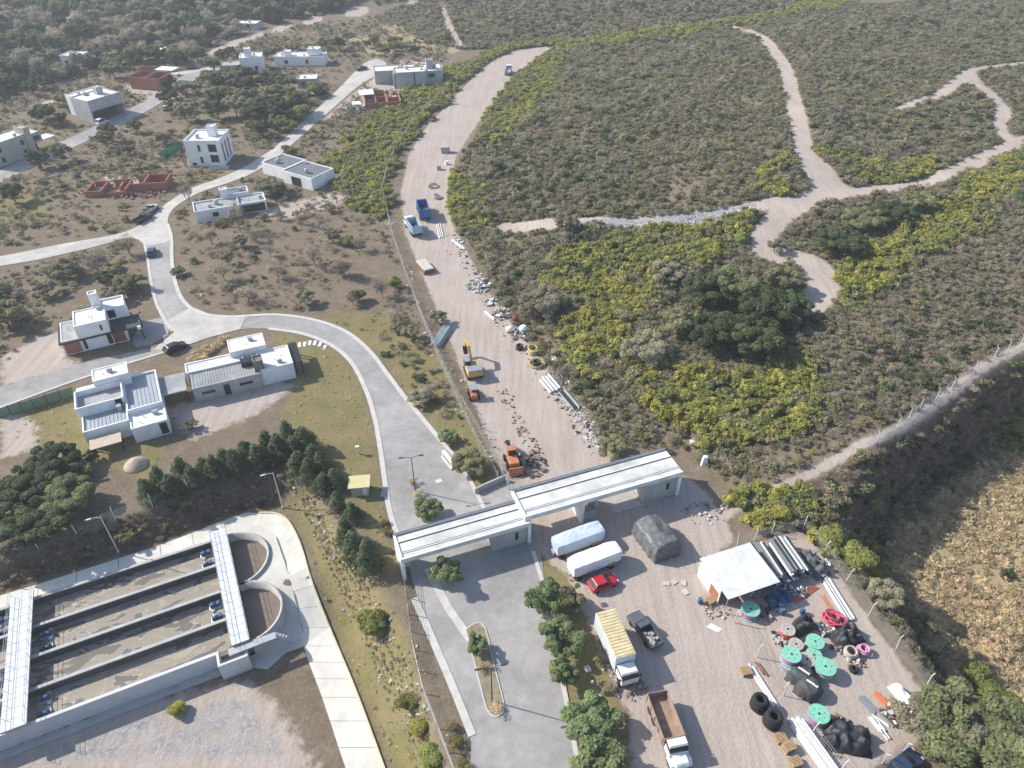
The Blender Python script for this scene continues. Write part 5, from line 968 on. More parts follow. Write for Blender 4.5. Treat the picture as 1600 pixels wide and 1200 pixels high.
# cable reels
M_RGREEN = mat('reel_green', (0.21,0.50,0.37), 0.8, 0.16, 1.8, detail=7); M_RPINK = mat('pink_cable', (0.45,0.16,0.33), 0.6, 0.12, 3.0); M_RGREY = mat('reel_grey_wood', (0.42,0.37,0.33), 0.9, 0.15, 2.0); M_RRED = mat('red_cable', (0.45,0.08,0.06), 0.6, 0.1, 3.0)
def reel(label, px, py, r, fm, cm, z=0.0, h=1.25, tilt=0.0):
    p = G(px, py, z+h); t = thing('cable_reel', label, 'cable reel', (p.x, p.y, p.z+z), random.random()*6, 'cable reels'); t.rotation_euler = (tilt, 0, t.rotation_euler.z)
    MB().lathe([(0.02,0.02),(r,0.02),(r,0.14),(0.02,0.14)], 28).build('flange', fm, t); f = MB().lathe([(0.14,h-0.12),(r,h-0.12),(r,h),(0.14,h)], 28).build('flange', fm, t)
    MB().lathe([(r*0.3,0.141),(r*0.86,0.141),(r*0.86,h-0.121),(r*0.3,h-0.121)], 24).build('cable', cm, t)
    for k in range(3):
        MB().torus((0,0,0.3+k*(h-0.6)/2), r*0.86, 0.05, 24, 5).build('cable_turn', cm, t)
    mb = MB()
    for k in range(6): a_ = k*math.pi/3; mb.lathe([(0.005,0),(0.05,0),(0.05,0.03),(0.005,0.03)], 6, (r*0.55*math.cos(a_), r*0.55*math.sin(a_), h+0.001))
    mb.build('bolts', M_BLACK, f)['kind'] = 'stuff'; MB().lathe([(0.01,h-0.1),(0.13,h-0.1),(0.13,h+0.04),(0.01,h+0.04)], 10).build('hub', M_BLACK, t)
reel('green topped cable reel with pink cable standing below the shed', 1173, 951, 1.15, M_RGREEN, M_RPINK); reel('green cable reel farthest from the tyres, behind the grey reel', 1274, 1002, 1.05, M_RGREEN, M_RGREY)
reel('green cable reel half hidden between two larger green reels', 1272, 1023, 0.95, M_RGREEN, M_RGREY, h=1.1); reel('largest green cable reel beside the dark covered reels', 1290, 1041, 1.2, M_RGREEN, M_RGREY, h=1.5)
reel('pink and green cable reel under another green reel', 1236, 1036, 1.05, M_RGREEN, M_RPINK, 0.0, 1.1); reel('upper green cable reel stacked on a pink and green one', 1237, 1022, 1.1, M_RGREEN, M_RPINK, 1.15, 1.15)
reel('green cable reel with pink cable next to the black heap', 1280, 1115, 1.15, M_RGREEN, M_RPINK, h=1.4); reel('grey wooden reel with red cable under a dark cover edge', 1231, 983, 0.9, M_RGREY, M_RRED, h=1.2); reel('grey wooden reel between the green reels', 1261, 1030, 0.95, M_RGREY, M_RGREY, h=1.3); reel('grey wooden reel behind the stacked green reels', 1244, 1006, 0.85, M_RGREY, M_RGREY, h=1.2)
# things under tarpaulins
def tarp(name, label, A, B, W, Hh, m, seed=1, up=None, power=5, wob=0.12, cat='covered stack', nn=(22,14), ridge=0.0):
    a = G(*A, up if up is not None else Hh*0.6); b_ = G(*B, up if up is not None else Hh*0.6); d = b_-a; L = math.hypot(d.x, d.y); c = (a+b_)/2
    t = thing(name, label, cat, (c.x, c.y, float(H(c.x, c.y))), math.atan2(d.y, d.x)); nx_, ny_ = nn; vs = []; r = np.random.default_rng(seed)
    for i in range(nx_+1):
        for j in range(ny_+1):
            u = -1+2*i/nx_; v = -1+2*j/ny_; e = max(abs(u), abs(v)); ed = (abs(u)**power+abs(v)**power)**(1/power)
            f_ = max(0.0, 1-min(1, ed)**(6 if power < 6 else 16))**0.5
            n_ = float(vnoise(np.array(u*4+seed*3.1), np.array(v*3+seed), seed))
            z = Hh*f_*(1+wob*n_)+ridge*(1-abs(v))*f_ ; k_ = 1+0.06*float(vnoise(np.array(u*9.), np.array(v*9.), seed+1))
            vs.append((u*L/2*k_, v*W/2*k_, max(z, 0.03 if e < 1 else -0.05)))
    fs = [(i*(ny_+1)+j, (i+1)*(ny_+1)+j, (i+1)*(ny_+1)+j+1, i*(ny_+1)+j+1) for i in range(nx_) for j in range(ny_)]
    MB().add(vs, fs).build('tarpaulin', m, t, True)
    return t, L
M_TARPG = mat('grey_tarpaulin', (0.135,0.142,0.14), 0.45, 0.35, 0.9, 0.6, detail=2); M_TARPB = mat('black_tarpaulin', (0.035,0.037,0.042), 0.5, 0.3, 2.0, 0.5)
t, L = tarp('covered_stack', 'big stack under a grey tarpaulin with folded top, right of the gate piers', (1008,812), (1046,862), 4.4, 2.4, M_TARPG, 3, 1.6, 9, 0.05, ridge=0.55, nn=(40,28))
for k, (px_, py_, lab) in enumerate(((1255,1050,'dark tarpaulin covered reel with pale strap on top, the farther one'), (1268,1070,'dark tarpaulin covered reel with pale strap on top, the nearer one'))):
    t, L = tarp('covered_reel', lab, (px_-15, py_+3), (px_+15, py_-8), 2.7, 1.75, mat('dark_grey_tarpaulin', (0.065,0.067,0.068), 0.6, 0.25, 1.5, 0.4), 5+k, 1.75, 2.6, 0.05); MB().box(-0.12, 0.12, -0.75, 0.6, 1.76, 1.80).build('strap', M_PIPEW, t); t.rotation_euler.z += 0.5
tarp('black_heap', 'heap of black plastic sheeting and hoses near the bottom of the compound', (1288,1145), (1362,1158), 3.4, 1.3, M_TARPB, 8, 0.5, 2.2, 0.6, 'heap', (28,18)); tarp('black_heap', 'crumpled black plastic behind the green reels by the right fence', (1302,1000), (1345,985), 2.6, 1.2, M_TARPB, 9, 0.5, 2.2, 0.7, 'heap'); tarp('black_heap', 'dark cover draped beside the grey and red reel', (1240,985), (1268,968), 2.0, 1.3, M_TARPB, 10, 0.5, 2.2, 0.6, 'heap')
tarp('wrapped_bundle', 'long bundle wrapped in white plastic near the right yard fence', (1395,1068), (1434,1112), 1.3, 0.8, M_TARPW, 12, 0.4, 4, 0.25, 'bundle'); tarp('dark_heap', 'dark junk heap in the fenced corner behind the pipe racks', (1252,860), (1290,900), 2.6, 1.2, mat('junk_dark', (0.10,0.11,0.12), 0.7, 0.6, 2.5, 0.5), 14, 0.5, 2.2, 0.8, 'heap')
tarp('blue_junk', 'blue and dark junk in the shade under the pipe racks', (1200,940), (1238,925), 2.0, 0.9, mat('junk_blue', (0.05,0.10,0.18), 0.7, 0.7, 2.5, 0.4), 15, 0.4, 2.2, 0.8, 'heap')
# hose coils
def coil(label, px, py, R, r, m, n=4, cat='coil', name='hose_coil', z=0.0, mess=0.15):
    p = G(px, py, z+0.3); t = thing(name, label, cat, (p.x, p.y, p.z), random.random()*6); rr = random.Random(label)
    for k in range(n):
        o = MB().torus((0,0,0), R*(1-0.12*(k % 2)), r, 22, 6).build('turn', m, t, True); o.location = (rr.uniform(-mess,mess), rr.uniform(-mess,mess), r+k*1.5*r+mess*0.3); o.rotation_euler = (rr.uniform(-mess,mess)*0.6, rr.uniform(-mess,mess)*0.6, 0)
    return t
M_HOSER = mat('red_hose', (0.50,0.07,0.12), 0.5, 0.12, 2.0); M_HOSEY = mat('yellow_hose', (0.44,0.37,0.13), 0.5, 0.12, 2.0); M_HOSEP = mat('pink_hose', (0.55,0.25,0.38), 0.5, 0.1, 2.0); M_HOSEB = mat('black_hose', (0.04,0.042,0.046), 0.6, 0.2, 2.0)
coil('messy coils of red hose by the fence at the top of the compound', 1302, 969, 0.95, 0.12, M_HOSER, 6, mess=0.4); coil('pink hose coil on crumpled black plastic', 1328, 981, 0.6, 0.13, M_HOSEP, 4, z=0.5); coil('pink hose coil on the dark heap nearest the right fence', 1349, 1013, 0.6, 0.13, M_HOSEP, 4, z=0.3); coil('grey and pink hose coil left of the other pink coil', 1330, 1021, 0.7, 0.14, M_RGREY, 4)
coil('stack of thick black tyres beside the white pipes', 1187, 1098, 0.72, 0.28, M_TYRE, 4, 'tyres', 'tyre_stack', 0.6, 0.03); coil('stack of thick black tyres nearer the pole stack', 1208, 1124, 0.74, 0.28, M_TYRE, 4, 'tyres', 'tyre_stack', 0.6, 0.03); coil('grey tyre lying alone on the compound ground', 1335, 1044, 0.4, 0.15, M_TYRE, 2, 'tyre', 'tyre', 0.2, 0.02)
coil('yellow cable coil beside the dirt road', 833, 549, 0.95, 0.16, M_HOSEY, 4, mess=0.25); coil('yellow and orange cable ring round a black coil beside the dirt road', 839, 568, 1.4, 0.10, M_HOSEY, 3, mess=0.2); coil('black coil inside the yellow ring beside the dirt road', 838, 569, 0.65, 0.16, M_HOSEB, 4); coil('black hose loop on the dirt road near the concrete blocks', 676, 290, 1.3, 0.09, M_HOSEB, 2, mess=0.3); coil('tangled grey hose at the roadside above the dump trucks', 683, 308, 0.9, 0.12, M_RGREY, 4, mess=0.3)
coil('black coil by the rubble on the right of the dirt road', 812, 543, 0.55, 0.16, M_HOSEB, 3)
# pallets and drums
PALW = [MB().box(-0.6, 0.6, -0.05, 0.05, 0, 0.025).mesh('plank', M_WOODL), MB().box(-0.05, 0.05, -0.5, 0.5, 0, 0.09).mesh('bearer', M_WOODL)]
def pallet(label, px, py, n, rz):
    p = G(px, py, 0.1*n); t = thing('pallet_stack', label, 'pallets', p, rz)
    for k in range(n):
        for x in (-0.52, 0, 0.52): obj('bearer', PALW[1], t).location = (x, 0, k*0.15)
        for j in range(6): obj('plank', PALW[0], t).location = (random.uniform(-.02,.02), -0.45+j*0.18, k*0.15+0.092)
pallet('wooden pallet at the upper end of the white pipes', 1166, 1048, 4, 0.2); pallet('wooden pallets below the tyre stacks', 1220, 1152, 4, 0.3); pallet('wooden pallet stack with brown board beside the white poles', 1233, 1166, 6, 0.35); pallet('wooden pallet stack at the bottom edge of the yard', 1243, 1190, 5, 0.3); pallet('slatted wooden crate by the shed door', 1111, 937, 4, 0.5)
def drum(label, px, py, m):
    p = G(px, py, 0.8); t = thing('plastic_drum', label, 'drum', p); MB().lathe([(0.02,0),(0.28,0),(0.31,0.08),(0.31,0.28),(0.325,0.3),(0.31,0.32),(0.31,0.6),(0.325,0.62),(0.31,0.64),(0.31,0.84),(0.27,0.9),(0.02,0.9)], 16).build('body', m, t, True); MB().lathe([(0.01,0.9),(0.06,0.9),(0.06,0.94),(0.01,0.94)], 8, (0.15,0,0)).build('cap', M_WHITEP, t)
drum('blue drum left of the wooden crate by the shed', 1095, 936, M_BLUE); drum('pale blue drum at the shed corner', 1122, 930, paint('pale_blue')if False else mat('cyan_plastic', (0.12,0.38,0.48), 0.5)); drum('blue drum beside the white sacks under the pipe racks', 1223, 953, M_BLUE); drum('blue drum standing alone in the sun below the pipe racks', 1255, 952, M_BLUE)
for k, (px_, py_, wh) in enumerate(((1041,912,'leftmost of the four'),(1053,910,'second from the left'),(1068,911,'upper right one'),(1071,925,'lowest of the four'))):
    t = tag(MB().prism([(-0.45,-0.3),(0.4,-0.35),(0.48,0.3),(-0.4,0.36)], 0, 0.12).build('paving_slab', M_CONC), 'loose concrete slab on the yard ground, '+wh, 'slab', 'loose slabs in the yard'); p = G(px_, py_); t.location = p; t.rotation_euler.z = k*0.7
t = tag(MB().prism([(-0.9,-0.35),(0.6,-0.4),(0.9,0.3),(-0.5,0.45)], 0, 0.03).build('white_board', W_WHITE), 'flat white board on the ground by the inner fence', 'board'); t.location = G(1116,981); t.rotation_euler.z = -0.5
# ------------------------------------------------------------------ heaps of loose material
def heap(name, label, px, py, rx, ry, hh, n, mats, seed, size=(0.12,0.4), flat=0.5, rz=0.0):
    r = random.Random(seed); p = G(px, py)
    for mi, m in enumerate(mats):
        mb = MB()
        for i in range(n//len(mats)):
            a = r.random()*6.283; q = math.sqrt(r.random()); x = rx*q*math.cos(a); y = ry*q*math.sin(a); z = hh*(1-q*q)*r.random(); s = r.uniform(*size); rot = Matrix.Rotation(r.random()*6.28, 3, 'Z') @ Matrix.Rotation(r.gauss(0,0.5), 3, 'X')
            vs = [rot @ Vector((sx*s*r.uniform(.6,1.3), sy*s*r.uniform(.4,1), sz*s*flat*r.uniform(.6,1.1))) for sx, sy, sz in ((-1,-1,-1),(1,-1,-1),(1,1,-1),(-1,1,-1),(-1,-1,1),(1,-1,1),(1,1,1),(-1,1,1))]
            mb.add([v+Vector((x,y,z+s*0.3)) for v in vs], [(3,2,1,0),(4,5,6,7),(0,1,5,4),(1,2,6,5),(2,3,7,6),(3,0,4,7)])
        o = mb.build(name, m); o.location = p; o.rotation_euler.z = rz; tag(o, label, None, None, 'stuff')
M_DEBW = mat('white_debris', (0.55,0.54,0.52), 0.8, 0.12, 3); M_DEBG = mat('grey_debris', (0.30,0.29,0.28), 0.9, 0.3, 3); M_DEBB = mat('brown_debris', (0.24,0.17,0.12), 0.9, 0.3, 3)
heap('debris_heap', 'white sacks and debris at the right edge of the dirt road', 748, 446, 2.6, 3.2, 0.6, 70, [M_DEBW, M_DEBG], 1, (0.15,0.45)); heap('debris_heap', 'white sheet debris beside the dirt road', 765, 473, 1.3, 1.2, 0.4, 14, [M_DEBW], 2, (0.3,0.6), 0.3); heap('debris_heap', 'grey and white scrap beside the dirt road', 785, 490, 2.0, 2.4, 0.8, 60, [M_DEBW, M_DEBG, M_DEBB], 3); heap('debris_heap', 'scrap and tanks beside the bend of the dirt road', 812, 522, 2.2, 2.0, 0.7, 50, [M_DEBG, M_DEBB, M_DEBW], 4, (0.12,0.35)); heap('debris_heap', 'stones and scrap along the lower right edge of the dirt road', 905, 650, 1.4, 4.2, 0.3, 60, [M_DEBG, M_DEBW], 5, (0.08,0.22), rz=0.5)
heap('earth_heap', 'dug up dark earth round the trenching machine', 825, 728, 3.0, 2.6, 0.7, 90, [mat('dark_soil', (0.11,0.085,0.07), 0.95, 0.3, 2), M_DEBB], 6, (0.1,0.35)); heap('debris_heap', 'litter and stones on the ground right of the covered stack', 1100, 800, 3.5, 2.5, 0.2, 50, [M_DEBG, M_DEBB, M_DEBW], 7, (0.06,0.25)); heap('rubble_heap', 'brick rubble round the ruin walls', 200, 300, 13, 5.0, 1.0, 260, [M_BRICK, M_BRICKD, M_DEBG], 8, (0.12,0.4)); heap('rubble_heap', 'rubble and planks round the brick shell on the upper street', 560, 170, 7, 4.0, 0.8, 110, [M_DEBG, M_DEBW, M_BRICKD], 9, (0.2,0.6)); heap('rubble_heap', 'orange rubble behind the brick shell', 610, 155, 6, 3.5, 1.2, 60, [M_BRICK, M_DEBW], 10, (0.2,0.6)); heap('stone_heap', 'grey stones by the village brick shell', 235, 128, 8, 4, 0.8, 70, [M_DEBW, M_DEBG], 11, (0.3,0.8))
heap('debris_heap', 'loose wood and litter in front of the shed', 1120, 955, 1.8, 1.4, 0.25, 40, [M_DEBB, M_WOODL, M_DEBW], 12, (0.06,0.2)); heap('debris_heap', 'clutter in the shade under the shed edge', 1165, 925, 2.8, 1.2, 0.5, 50, [M_DEBG, M_DEBB, M_DEBW], 13, (0.08,0.25)); heap('debris_heap', 'white and blue sacks beneath the pipe racks', 1222, 938, 1.4, 1.0, 0.4, 16, [M_DEBW, mat('blue_sack', (0.25,0.32,0.5), 0.7)], 14, (0.15,0.35)); heap('debris_heap', 'litter along the creek side by the wire corner', 1280, 885, 1.5, 2.5, 0.6, 50, [M_DEBW, M_DEBG], 15, (0.1,0.3)); heap('debris_heap', 'broken planks near the black heap', 1297, 1170, 1.6, 0.9, 0.2, 30, [M_DEBB, M_WOODL], 16, (0.06,0.2)); heap('debris_heap', 'stones at the foot of the hill bushes on the dirt road', 718, 378, 1.6, 1.2, 0.3, 16, [M_DEBW], 17, (0.1,0.35)); heap('debris_heap', 'white spoil on the ground at the foot of the mound', 1085, 690, 0.8, 1.0, 0.3, 6, [M_DEBW], 18, (0.3,0.5))
dk = mat('dark_junk', (0.05,0.05,0.055), 0.7, 0.4, 3)
for k, (lab, px_, py_, rx_, ry_, n_, ms_) in enumerate((('dark junk between shed and green reels', 1195, 958, 1.6, 1.2, 40, [dk, M_DEBG, M_DEBB]), ('scattered junk round the grey reels', 1222, 1000, 1.2, 1.4, 36, [dk, M_DEBG, M_DEBW]), ('junk at the foot of the red hose', 1290, 985, 1.6, 1.0, 40, [dk, M_RUST, M_DEBW]), ('mixed scrap left of the pink coils', 1316, 1012, 1.4, 1.2, 44, [dk, M_DEBG, M_DEBB]), ('scrap by the lone tyre', 1338, 1036, 1.3, 0.8, 26, [M_DEBB, M_DEBW, M_RUST]), ('offcuts near the orange tubes', 1400, 1115, 1.6, 1.4, 44, [M_RUST, M_DEBB, M_DEBW]), ('broken timber under the black heap', 1310, 1130, 1.4, 1.0, 34, [dk, M_DEBB]), ('scraps below the pipe canopy', 1240, 925, 2.2, 1.0, 48, [dk, M_DEBW, M_DEBG]), ('stones along the left edge of the yard', 960, 1055, 1.6, 2.0, 26, [M_DEBG, M_DEBW]), ('earth clods in front of the tipper', 985, 1075, 2.2, 1.6, 40, [M_DEBB, M_DEBG]))): heap('junk_heap', lab, px_, py_, rx_, ry_, 0.45, n_, ms_, 40+k, (0.07,0.28))
def rubble_line(name, label, pts, w, n, mats, seed, size):
    r = random.Random(seed); Wl = catmull(GP(pts), 6)
    for m in mats:
        mb = MB()
        for i in range(n//len(mats)):
            q = Wl[r.randrange(len(Wl)-1)]; x = q[0]+r.gauss(0,w)+r.uniform(-1,1); y = q[1]+r.gauss(0,w)+r.uniform(-1,1); s = r.uniform(*size)*(0.5+r.random()); z = float(H(x, y)); a = r.random()*6.28
            vs = [Vector((x+math.cos(a)*sx*s*r.uniform(.7,1.5)-math.sin(a)*sy*s*.7, y+math.sin(a)*sx*s+math.cos(a)*sy*s*r.uniform(.4,.9), z+(sz+0.6)*s*0.45)) for sx, sy, sz in ((-1,-1,-1),(1,-1,-1),(1,1,-1),(-1,1,-1),(-.8,-.8,.8),(.8,-.8,.9),(.8,.8,.8),(-.8,.8,.7))]
            mb.add(vs, [(3,2,1,0),(4,5,6,7),(0,1,5,4),(1,2,6,5),(2,3,7,6),(3,0,4,7)])
        tag(mb.build(name, m), label, None, None, 'stuff')
rubble_line('roadside_rubble', 'strip of stones and scrap along the right edge of the dirt road', [(712,372),(742,430),(772,478),(808,522),(855,585),(890,628),(922,668),(938,698)], 1.1, 640, [M_DEBG, M_DEBB, M_DEBW, dk], 61, (0.07,0.26))
rubble_line('rock_band', 'band of grey rocks across the foot of the mound', [(900,356),(960,358),(1020,360),(1080,350),(1140,338),(1180,326)], 1.3, 420, [M_DEBG, mat('pale_rock', (0.48,0.46,0.44), 0.9, 0.2, 2), mat('dark_rock', (0.14,0.14,0.145), 0.9, 0.2, 2)], 62, (0.12,0.34))
rubble_line('gully_clods', 'dark crumbled edge of a washed out rut in the dirt road', [(788,612),(800,640),(815,670),(830,695),(842,715)], 0.12, 110, [mat('dark_soil', (0.11,0.085,0.07)), M_DEBB], 65, (0.08,0.22))
rubble_line('fence_rubble', 'loose stones along the fence verge left of the dirt road', [(605,310),(615,370),(640,440),(665,500),(700,580),(735,650),(770,715)], 0.7, 220, [M_DEBG, M_DEBW, M_DEBB], 63, (0.07,0.22))
rubble_line('slope_stones', 'pale stones down the slope left of the road fence', [(485,770),(520,850),(580,960),(630,1070),(680,1200)], 1.1, 300, [M_DEBG, mat('pale_rock'  , (0.48,0.46,0.44)), M_DEBB], 64, (0.07,0.22))
# pipes and blocks beside the dirt road
pipes('pipe_pile', 'pile of pale green pipes stacked beside the fence on the dirt road', (680,542), (700,512), 7, 0.15, [M_PIPET, M_PIPET, M_PIPEW], 3, 21); pipes('concrete_pipes', 'long pale concrete pipes lying on the right of the dirt road', (888,602), (862,552), 2, 0.24, [M_POST], 1, 22); pipes('concrete_pipes', 'short pale concrete blocks in a row beside the coils', (868,612), (850,590), 4, 0.26, [M_POST], 1, 23, spread=1.3); pipes('pipe_pile', 'dark green pipe bundle below the concrete pipes', (902,640), (878,612), 6, 0.12, [M_PIPEB, M_PIPET], 2, 24); pipes('timber_beams', 'white beams lying in the truck shadow', (690,372), (685,350), 3, 0.12, [M_PIPEW], 1, 25, spread=1.8); pipes('timber_beams', 'short white beams on the road edge beyond the dump trucks', (726,390), (706,376), 2, 0.16, [M_PIPEW], 1, 26); pipes('timber_beams', 'white sign posts lying by the sacks on the dirt road', (772,500), (757,487), 2, 0.14, [M_PIPEW], 1, 27)
def blockt(label, px, py, w, d, hh, m, rz, name='concrete_block', cat='block'):
    p = G(px, py); t = tag(MB().box(-w/2, w/2, -d/2, d/2, -0.05, hh).build(name, m, None, bevel=0.06), label, cat); t.location = p; t.rotation_euler.z = rz
blockt('large pale concrete block at the right edge of the dirt road', 696, 238, 2.6, 1.8, 1.8, M_CONCG, 0.1); blockt('small concrete block nearer the hose loop', 686, 265, 1.2, 1.0, 1.2, M_CONCG, 0.1); blockt('white concrete block beside the roadside bushes', 698, 257, 1.0, 0.8, 1.0, W_WHITE, 0.4)
t = thing('water_trough', 'long pale box with open rim lying left of the dirt road', 'box', G(664,420), math.radians(-62)); MB().box(-2.6, 2.6, -1.2, 1.2, 0, 0.9).build('body', M_RUST, t); MB().box(-2.5, 2.5, -1.1, 1.1, 0.9, 1.15).build('lid', mat('pale_lid', (0.52,0.47,0.40), 0.85, 0.1, 1.5), t)
t = thing('grey_tank', 'white round tank lying among scrap beside the dirt road', 'tank', G(797,518), 0.3); MB().tube((-0.7,0,0.6),(0.7,0,0.6),0.6,0.6,14).build('tank', W_WHITE, t, True); MB().box(-0.5,0.5,-0.5,0.5,0,0.2).build('base', M_RUST, t)
t = thing('red_tank', 'dark red tank standing above the scrap beside the dirt road', 'tank', G(806,505), 0.3); MB().lathe([(0.02,0),(0.7,0),(0.7,1.5),(0.5,1.7),(0.02,1.75)], 14).build('tank', mat('dark_red_paint', (0.16,0.03,0.03), 0.6), t, True); MB().tube((0.3,0,1.6),(0.3,0,2.0),0.06,n=6).build('pipe', M_RUST, t)
t = thing('white_tank', 'white round tank standing right of the red tank', 'tank', G(818,520), 0.2); MB().tube((0,-0.5,0.8),(0,0.5,0.8),0.8,0.8,16).build('tank', W_WHITE, t, True); MB().box(-0.5,0.5,-0.45,0.45,0,0.25).build('base', M_RUST, t)
t = thing('gravel_pile', 'round pile of beige gravel on the lawn behind the zinc roofed house', 'gravel pile', G(213,727)); tp_ = MB().lathe([(1.9,-0.1),(1.7,0.25),(1.2,0.7),(0.6,1.1),(0.15,1.25),(0.02,1.27)], 24); o = tp_.build('gravel', mat('beige_gravel', (0.45,0.37,0.29), 0.95, 0.2, 4, 0.5), t, True); o['kind'] = 'stuff'
t = thing('white_pillar', 'white rocky pillar on the slope behind the gate end', 'pillar', G(1100,725)); MB().hexa([(-0.6,-0.5,-0.2),(0.6,-0.5,-0.2),(0.6,0.5,-0.2),(-0.6,0.5,-0.2)],[(-0.35,-0.3,1.3),(0.3,-0.3,1.2),(0.35,0.3,1.3),(-0.3,0.35,1.4)]).build('stone', W_WHITE, t, bevel=0.1); MB().box(-0.3,0.35,-0.3,0.3,1.25,1.6).build('top_stone', W_WHITE, t, bevel=0.08)
# stepping slabs, pool, garden boulders
W = [(460,541),(468,539),(476,538),(484,536),(492,536),(500,538),(507,543)]
for k, q in enumerate(W):
    o = tag(MB().box(-0.28,0.28,-0.75,0.75,-0.03,0.07).build('stepping_slab', W_WHITE), ('first','second','third','fourth','fifth','sixth','last')[k]+' white stepping slab counted from the long house', 'slab', 'stepping slabs'); o.location = G(*q); o.rotation_euler.z = 0.25-0.06*k
for k, (q, lab) in enumerate((((508,558),'white boulder on the lawn right of the stepping slabs'),((475,568),'pale boulder by the shaded end of the long house'),((918,1047),'white boulder between the two verge trees by the box truck'),((926,1067),'white boulder under the verge tree beside the box truck'),((936,1090),'white boulder below the verge tree shadow'),((950,1117),'white boulder nearest the tipper truck'),((217,488),'grey boulder on the corner by the cube house'),((316,462),'pale boulder on the verge of the bend'))):
    mb = MB(); r = random.Random(k); mb.lathe([(0.05,-0.1),(0.42,-0.05),(0.5,0.2),(0.34,0.5),(0.05,0.6)], 9); mb.v = [(x*(1+r.uniform(-.2,.2)), y*(1+r.uniform(-.2,.2)), z*(1+r.uniform(-.2,.2))) for x, y, z in mb.v]; o = tag(mb.build('boulder', M_DEBW if k not in (6,) else M_DEBG, None, True), lab, 'boulder'); o.location = G(*q); o.scale = (0.5+0.2*(k % 3),)*3
t = thing('swimming_pool', 'small turquoise swimming pool with pale deck below the white house', 'pool', G(332,126), 0.1); MB().box(0,8.5,0,4.5,-0.1,0.18).build('deck', M_KERB, t); MB().box(0.8,7.5,0.8,3.7,0.182,0.21).build('water', mat('pool_water', (0.22,0.50,0.50), 0.1), t)
# median island and planters before the gate
struct(drape('median_island', GP([(728,985),(742,975),(758,982),(785,1098),(784,1114),(772,1118),(762,1106)]), mat('island_soil', (0.26,0.22,0.14), 0.95, 0.25, 1.5, 0.3), 0.13, 1.0)); struct(kerb('median_kerb', catmull(GP([(728,985),(742,975),(758,982),(772,1040),(787,1100),(783,1116),(772,1120),(760,1106),(744,1045),(728,985)]), 3), 0.14, 0.16, M_KERB))
struct(ribbon('gate_strip', GP([(668,888),(700,950),(735,1000)]), 1.0, M_KERB, 0.09))
t = tag(MB().box(-0.5,0.5,-0.9,0.9,-0.05,0.13).build('drain_cover', M_CONCG), 'grey drain cover at the kerb beside the yellow roofed hut', 'drain cover'); t.location = G(601,770)
t = tag(MB().box(-0.5,0.5,-0.4,0.4,0.05,0.11).build('manhole_cover', M_DEBW), 'pale manhole cover in the paving before the gate', 'manhole cover'); t.location = G(686,752); t.rotation_euler.z = 0.4
# ------------------------------------------------------------------ scrub, thickets, grass
HILL = GP([(700,25),(800,62),(890,68),(1000,55),(1120,35),(1400,5),(1620,-10),(1750,20),(1750,430),(1600,525),(1400,660),(1180,770),(1130,750),(1080,715),(940,690),(860,590),(790,480),(735,385),(712,320),(715,255),(760,190),(810,120),(860,80),(800,75),(720,78),(650,60),(600,20),(760,-10)])
p = free(jitter(HILL, 1.0), 0.3)
nz = vnoise(p[:,0]/14, p[:,1]/14, 5)+0.6*vnoise(p[:,0]/5, p[:,1]/5, 6)

YEL = [ [(640,140),(700,112),(760,82),(830,62),(960,58),(1100,40),(1240,12),(1330,-5),(1330,8),(1230,28),(1110,50),(960,68),(830,78),(765,95),(715,130),(655,195),(610,250),(598,290),(592,335),(560,330),(555,300),(510,270),(560,215)],
 [(760,210),(790,150),(815,110),(840,82),(872,85),(868,135),(830,180),(770,235)], [(870,400),(960,375),(1100,345),(1170,340),(1160,380),(1120,400),(1040,420),(1000,500),(960,530),(900,470),(850,440)],
 [(960,560),(1010,540),(1080,590),(1170,610),(1270,570),(1260,640),(1190,690),(1090,680),(1010,610)], [(1290,440),(1380,390),(1450,340),(1530,270),(1600,240),(1600,290),(1520,340),(1470,390),(1400,430),(1340,470)],
 [(880,510),(940,500),(930,580),(890,570)], [(1170,790),(1260,780),(1290,840),(1370,860),(1360,900),(1300,870),(1250,815),(1190,820)], [(1540,660),(1600,625),(1600,690),(1550,690)], [(1280,235),(1340,250),(1400,265),(1480,250),(1430,280),(1330,280)],
 [(700,265),(735,300),(745,350),(725,360),(708,310)], [(1180,260),(1222,255),(1222,300),(1180,300)]]
YW = [GP(q) for q in YEL]
def in_any(P, polys, grow=0.0):
    k = np.zeros(len(P), bool)
    for q in polys: k |= sd_poly(q, P[:,0], P[:,1]) < grow
    return k
yk = in_any(p, YW)
sp = p[(~yk) | (rng.random(len(p)) < 0.25)]
nz = vnoise(sp[:,0]/14, sp[:,1]/14, 5)+0.6*vnoise(sp[:,0]/5, sp[:,1]/5, 6)
keep = rng.random(len(sp)) < np.clip(0.88+0.4*nz, 0.3, 1)
sp = sp[keep]; nz = nz[keep]; r = rng.random(len(sp))+0.35*nz
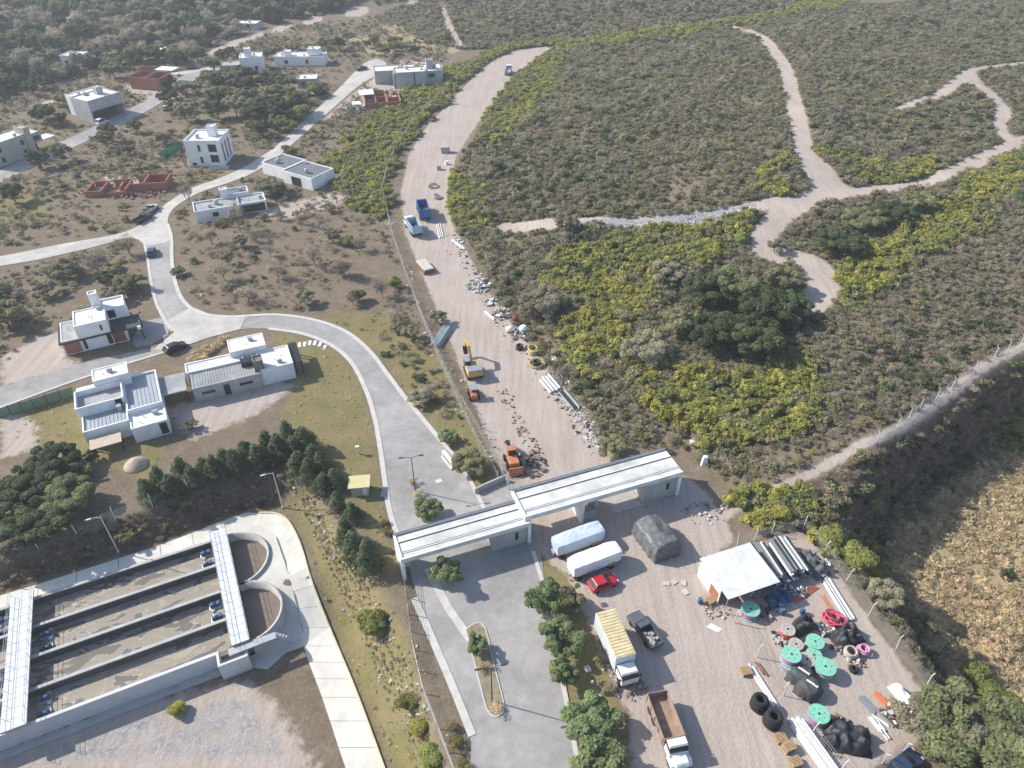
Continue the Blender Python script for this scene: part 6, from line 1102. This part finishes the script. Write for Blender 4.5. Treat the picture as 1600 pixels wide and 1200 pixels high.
# dry twiggy ground cover right of the thicket, greener over the mound
dry = np.clip((sp[:,0]-35)/40, 0, 1)*np.clip((175-sp[:,1])/60, 0, 1)
idx = np.where(r < 0.33-0.12*dry, rng.integers(0,3,len(sp)), np.where(r < 0.64-0.15*dry, rng.integers(3,6,len(sp)), np.where(r < 0.95, rng.integers(6,9,len(sp)), rng.integers(9,11,len(sp)))))
scl = (0.6+0.6*rng.random(len(sp))**2+0.9*(rng.random(len(sp))**9)+0.2*nz)*(1-0.25*dry)
dq = free(jitter(GP([(1290,470),(1420,420),(1600,290),(1720,250),(1720,450),(1600,525),(1400,655),(1180,765),(1100,700),(1250,640),(1270,560)]), 1.25), 0.2)
dn = vnoise(dq[:,0]/8, dq[:,1]/8, 35); dq = dq[rng.random(len(dq)) < np.clip(0.8+0.4*dn, 0.3, 1)]; di = np.where(rng.random(len(dq)) < 0.62, rng.integers(6,9,len(dq)), rng.integers(0,6,len(dq)))
stuff('dry_slope_scrub', 'low dry twiggy scrub on the slope above the ridge path', 'scrub', dq, 0.42+0.5*rng.random(len(dq)), di)
stuff('hill_scrub', 'low grey green and twiggy scrub covering the hillside', 'scrub', sp, scl, idx)
yp = []
for q in YW:
    b_ = np.array(q); g_ = jitter([(b_[:,0].min()-4, b_[:,1].min()-4), (b_[:,0].max()+4, b_[:,1].min()-4), (b_[:,0].max()+4, b_[:,1].max()+4), (b_[:,0].min()-4, b_[:,1].max()+4)], 1.0)
    e_ = sd_poly(q, g_[:,0], g_[:,1])+3.6*vnoise(g_[:,0]/6.5, g_[:,1]/6.5, 77)+1.5*vnoise(g_[:,0]/1.8, g_[:,1]/1.8, 78); yp.append(g_[e_ < 1.1])
yp.append(jitter(YW[0], 1.3)); yp = np.vstack(yp); yp = free(yp, -0.4); kz = vnoise(yp[:,0]/6, yp[:,1]/6, 9); yp = yp[rng.random(len(yp)) < np.clip(0.95+0.5*kz, 0.4, 1)]
nz = vnoise(yp[:,0]/5, yp[:,1]/5, 10); ry = rng.random(len(yp))+0.5*nz; idx = np.where(ry < 0.45, rng.integers(0,4,len(yp)), np.where(ry < 0.84, rng.integers(4,7,len(yp)), rng.integers(7,9,len(yp))))
stuff('yellow_thicket', 'dense belts of yellow green shrubs along fences and tracks', 'yellow', yp, 0.75+0.8*rng.random(len(yp)), idx)
FARH = GP([(560,-12),(610,18),(690,15),(705,60),(760,66),(840,58),(960,54),(1100,34),(1240,8),(1330,-8),(1330,-22),(700,-25)])
fp_ = free(jitter(FARH, 2.0), 0.3); stuff('far_hill_scrub', 'grey green scrub on the farthest slope at the top', 'scrub', fp_, 0.8+0.9*rng.random(len(fp_))**1.5, np.where(rng.random(len(fp_)) < 0.75, rng.integers(0,9,len(fp_)), rng.integers(9,11,len(fp_))))
# scattered single yellow shrubs on the hill
q = free(jitter(HILL, 6.0), 0.5); q = q[rng.random(len(q)) < 0.45*np.clip(0.4+vnoise(q[:,0]/20, q[:,1]/20, 12), 0, 1)]
stuff('scattered_yellow_shrubs', 'small yellow shrubs sprinkled among the grey scrub', 'yellow', q, 0.45+0.5*rng.random(len(q)), rng.integers(0,7,len(q)))
# scrub between the houses on the left
LEFT = GP([(-120,120),(250,70),(620,20),(700,70),(690,110),(640,200),(600,260),(600,340),(625,430),(680,570),(745,700),(700,690),(600,560),(500,485),(330,485),(285,450),(270,340),(225,385),(230,480),(90,510),(0,580),(-120,620)])
lp = free(jitter(LEFT, 1.5), 0.6)
nz = vnoise(lp[:,0]/11, lp[:,1]/11, 15)+0.5*vnoise(lp[:,0]/4, lp[:,1]/4, 16)
lp = lp[rng.random(len(lp)) < np.clip(0.6+0.8*nz, 0.14, 0.98)]
DRYP = GP([(300,380),(420,345),(560,330),(625,430),(660,520),(600,530),(500,480),(330,480),(290,450)]); kd_ = (sd_poly(DRYP, lp[:,0], lp[:,1]) > 0) | (rng.random(len(lp)) < 0.5); lp = lp[kd_]
r = rng.random(len(lp)); r = np.where(sd_poly(DRYP, lp[:,0], lp[:,1]) < 0, 0.5+0.45*r, r); r = r-0.2*nz[:len(r)] if len(nz) == len(r) else r; idx = np.where(r < 0.30, rng.integers(0,3,len(lp)), np.where(r < 0.52, rng.integers(3,6,len(lp)), np.where(r < 0.93, rng.integers(6,9,len(lp)), rng.integers(9,11,len(lp)))))
stuff('garden_scrub', 'patchy scrub and dry bushes between the houses', 'scrub', lp, 0.36+1.05*rng.random(len(lp))**2.0, idx)
# tan grass in the hollow on the right, and tufts on verges
tp = jitter(GP(TAN[0]), 0.62); keep = rng.random(len(tp)) < np.clip(0.75+0.5*vnoise(tp[:,0]/5, tp[:,1]/5, 18), 0.2, 1)
tp = tp[keep]; stuff('dry_grass_field', 'tall tan dry grass filling the hollow beside the yard', 'tuft', tp, 0.5+0.65*rng.random(len(tp)), rng.integers(0,5,len(tp)))
gp = jitter(GP([(1345,900),(1400,810),(1480,745),(1560,700),(1700,650),(1900,640),(1900,1400),(1600,1400),(1545,1200),(1490,1100),(1430,1000),(1385,945)]), 4.2)
gp = gp[rng.random(len(gp)) < np.clip(0.08+0.5*vnoise(gp[:,0]/7, gp[:,1]/7, 19), 0, 1)]
stuff('hollow_bushes', 'dark low bushes scattered in the dry grass hollow', 'scrub', gp, 0.5+0.7*rng.random(len(gp)), rng.integers(0,11,len(gp)))
BANK = GP([(1180,800),(1300,735),(1400,690),(1500,620),(1600,560),(1760,470),(1760,660),(1560,715),(1480,770),(1400,830),(1350,910),(1290,850),(1250,810)])
bp = jitter(BANK, 1.0); bp = bp[(dist_line(RIDGEW, bp[:,0], bp[:,1]) > 1.5)]; bp = bp[rng.random(len(bp)) < 0.8]
stuff('bank_scrub', 'dark scrub on the steep shaded bank below the ridge path', 'scrub', bp, 0.6+0.7*rng.random(len(bp)), rng.integers(0,11,len(bp)))
CREEK = GP([(1290,860),(1345,890),(1400,950),(1450,1020),(1500,1090),(1545,1180),(1500,1130),(1440,1050),(1380,970),(1330,905)])
cp = jitter(CREEK, 0.95); stuff('creek_scrub', 'dry bushes along the outside of the yard fence', 'scrub', cp, 0.5+0.5*rng.random(len(cp)), rng.integers(0,11,len(cp)))
# banks round the treatment plant
PB = GP([(-40,890),(100,850),(230,800),(340,755),(450,715),(475,735),(540,850),(620,960),(690,1100),(730,1210),(610,1210),(560,1080),(500,920),(470,830),(430,790),(380,790),(250,840),(0,925)])
q = jitter(PB, 1.3); kz = vnoise(q[:,0]/6, q[:,1]/6, 22); q = q[rng.random(len(q)) < np.clip(0.4+0.6*kz, 0.05, 0.9)]; q = q[sd_poly(PLANT, q[:,0], q[:,1]) > 0.5]
stuff('bank_undergrowth', 'short dry undergrowth on the banks round the treatment plant', 'tuft', q, 0.2+0.3*rng.random(len(q)), rng.integers(0,5,len(q)))
q = jitter(GP([(465,735),(520,840),(600,950),(650,1075),(705,1215),(655,1215),(600,1080),(552,965),(505,870),(475,800)]), 0.5); q = q[rng.random(len(q)) < 0.85]
stuff('slope_brush', 'grey brush and stones down the middle of the slope left of the road fence', 'scrub', q, 0.14+0.24*rng.random(len(q)), np.where(rng.random(len(q)) < 0.72, rng.integers(6,9,len(q)), rng.integers(0,6,len(q))))
q = jitter(GP([(-30,880),(230,795),(450,715),(455,760),(395,795),(250,845),(0,922)]), 0.85); q = q[(rng.random(len(q)) < 0.75) & (sd_poly(PLANT, q[:,0], q[:,1]) > 0.3)]
stuff('cut_bank_brush', 'dark brush on the cut bank between fence and plant', 'scrub', q, 0.25+0.4*rng.random(len(q)), rng.integers(0,11,len(q)))
# small tufts on lawns and verges and along the dirt road
vp = []
for z in LAWN[:5]: vp.append(jitter(GP(z), 1.5))
vp = np.vstack(vp); vp = free(vp, -0.3) if False else vp
ok = (sd_poly(ROADW, vp[:,0], vp[:,1]) > 0.8) & (sd_poly(PLANT, vp[:,0], vp[:,1]) > 0.6)
for w, mg in NOGO: ok &= sd_poly(w, vp[:,0], vp[:,1]) > mg
vp = vp[ok & (rng.random(len(vp)) < 0.7)]
stuff('verge_tufts', 'short dry grass tufts on the verges', 'tuft', vp, 0.13+0.17*rng.random(len(vp)), rng.integers(0,5,len(vp)))
hp = jitter(GP([(296,560),(330,540),(350,528),(353,535),(335,550),(300,570)]), 0.6)
stuff('tall_grass_hedge', 'tall dry green grass hedge behind the ribbed roof house', 'tuft', hp, 0.7+0.5*rng.random(len(hp)), rng.integers(0,5,len(hp)))
# the wood beyond the village
WOOD = GP([(-260,-60),(500,-25),(560,6),(420,40),(330,75),(250,95),(150,105),(80,130),(0,150),(-160,200)])
wp = free(jitter(WOOD, 5.6), 0.5); wp = wp[rng.random(len(wp)) < 0.93]
nz = vnoise(wp[:,0]/40, wp[:,1]/40, 25); r = rng.random(len(wp))+0.3*nz
idx = np.where(r < 0.5, rng.integers(0,3,len(wp)), np.where(r < 0.56, rng.integers(3,5,len(wp)), rng.integers(5,9,len(wp))))
stuff('far_wood', 'far wood of dark evergreens and bare grey trees', 'wood', wp, 2.6+2.3*rng.random(len(wp)), idx)

# ------------------------------------------------------------------ trees and shrubs that stand on their own
TREE = {}
def tree_kind(key, crown, trunk): TREE[key] = (crown, trunk)
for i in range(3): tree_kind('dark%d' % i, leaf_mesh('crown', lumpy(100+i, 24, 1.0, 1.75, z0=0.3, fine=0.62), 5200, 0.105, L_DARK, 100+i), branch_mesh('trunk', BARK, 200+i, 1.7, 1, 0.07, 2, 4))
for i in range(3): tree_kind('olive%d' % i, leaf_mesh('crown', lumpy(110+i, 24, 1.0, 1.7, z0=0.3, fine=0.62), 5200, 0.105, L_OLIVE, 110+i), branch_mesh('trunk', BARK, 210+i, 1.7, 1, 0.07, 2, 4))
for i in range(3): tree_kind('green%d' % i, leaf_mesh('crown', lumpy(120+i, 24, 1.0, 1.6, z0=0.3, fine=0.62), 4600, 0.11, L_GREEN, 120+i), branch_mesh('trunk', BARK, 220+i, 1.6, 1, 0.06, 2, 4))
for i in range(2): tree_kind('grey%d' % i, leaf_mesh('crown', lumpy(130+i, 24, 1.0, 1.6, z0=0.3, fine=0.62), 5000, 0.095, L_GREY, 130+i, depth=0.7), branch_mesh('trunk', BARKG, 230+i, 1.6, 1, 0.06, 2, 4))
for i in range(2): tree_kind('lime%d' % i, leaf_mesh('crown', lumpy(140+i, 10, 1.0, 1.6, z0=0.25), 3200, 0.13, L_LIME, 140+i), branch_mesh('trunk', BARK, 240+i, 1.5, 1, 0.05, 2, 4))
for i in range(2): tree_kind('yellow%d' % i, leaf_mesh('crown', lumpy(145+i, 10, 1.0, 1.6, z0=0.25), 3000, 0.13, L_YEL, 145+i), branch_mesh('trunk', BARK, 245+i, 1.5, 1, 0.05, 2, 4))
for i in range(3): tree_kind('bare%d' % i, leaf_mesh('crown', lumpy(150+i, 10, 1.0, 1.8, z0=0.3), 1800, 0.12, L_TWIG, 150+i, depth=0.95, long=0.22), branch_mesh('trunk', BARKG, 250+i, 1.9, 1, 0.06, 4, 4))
def conifer_lobes(seed):
    r = np.random.default_rng(seed); out = []
    for k in range(9):
        z = 0.2+k*0.22; q = 1.0*(1-(k/9.4)**1.5)
        for j in range(5):
            t = 6.283*(j+r.random())/5; w = q*(0.45+0.4*r.random()); out.append((w*math.cos(t), w*math.sin(t), z+0.12*r.random(), q*0.34+0.08, q*0.34+0.08, 0.16+0.1*r.random()))
    return out
for i in range(2): tree_kind('conifer%d' % i, leaf_mesh('crown', conifer_lobes(160+i), 3600, 0.12, L_CON, 160+i, long=0.6), MB().tube((0,0,-0.2),(0,0,2.3),0.07,0.02,6).mesh('trunk', BARK))
tuftm = [leaf_mesh('blades', lumpy(170+i, 5, 1.0, 1.3, z0=0.1), 420, 0.3, L_TAN if i else mat('pampas_green', (0.25,0.23,0.09), 0.9, 0.2, 1.0, tint=0.4), 170+i, depth=0.95, long=0.18) for i in range(2)]
NTREE = [0]
TREE_BIG = {}
for i in range(2): TREE_BIG['olive%d' % i] = leaf_mesh('crown', lumpy(310+i, 60, 1.0, 1.4, z0=0.2, fine=0.5), 16000, 0.06, L_OLV2, 310+i)
TREE_BIG['grey0'] = leaf_mesh('crown', lumpy(320, 45, 1.0, 1.4, z0=0.2, fine=0.5), 14000, 0.058, L_GREY, 320, depth=0.6)
TREE_BIG['dark0'] = leaf_mesh('crown', lumpy(330, 45, 1.0, 1.4, z0=0.2, fine=0.5), 13000, 0.062, L_DARK, 330)
def tree(kind, x, y, R, Ht=None, label='', group=None, name='tree', cat='tree'):
    cr, tr = TREE[kind+str(NTREE[0] % sum(1 for k in TREE if k[:-1] == kind))]; NTREE[0] += 1
    bigs = [k for k in TREE_BIG if k[:-1] == kind]
    if R > 4.0 and bigs: cr = TREE_BIG[bigs[NTREE[0] % len(bigs)]]
    z = float(H(x, y))
    t = thing(name, label, cat, (x, y, z-0.05), random.random()*6.283, group, (R, R, (Ht or R*1.65)/1.65))
    obj('crown', cr, t); obj('trunk', tr, t); return t
def tree_at(kind, px, py, R, Ht=None, label='', group=None, name='tree', cat='tree'):
    p = G(px, py); return tree(kind, p.x, p.y, R, Ht, label, group, name, cat)
# --- individual trees, read off the photograph: (px, py of the foot, crown radius, height, kind, label)
ONE = [
 (25,316,3.4,5.2,'dark','dark round tree on the lawn at the left edge'), (425,303,4.2,5.5,'grey','big round grey green tree beside the low slate roofed house'), (375,362,2.6,7.5,'bare','bare tree standing in front of the long low house'), (296,318,2.3,6.5,'bare','bare tree at the left end of the long low house'),
 (845,488,4.8,6.2,'grey','large grey green tree by the scrap beside the dirt road'), (886,362,3.0,4.6,'grey','round grey tree at the end of the rocky track'), (1040,440,3.8,5.0,'grey','grey domed tree above the yellow thicket'), (1100,475,5.0,8.2,'dark','dark tree in the middle of the thicket, upper one'), (1150,470,5.0,8,'olive','olive tree on the upper right of the thicket'), (1190,510,5.8,9,'dark','largest dark tree at the right edge of the thicket'), (1120,540,5.4,8.2,'dark','dark tree low in the thicket'), (1175,555,5.2,8.2,'dark','dark tree casting shade at the foot of the thicket'), (1060,520,3.4,5,'olive','olive tree between dark thicket and yellow shrubs'), (1005,562,4.6,6,'grey','bare grey domed tree in the yellow thicket'), (1215,460,3.6,5.5,'olive','olive tree beside the sandy patch'), (1228,505,4.3,7.6,'dark','dark tree edge beside the sandy clearing'),
 (1310,395,5.4,6.2,'dark','big dark tree right of the sandy clearing'), (1345,357,4.8,5.4,'olive','olive tree behind the big dark one by the clearing'), (1395,345,4.6,5.2,'dark','dark spreading tree below the track junction'), (1430,330,3.6,4.4,'olive','olive tree at the right end of the row below the junction'), (1210,395,2.2,3.4,'grey','small grey tree on the sandy track'),
 (955,712,2.2,3.2,'olive','green bush tree behind the gate roof'), (684,505,2.0,3.0,'grey','small grey tree between the fence and the dirt road'), (1500,1180,6.2,7.5,'olive','large olive tree at the bottom right corner of the yard'), (1570,1190,6.0,7.5,'olive','broad olive tree at the bottom right of the picture'), (1455,1150,4.2,6,'grey','grey tree overhanging the yard fence corner'),
 (1330,880,2.6,3.6,'lime','lime green bush outside the fenced corner'), (1295,850,1.8,2.8,'lime','small lime bush behind the pipe racks'), (1215,812,1.6,3,'yellow','yellow green shrub on the slope above the shed'), (1425,985,2.2,2.8,'olive','dark bush outside the fence posts'), (1380,940,2.4,3,'grey','grey bush outside the fence bend'), (1520,1060,2.0,3,'lime','lime bush in the hollow'), (1545,1100,2.4,3.6,'lime','lime tree above the large olive tree'), (1585,680,3.2,4.6,'lime','lime tree at the right edge in the hollow'), (1360,790,1.6,2.4,'lime','small lime bush on the dark bank'),
 (668,808,2.2,3.0,'green','green tree before the gate roof'), (700,908,2.2,3.8,'green','leafy green tree in front of the gate opening'), (745,1018,1.3,2.6,'green','green tree on the upper end of the median island'), (850,950,2.6,4.2,'green','green tree at the corner of the verge below the gate'), (890,948,1.8,3.2,'olive','olive tree joined to the verge corner tree'), (875,1010,2.7,4.2,'green','second green tree down the yard verge'), (880,1065,1.9,3.6,'green','third green tree down the yard verge'), (925,1145,3.3,4.6,'green','fourth green tree down the yard verge, opposite the tipper'), (935,1215,3.2,4.6,'green','bottom green tree of the yard verge'),
 (700,690,1.8,2.0,'green','low green bush right of the main road'), (735,735,2.6,3.0,'olive','olive bush spreading beside the low wall'), (655,630,2.0,2.4,'grey','grey bush on the verge above the sign'), (585,985,2.2,3.4,'lime','lime bush on the slope beside the plant lane'), (640,1100,1.4,1.7,'lime','lime shrub halfway down the slope by the road fence'), (655,1140,1.3,1.6,'yellow','yellow shrub on the slope by the road fence'), (672,1185,1.5,1.8,'lime','lime shrub at the bottom of the slope by the road fence'), (280,1112,1.3,1.6,'yellow','single yellow bush on the gravel below the water channels'),
 (92,740,4.1,5.6,'dark','tall dark tree group top behind the zinc roofed house'), (60,772,4.2,5.8,'dark','dark tree at the left of the garden group'), (112,792,4.1,5.4,'olive','olive tree in the middle of the garden group'), (75,832,4.5,5.8,'dark','dark tree nearest the bank in the garden group'), (20,800,4.1,5.6,'dark','dark tree at the left edge of the garden group'), (135,745,1.4,2.4,'green','small green tree right of the garden group'), (148,720,1.1,2.0,'dark','small dark bush behind the pergola slab'), (10,860,2.8,4.2,'grey','grey tree at the bottom left of the garden'),
 (200,500,1.0,1.6,'lime','lime bush on the corner by the cube house'), (180,470,2.6,3.6,'grey','grey green tree above the cube house chimney'), (205,455,2.8,3.4,'olive','olive tree beside the narrow street'), (185,420,1.3,1.8,'lime','lime bush in the scrub above the cube house'), (280,430,1.6,2.0,'green','bright green bush at the bend of the side street'), (200,845,1.3,1.8,'olive','bush on the bank by the lamp post'),
 (1380,620,0.1,0.2,'lime','x'), (560,470,1.9,3.2,'lime','bright lime bush beside the dry field'), (618,450,1.6,2.8,'lime','small lime bush by the dirt road fence'), (545,385,1.4,2.6,'lime','thin lime bush in the dry field'), (335,115,3.2,6.5,'olive','round olive tree at the end of the village road'), (282,104,3.4,6,'dark','round dark tree left of the pale lane'), (495,150,3.6,5.5,'lime','bright lime tree on the street beside the small white house'), (470,188,3.6,5.6,'lime','lime tree on the upper street verge'), (455,205,3.0,4.2,'lime','small lime tree lower on the upper street'), (455,245,2.4,3.6,'lime','lime bush beside the slate roofed house'), (590,60,1,1,'grey','x'), (700,440,1.0,1.4,'lime','x')]
for (px, py, R, Ht, kind, lab) in ONE:
    if lab != 'x': tree_at(kind, px, py, R, Ht, lab, None, 'bush' if Ht < 3.3 else kind.replace('dark','evergreen').replace('olive','olive').replace('grey','grey').replace('lime','lime').replace('yellow','yellow').replace('green','green').replace('evergevergreen','evergreen')+'_tree', 'bush' if Ht < 3.3 else 'tree')
ORD = 'first second third fourth fifth sixth seventh eighth ninth tenth eleventh twelfth thirteenth fourteenth fifteenth sixteenth seventeenth eighteenth nineteenth twentieth twenty-first twenty-second twenty-third twenty-fourth twenty-fifth twenty-sixth twenty-seventh twenty-eighth twenty-ninth thirtieth'.split()
# conifer hedge behind the plant fence
k = 0
for (px, py) in [(235,782),(255,765),(272,772),(290,752),(305,760),(322,742),(340,748),(355,732),(372,738),(388,722),(405,726),(420,706),(438,712),(452,692),(462,712),(478,702),(470,735),(492,722),(488,752),(505,742),(508,768),(525,762)]:
    tree_at('conifer', px, py, 1.7+0.6*random.random(), 2.5+1.1*random.random(), ORD[k]+' conifer from the left in the hedge behind the plant fence', 'conifer hedge row', 'conifer', 'conifer'); k += 1
for (px, py, R, Ht, lab) in [(545,852,1.8,4.2,'tall conifer below the yellow roofed hut, uppermost of the lower group'),(558,880,2.0,4.8,'bluish conifer in the middle of the group left of the gate'),(580,892,2.0,4.6,'lowest conifer left of the gate column'),(530,800,1.6,3,'dark conifer left of the yellow roofed hut'),(552,812,1.5,2.6,'low conifer just below the yellow roofed hut')]:
    tree_at('conifer', px, py, R, Ht, lab, None, 'conifer', 'conifer')
# ball shaped ornamental grasses
for (px, py, R, lab) in [(645,757,0.95,'tan grass ball behind the lamp post before the gate'),(652,776,0.95,'tan grass ball in front of the lamp post before the gate'),(601,820,0.9,'upper olive grass ball left of the road'),(604,835,0.95,'lower olive grass ball left of the road'),(755,1046,0.95,'golden grass ball on the median island'),(776,1110,0.95,'golden grass ball at the lower tip of the median island'),(938,1035,1.1,'yellow grass tuft beside the box truck cab'),(952,1075,1.0,'yellow grass tuft below the box truck'),(965,1120,0.9,'yellow grass tuft beside the tipper truck'),(708,1140,0.9,'green grass ball at the lower left kerb'),(712,1165,1.2,'olive grass clump at the lower left kerb'),(725,1200,1.1,'green clump at the bottom of the left kerb')]:
    p = G(px, py); t = thing('grass_clump', lab, 'grass clump', p, random.random()*6, None, (R, R, R)); o = obj('blades', tuftm[0 if 'green' in lab or 'olive' in lab else 1], t); o['kind'] = 'stuff'; obj('tuft_base', MB().lathe([(0.05,-0.1),(0.25,-0.1),(0.2,0.3),(0.05,0.4)], 7).mesh('tuft_base', BARK), t)
# trees of the village: many alike, spread over the gardens
VIL = [ ([(230,150),(330,125),(430,110),(470,150),(420,200),(330,190),(270,190),(250,180)], 8.0, ('dark','dark','olive','grey'), 3.4, 5.6, 'dark garden tree in the belt between village road and upper street', 'trees between the village roads'),
 ([(390,120),(470,150),(480,180),(420,230),(385,220),(390,170)], 7.0, ('dark','dark','dark','olive'), 3.3, 5.6, 'dark evergreen tree massed behind the tall white house', 'evergreens behind the tall white house'),
 ([(0,290),(120,240),(200,200),(290,190),(285,230),(240,250),(270,275),(140,275),(0,290)], 10.5, ('olive','dark','grey','olive'), 2.5, 4.0, 'olive garden tree in the open scrub below the village road', 'garden trees below the village road'),
 ([(0,430),(130,400),(220,380),(235,450),(150,455),(90,470),(80,505),(0,520)], 8.0, ('olive','grey','dark','bare'), 2.7, 3.8, 'scrubby tree in the plot above the cube house', 'trees above the cube house'),
 ([(300,380),(420,345),(540,330),(600,440),(640,500),(600,530),(500,480),(330,480)], 9.5, ('bare','bare','bare','grey'), 2.2, 3.6, 'bare scrubby tree in the dry plot left of the dirt road', 'trees in the dry plot'),
 ([(0,150),(110,150),(110,165),(60,190),(100,205),(200,165),(110,140),(40,120),(0,120)], 8.0, ('dark','olive','dark','grey'), 3.4, 5.5, 'dark tree at the near edge of the far wood', 'trees at the near edge of the wood'),
 ([(340,85),(420,85),(520,60),(640,75),(690,85),(600,90),(520,80),(420,100),(350,105)], 9.0, ('olive','grey','dark','lime'), 2.8, 4.6, 'olive tree behind the farthest white houses', 'trees behind the farthest houses'),
 ([(140,105),(250,95),(350,80),(330,100),(220,112),(150,130)], 8.5, ('dark','bare','dark','olive'), 3.8, 6.5, 'dark tree along the foot of the far wood', 'trees along the foot of the wood'),
 ([(420,580),(450,600),(440,640),(400,660),(300,700),(260,680),(400,640)], 7.0, ('grey','olive','bare','grey'), 1.9, 2.6, 'grey bush in the plot behind the long house', 'bushes behind the long house'),
 ([(560,500),(640,520),(690,600),(680,640),(630,560)], 6.0, ('bare','grey','bare','olive'), 1.8, 2.8, 'bare grey bush on the verge between road and fence', 'bushes between the road and the fence')]
LAND = [('tall white house',330,235),('beige house',40,225),('grey porch house',155,165),('village brick shell',228,125),('brick ruin',200,292),('cube house',150,505),('long low white house',358,318),('slate roofed house',465,265),('small white house',482,125),('white house by the pool',395,98),('long white house',470,92),('upper street brick shell',600,155),('concrete house',645,118),('white box house',113,92),('street junction',250,350),('ribbed roof house',370,560),('pale green pipe pile',692,527),('two dump trucks',650,335),('name sign wall',697,707)]
KW = {'dark':'dark evergreen','olive':'olive green','grey':'grey green','bare':'bare grey','lime':'lime green'}
made = {}
for poly, step, kinds, R, Ht, lab, grp in VIL:
    for x, y in free(jitter(GP(poly), step), 1.6):
        f_ = 0.65+0.6*random.random(); kd = random.choice(kinds); t = tree(kd, x, y, R*f_, Ht*f_*(0.9+0.3*random.random()), lab, grp, 'garden_tree' if Ht > 3 else 'garden_bush', 'tree' if Ht > 3 else 'bush')
        yc_ = y*_c-(0-CAM_H)*_s; qx = 800+FPX*x/yc_; qy = 600-FPX*(y*_s+(0-CAM_H)*_c)/yc_
        nm, lx, ly = min(LAND, key=lambda l: math.hypot(l[1]-qx, (l[2]-qy)*1.6)); dx, dy = qx-lx, (qy-ly)*1.6
        side = ('right of' if dx > 0 else 'left of') if abs(dx) > abs(dy) else ('in front of' if dy > 0 else 'behind')
        made.setdefault((kd, nm, side, 'tree' if Ht > 3 else 'bush'), []).append((math.hypot(dx, dy), t))
for (kd, nm, side, w_), L_ in made.items():
    L_.sort(key=lambda e: e[0])
    for i, (d_, t) in enumerate(L_): t['label'] = (KW[kd]+' '+w_+' '+side+' the '+nm) if len(L_) == 1 else (KW[kd]+' '+w_+' '+side+' the '+nm+', '+('nearest to it' if i == 0 else ORD[i]+' nearest to it'))

# ------------------------------------------------------------------ the air
hz = MB().box(-330, 330, -30, 620, -9, 80.5)
hm = bpy.data.materials.new('thin_haze'); hm.use_nodes = True; hn = hm.node_tree.nodes; hn.remove(hn['Principled BSDF'])
pv = hn.new('ShaderNodeVolumePrincipled'); pv.inputs['Color'].default_value = (0.86,0.90,0.97,1); pv.inputs['Density'].default_value = 0.00033; pv.inputs['Anisotropy'].default_value = 0.2
hm.node_tree.links.new(pv.outputs[0], hn['Material Output'].inputs['Volume'])
tag(hz.build('haze', hm), 'thin pale haze over the whole scene', None, None, 'stuff')
sc.cycles.volume_bounces = 0
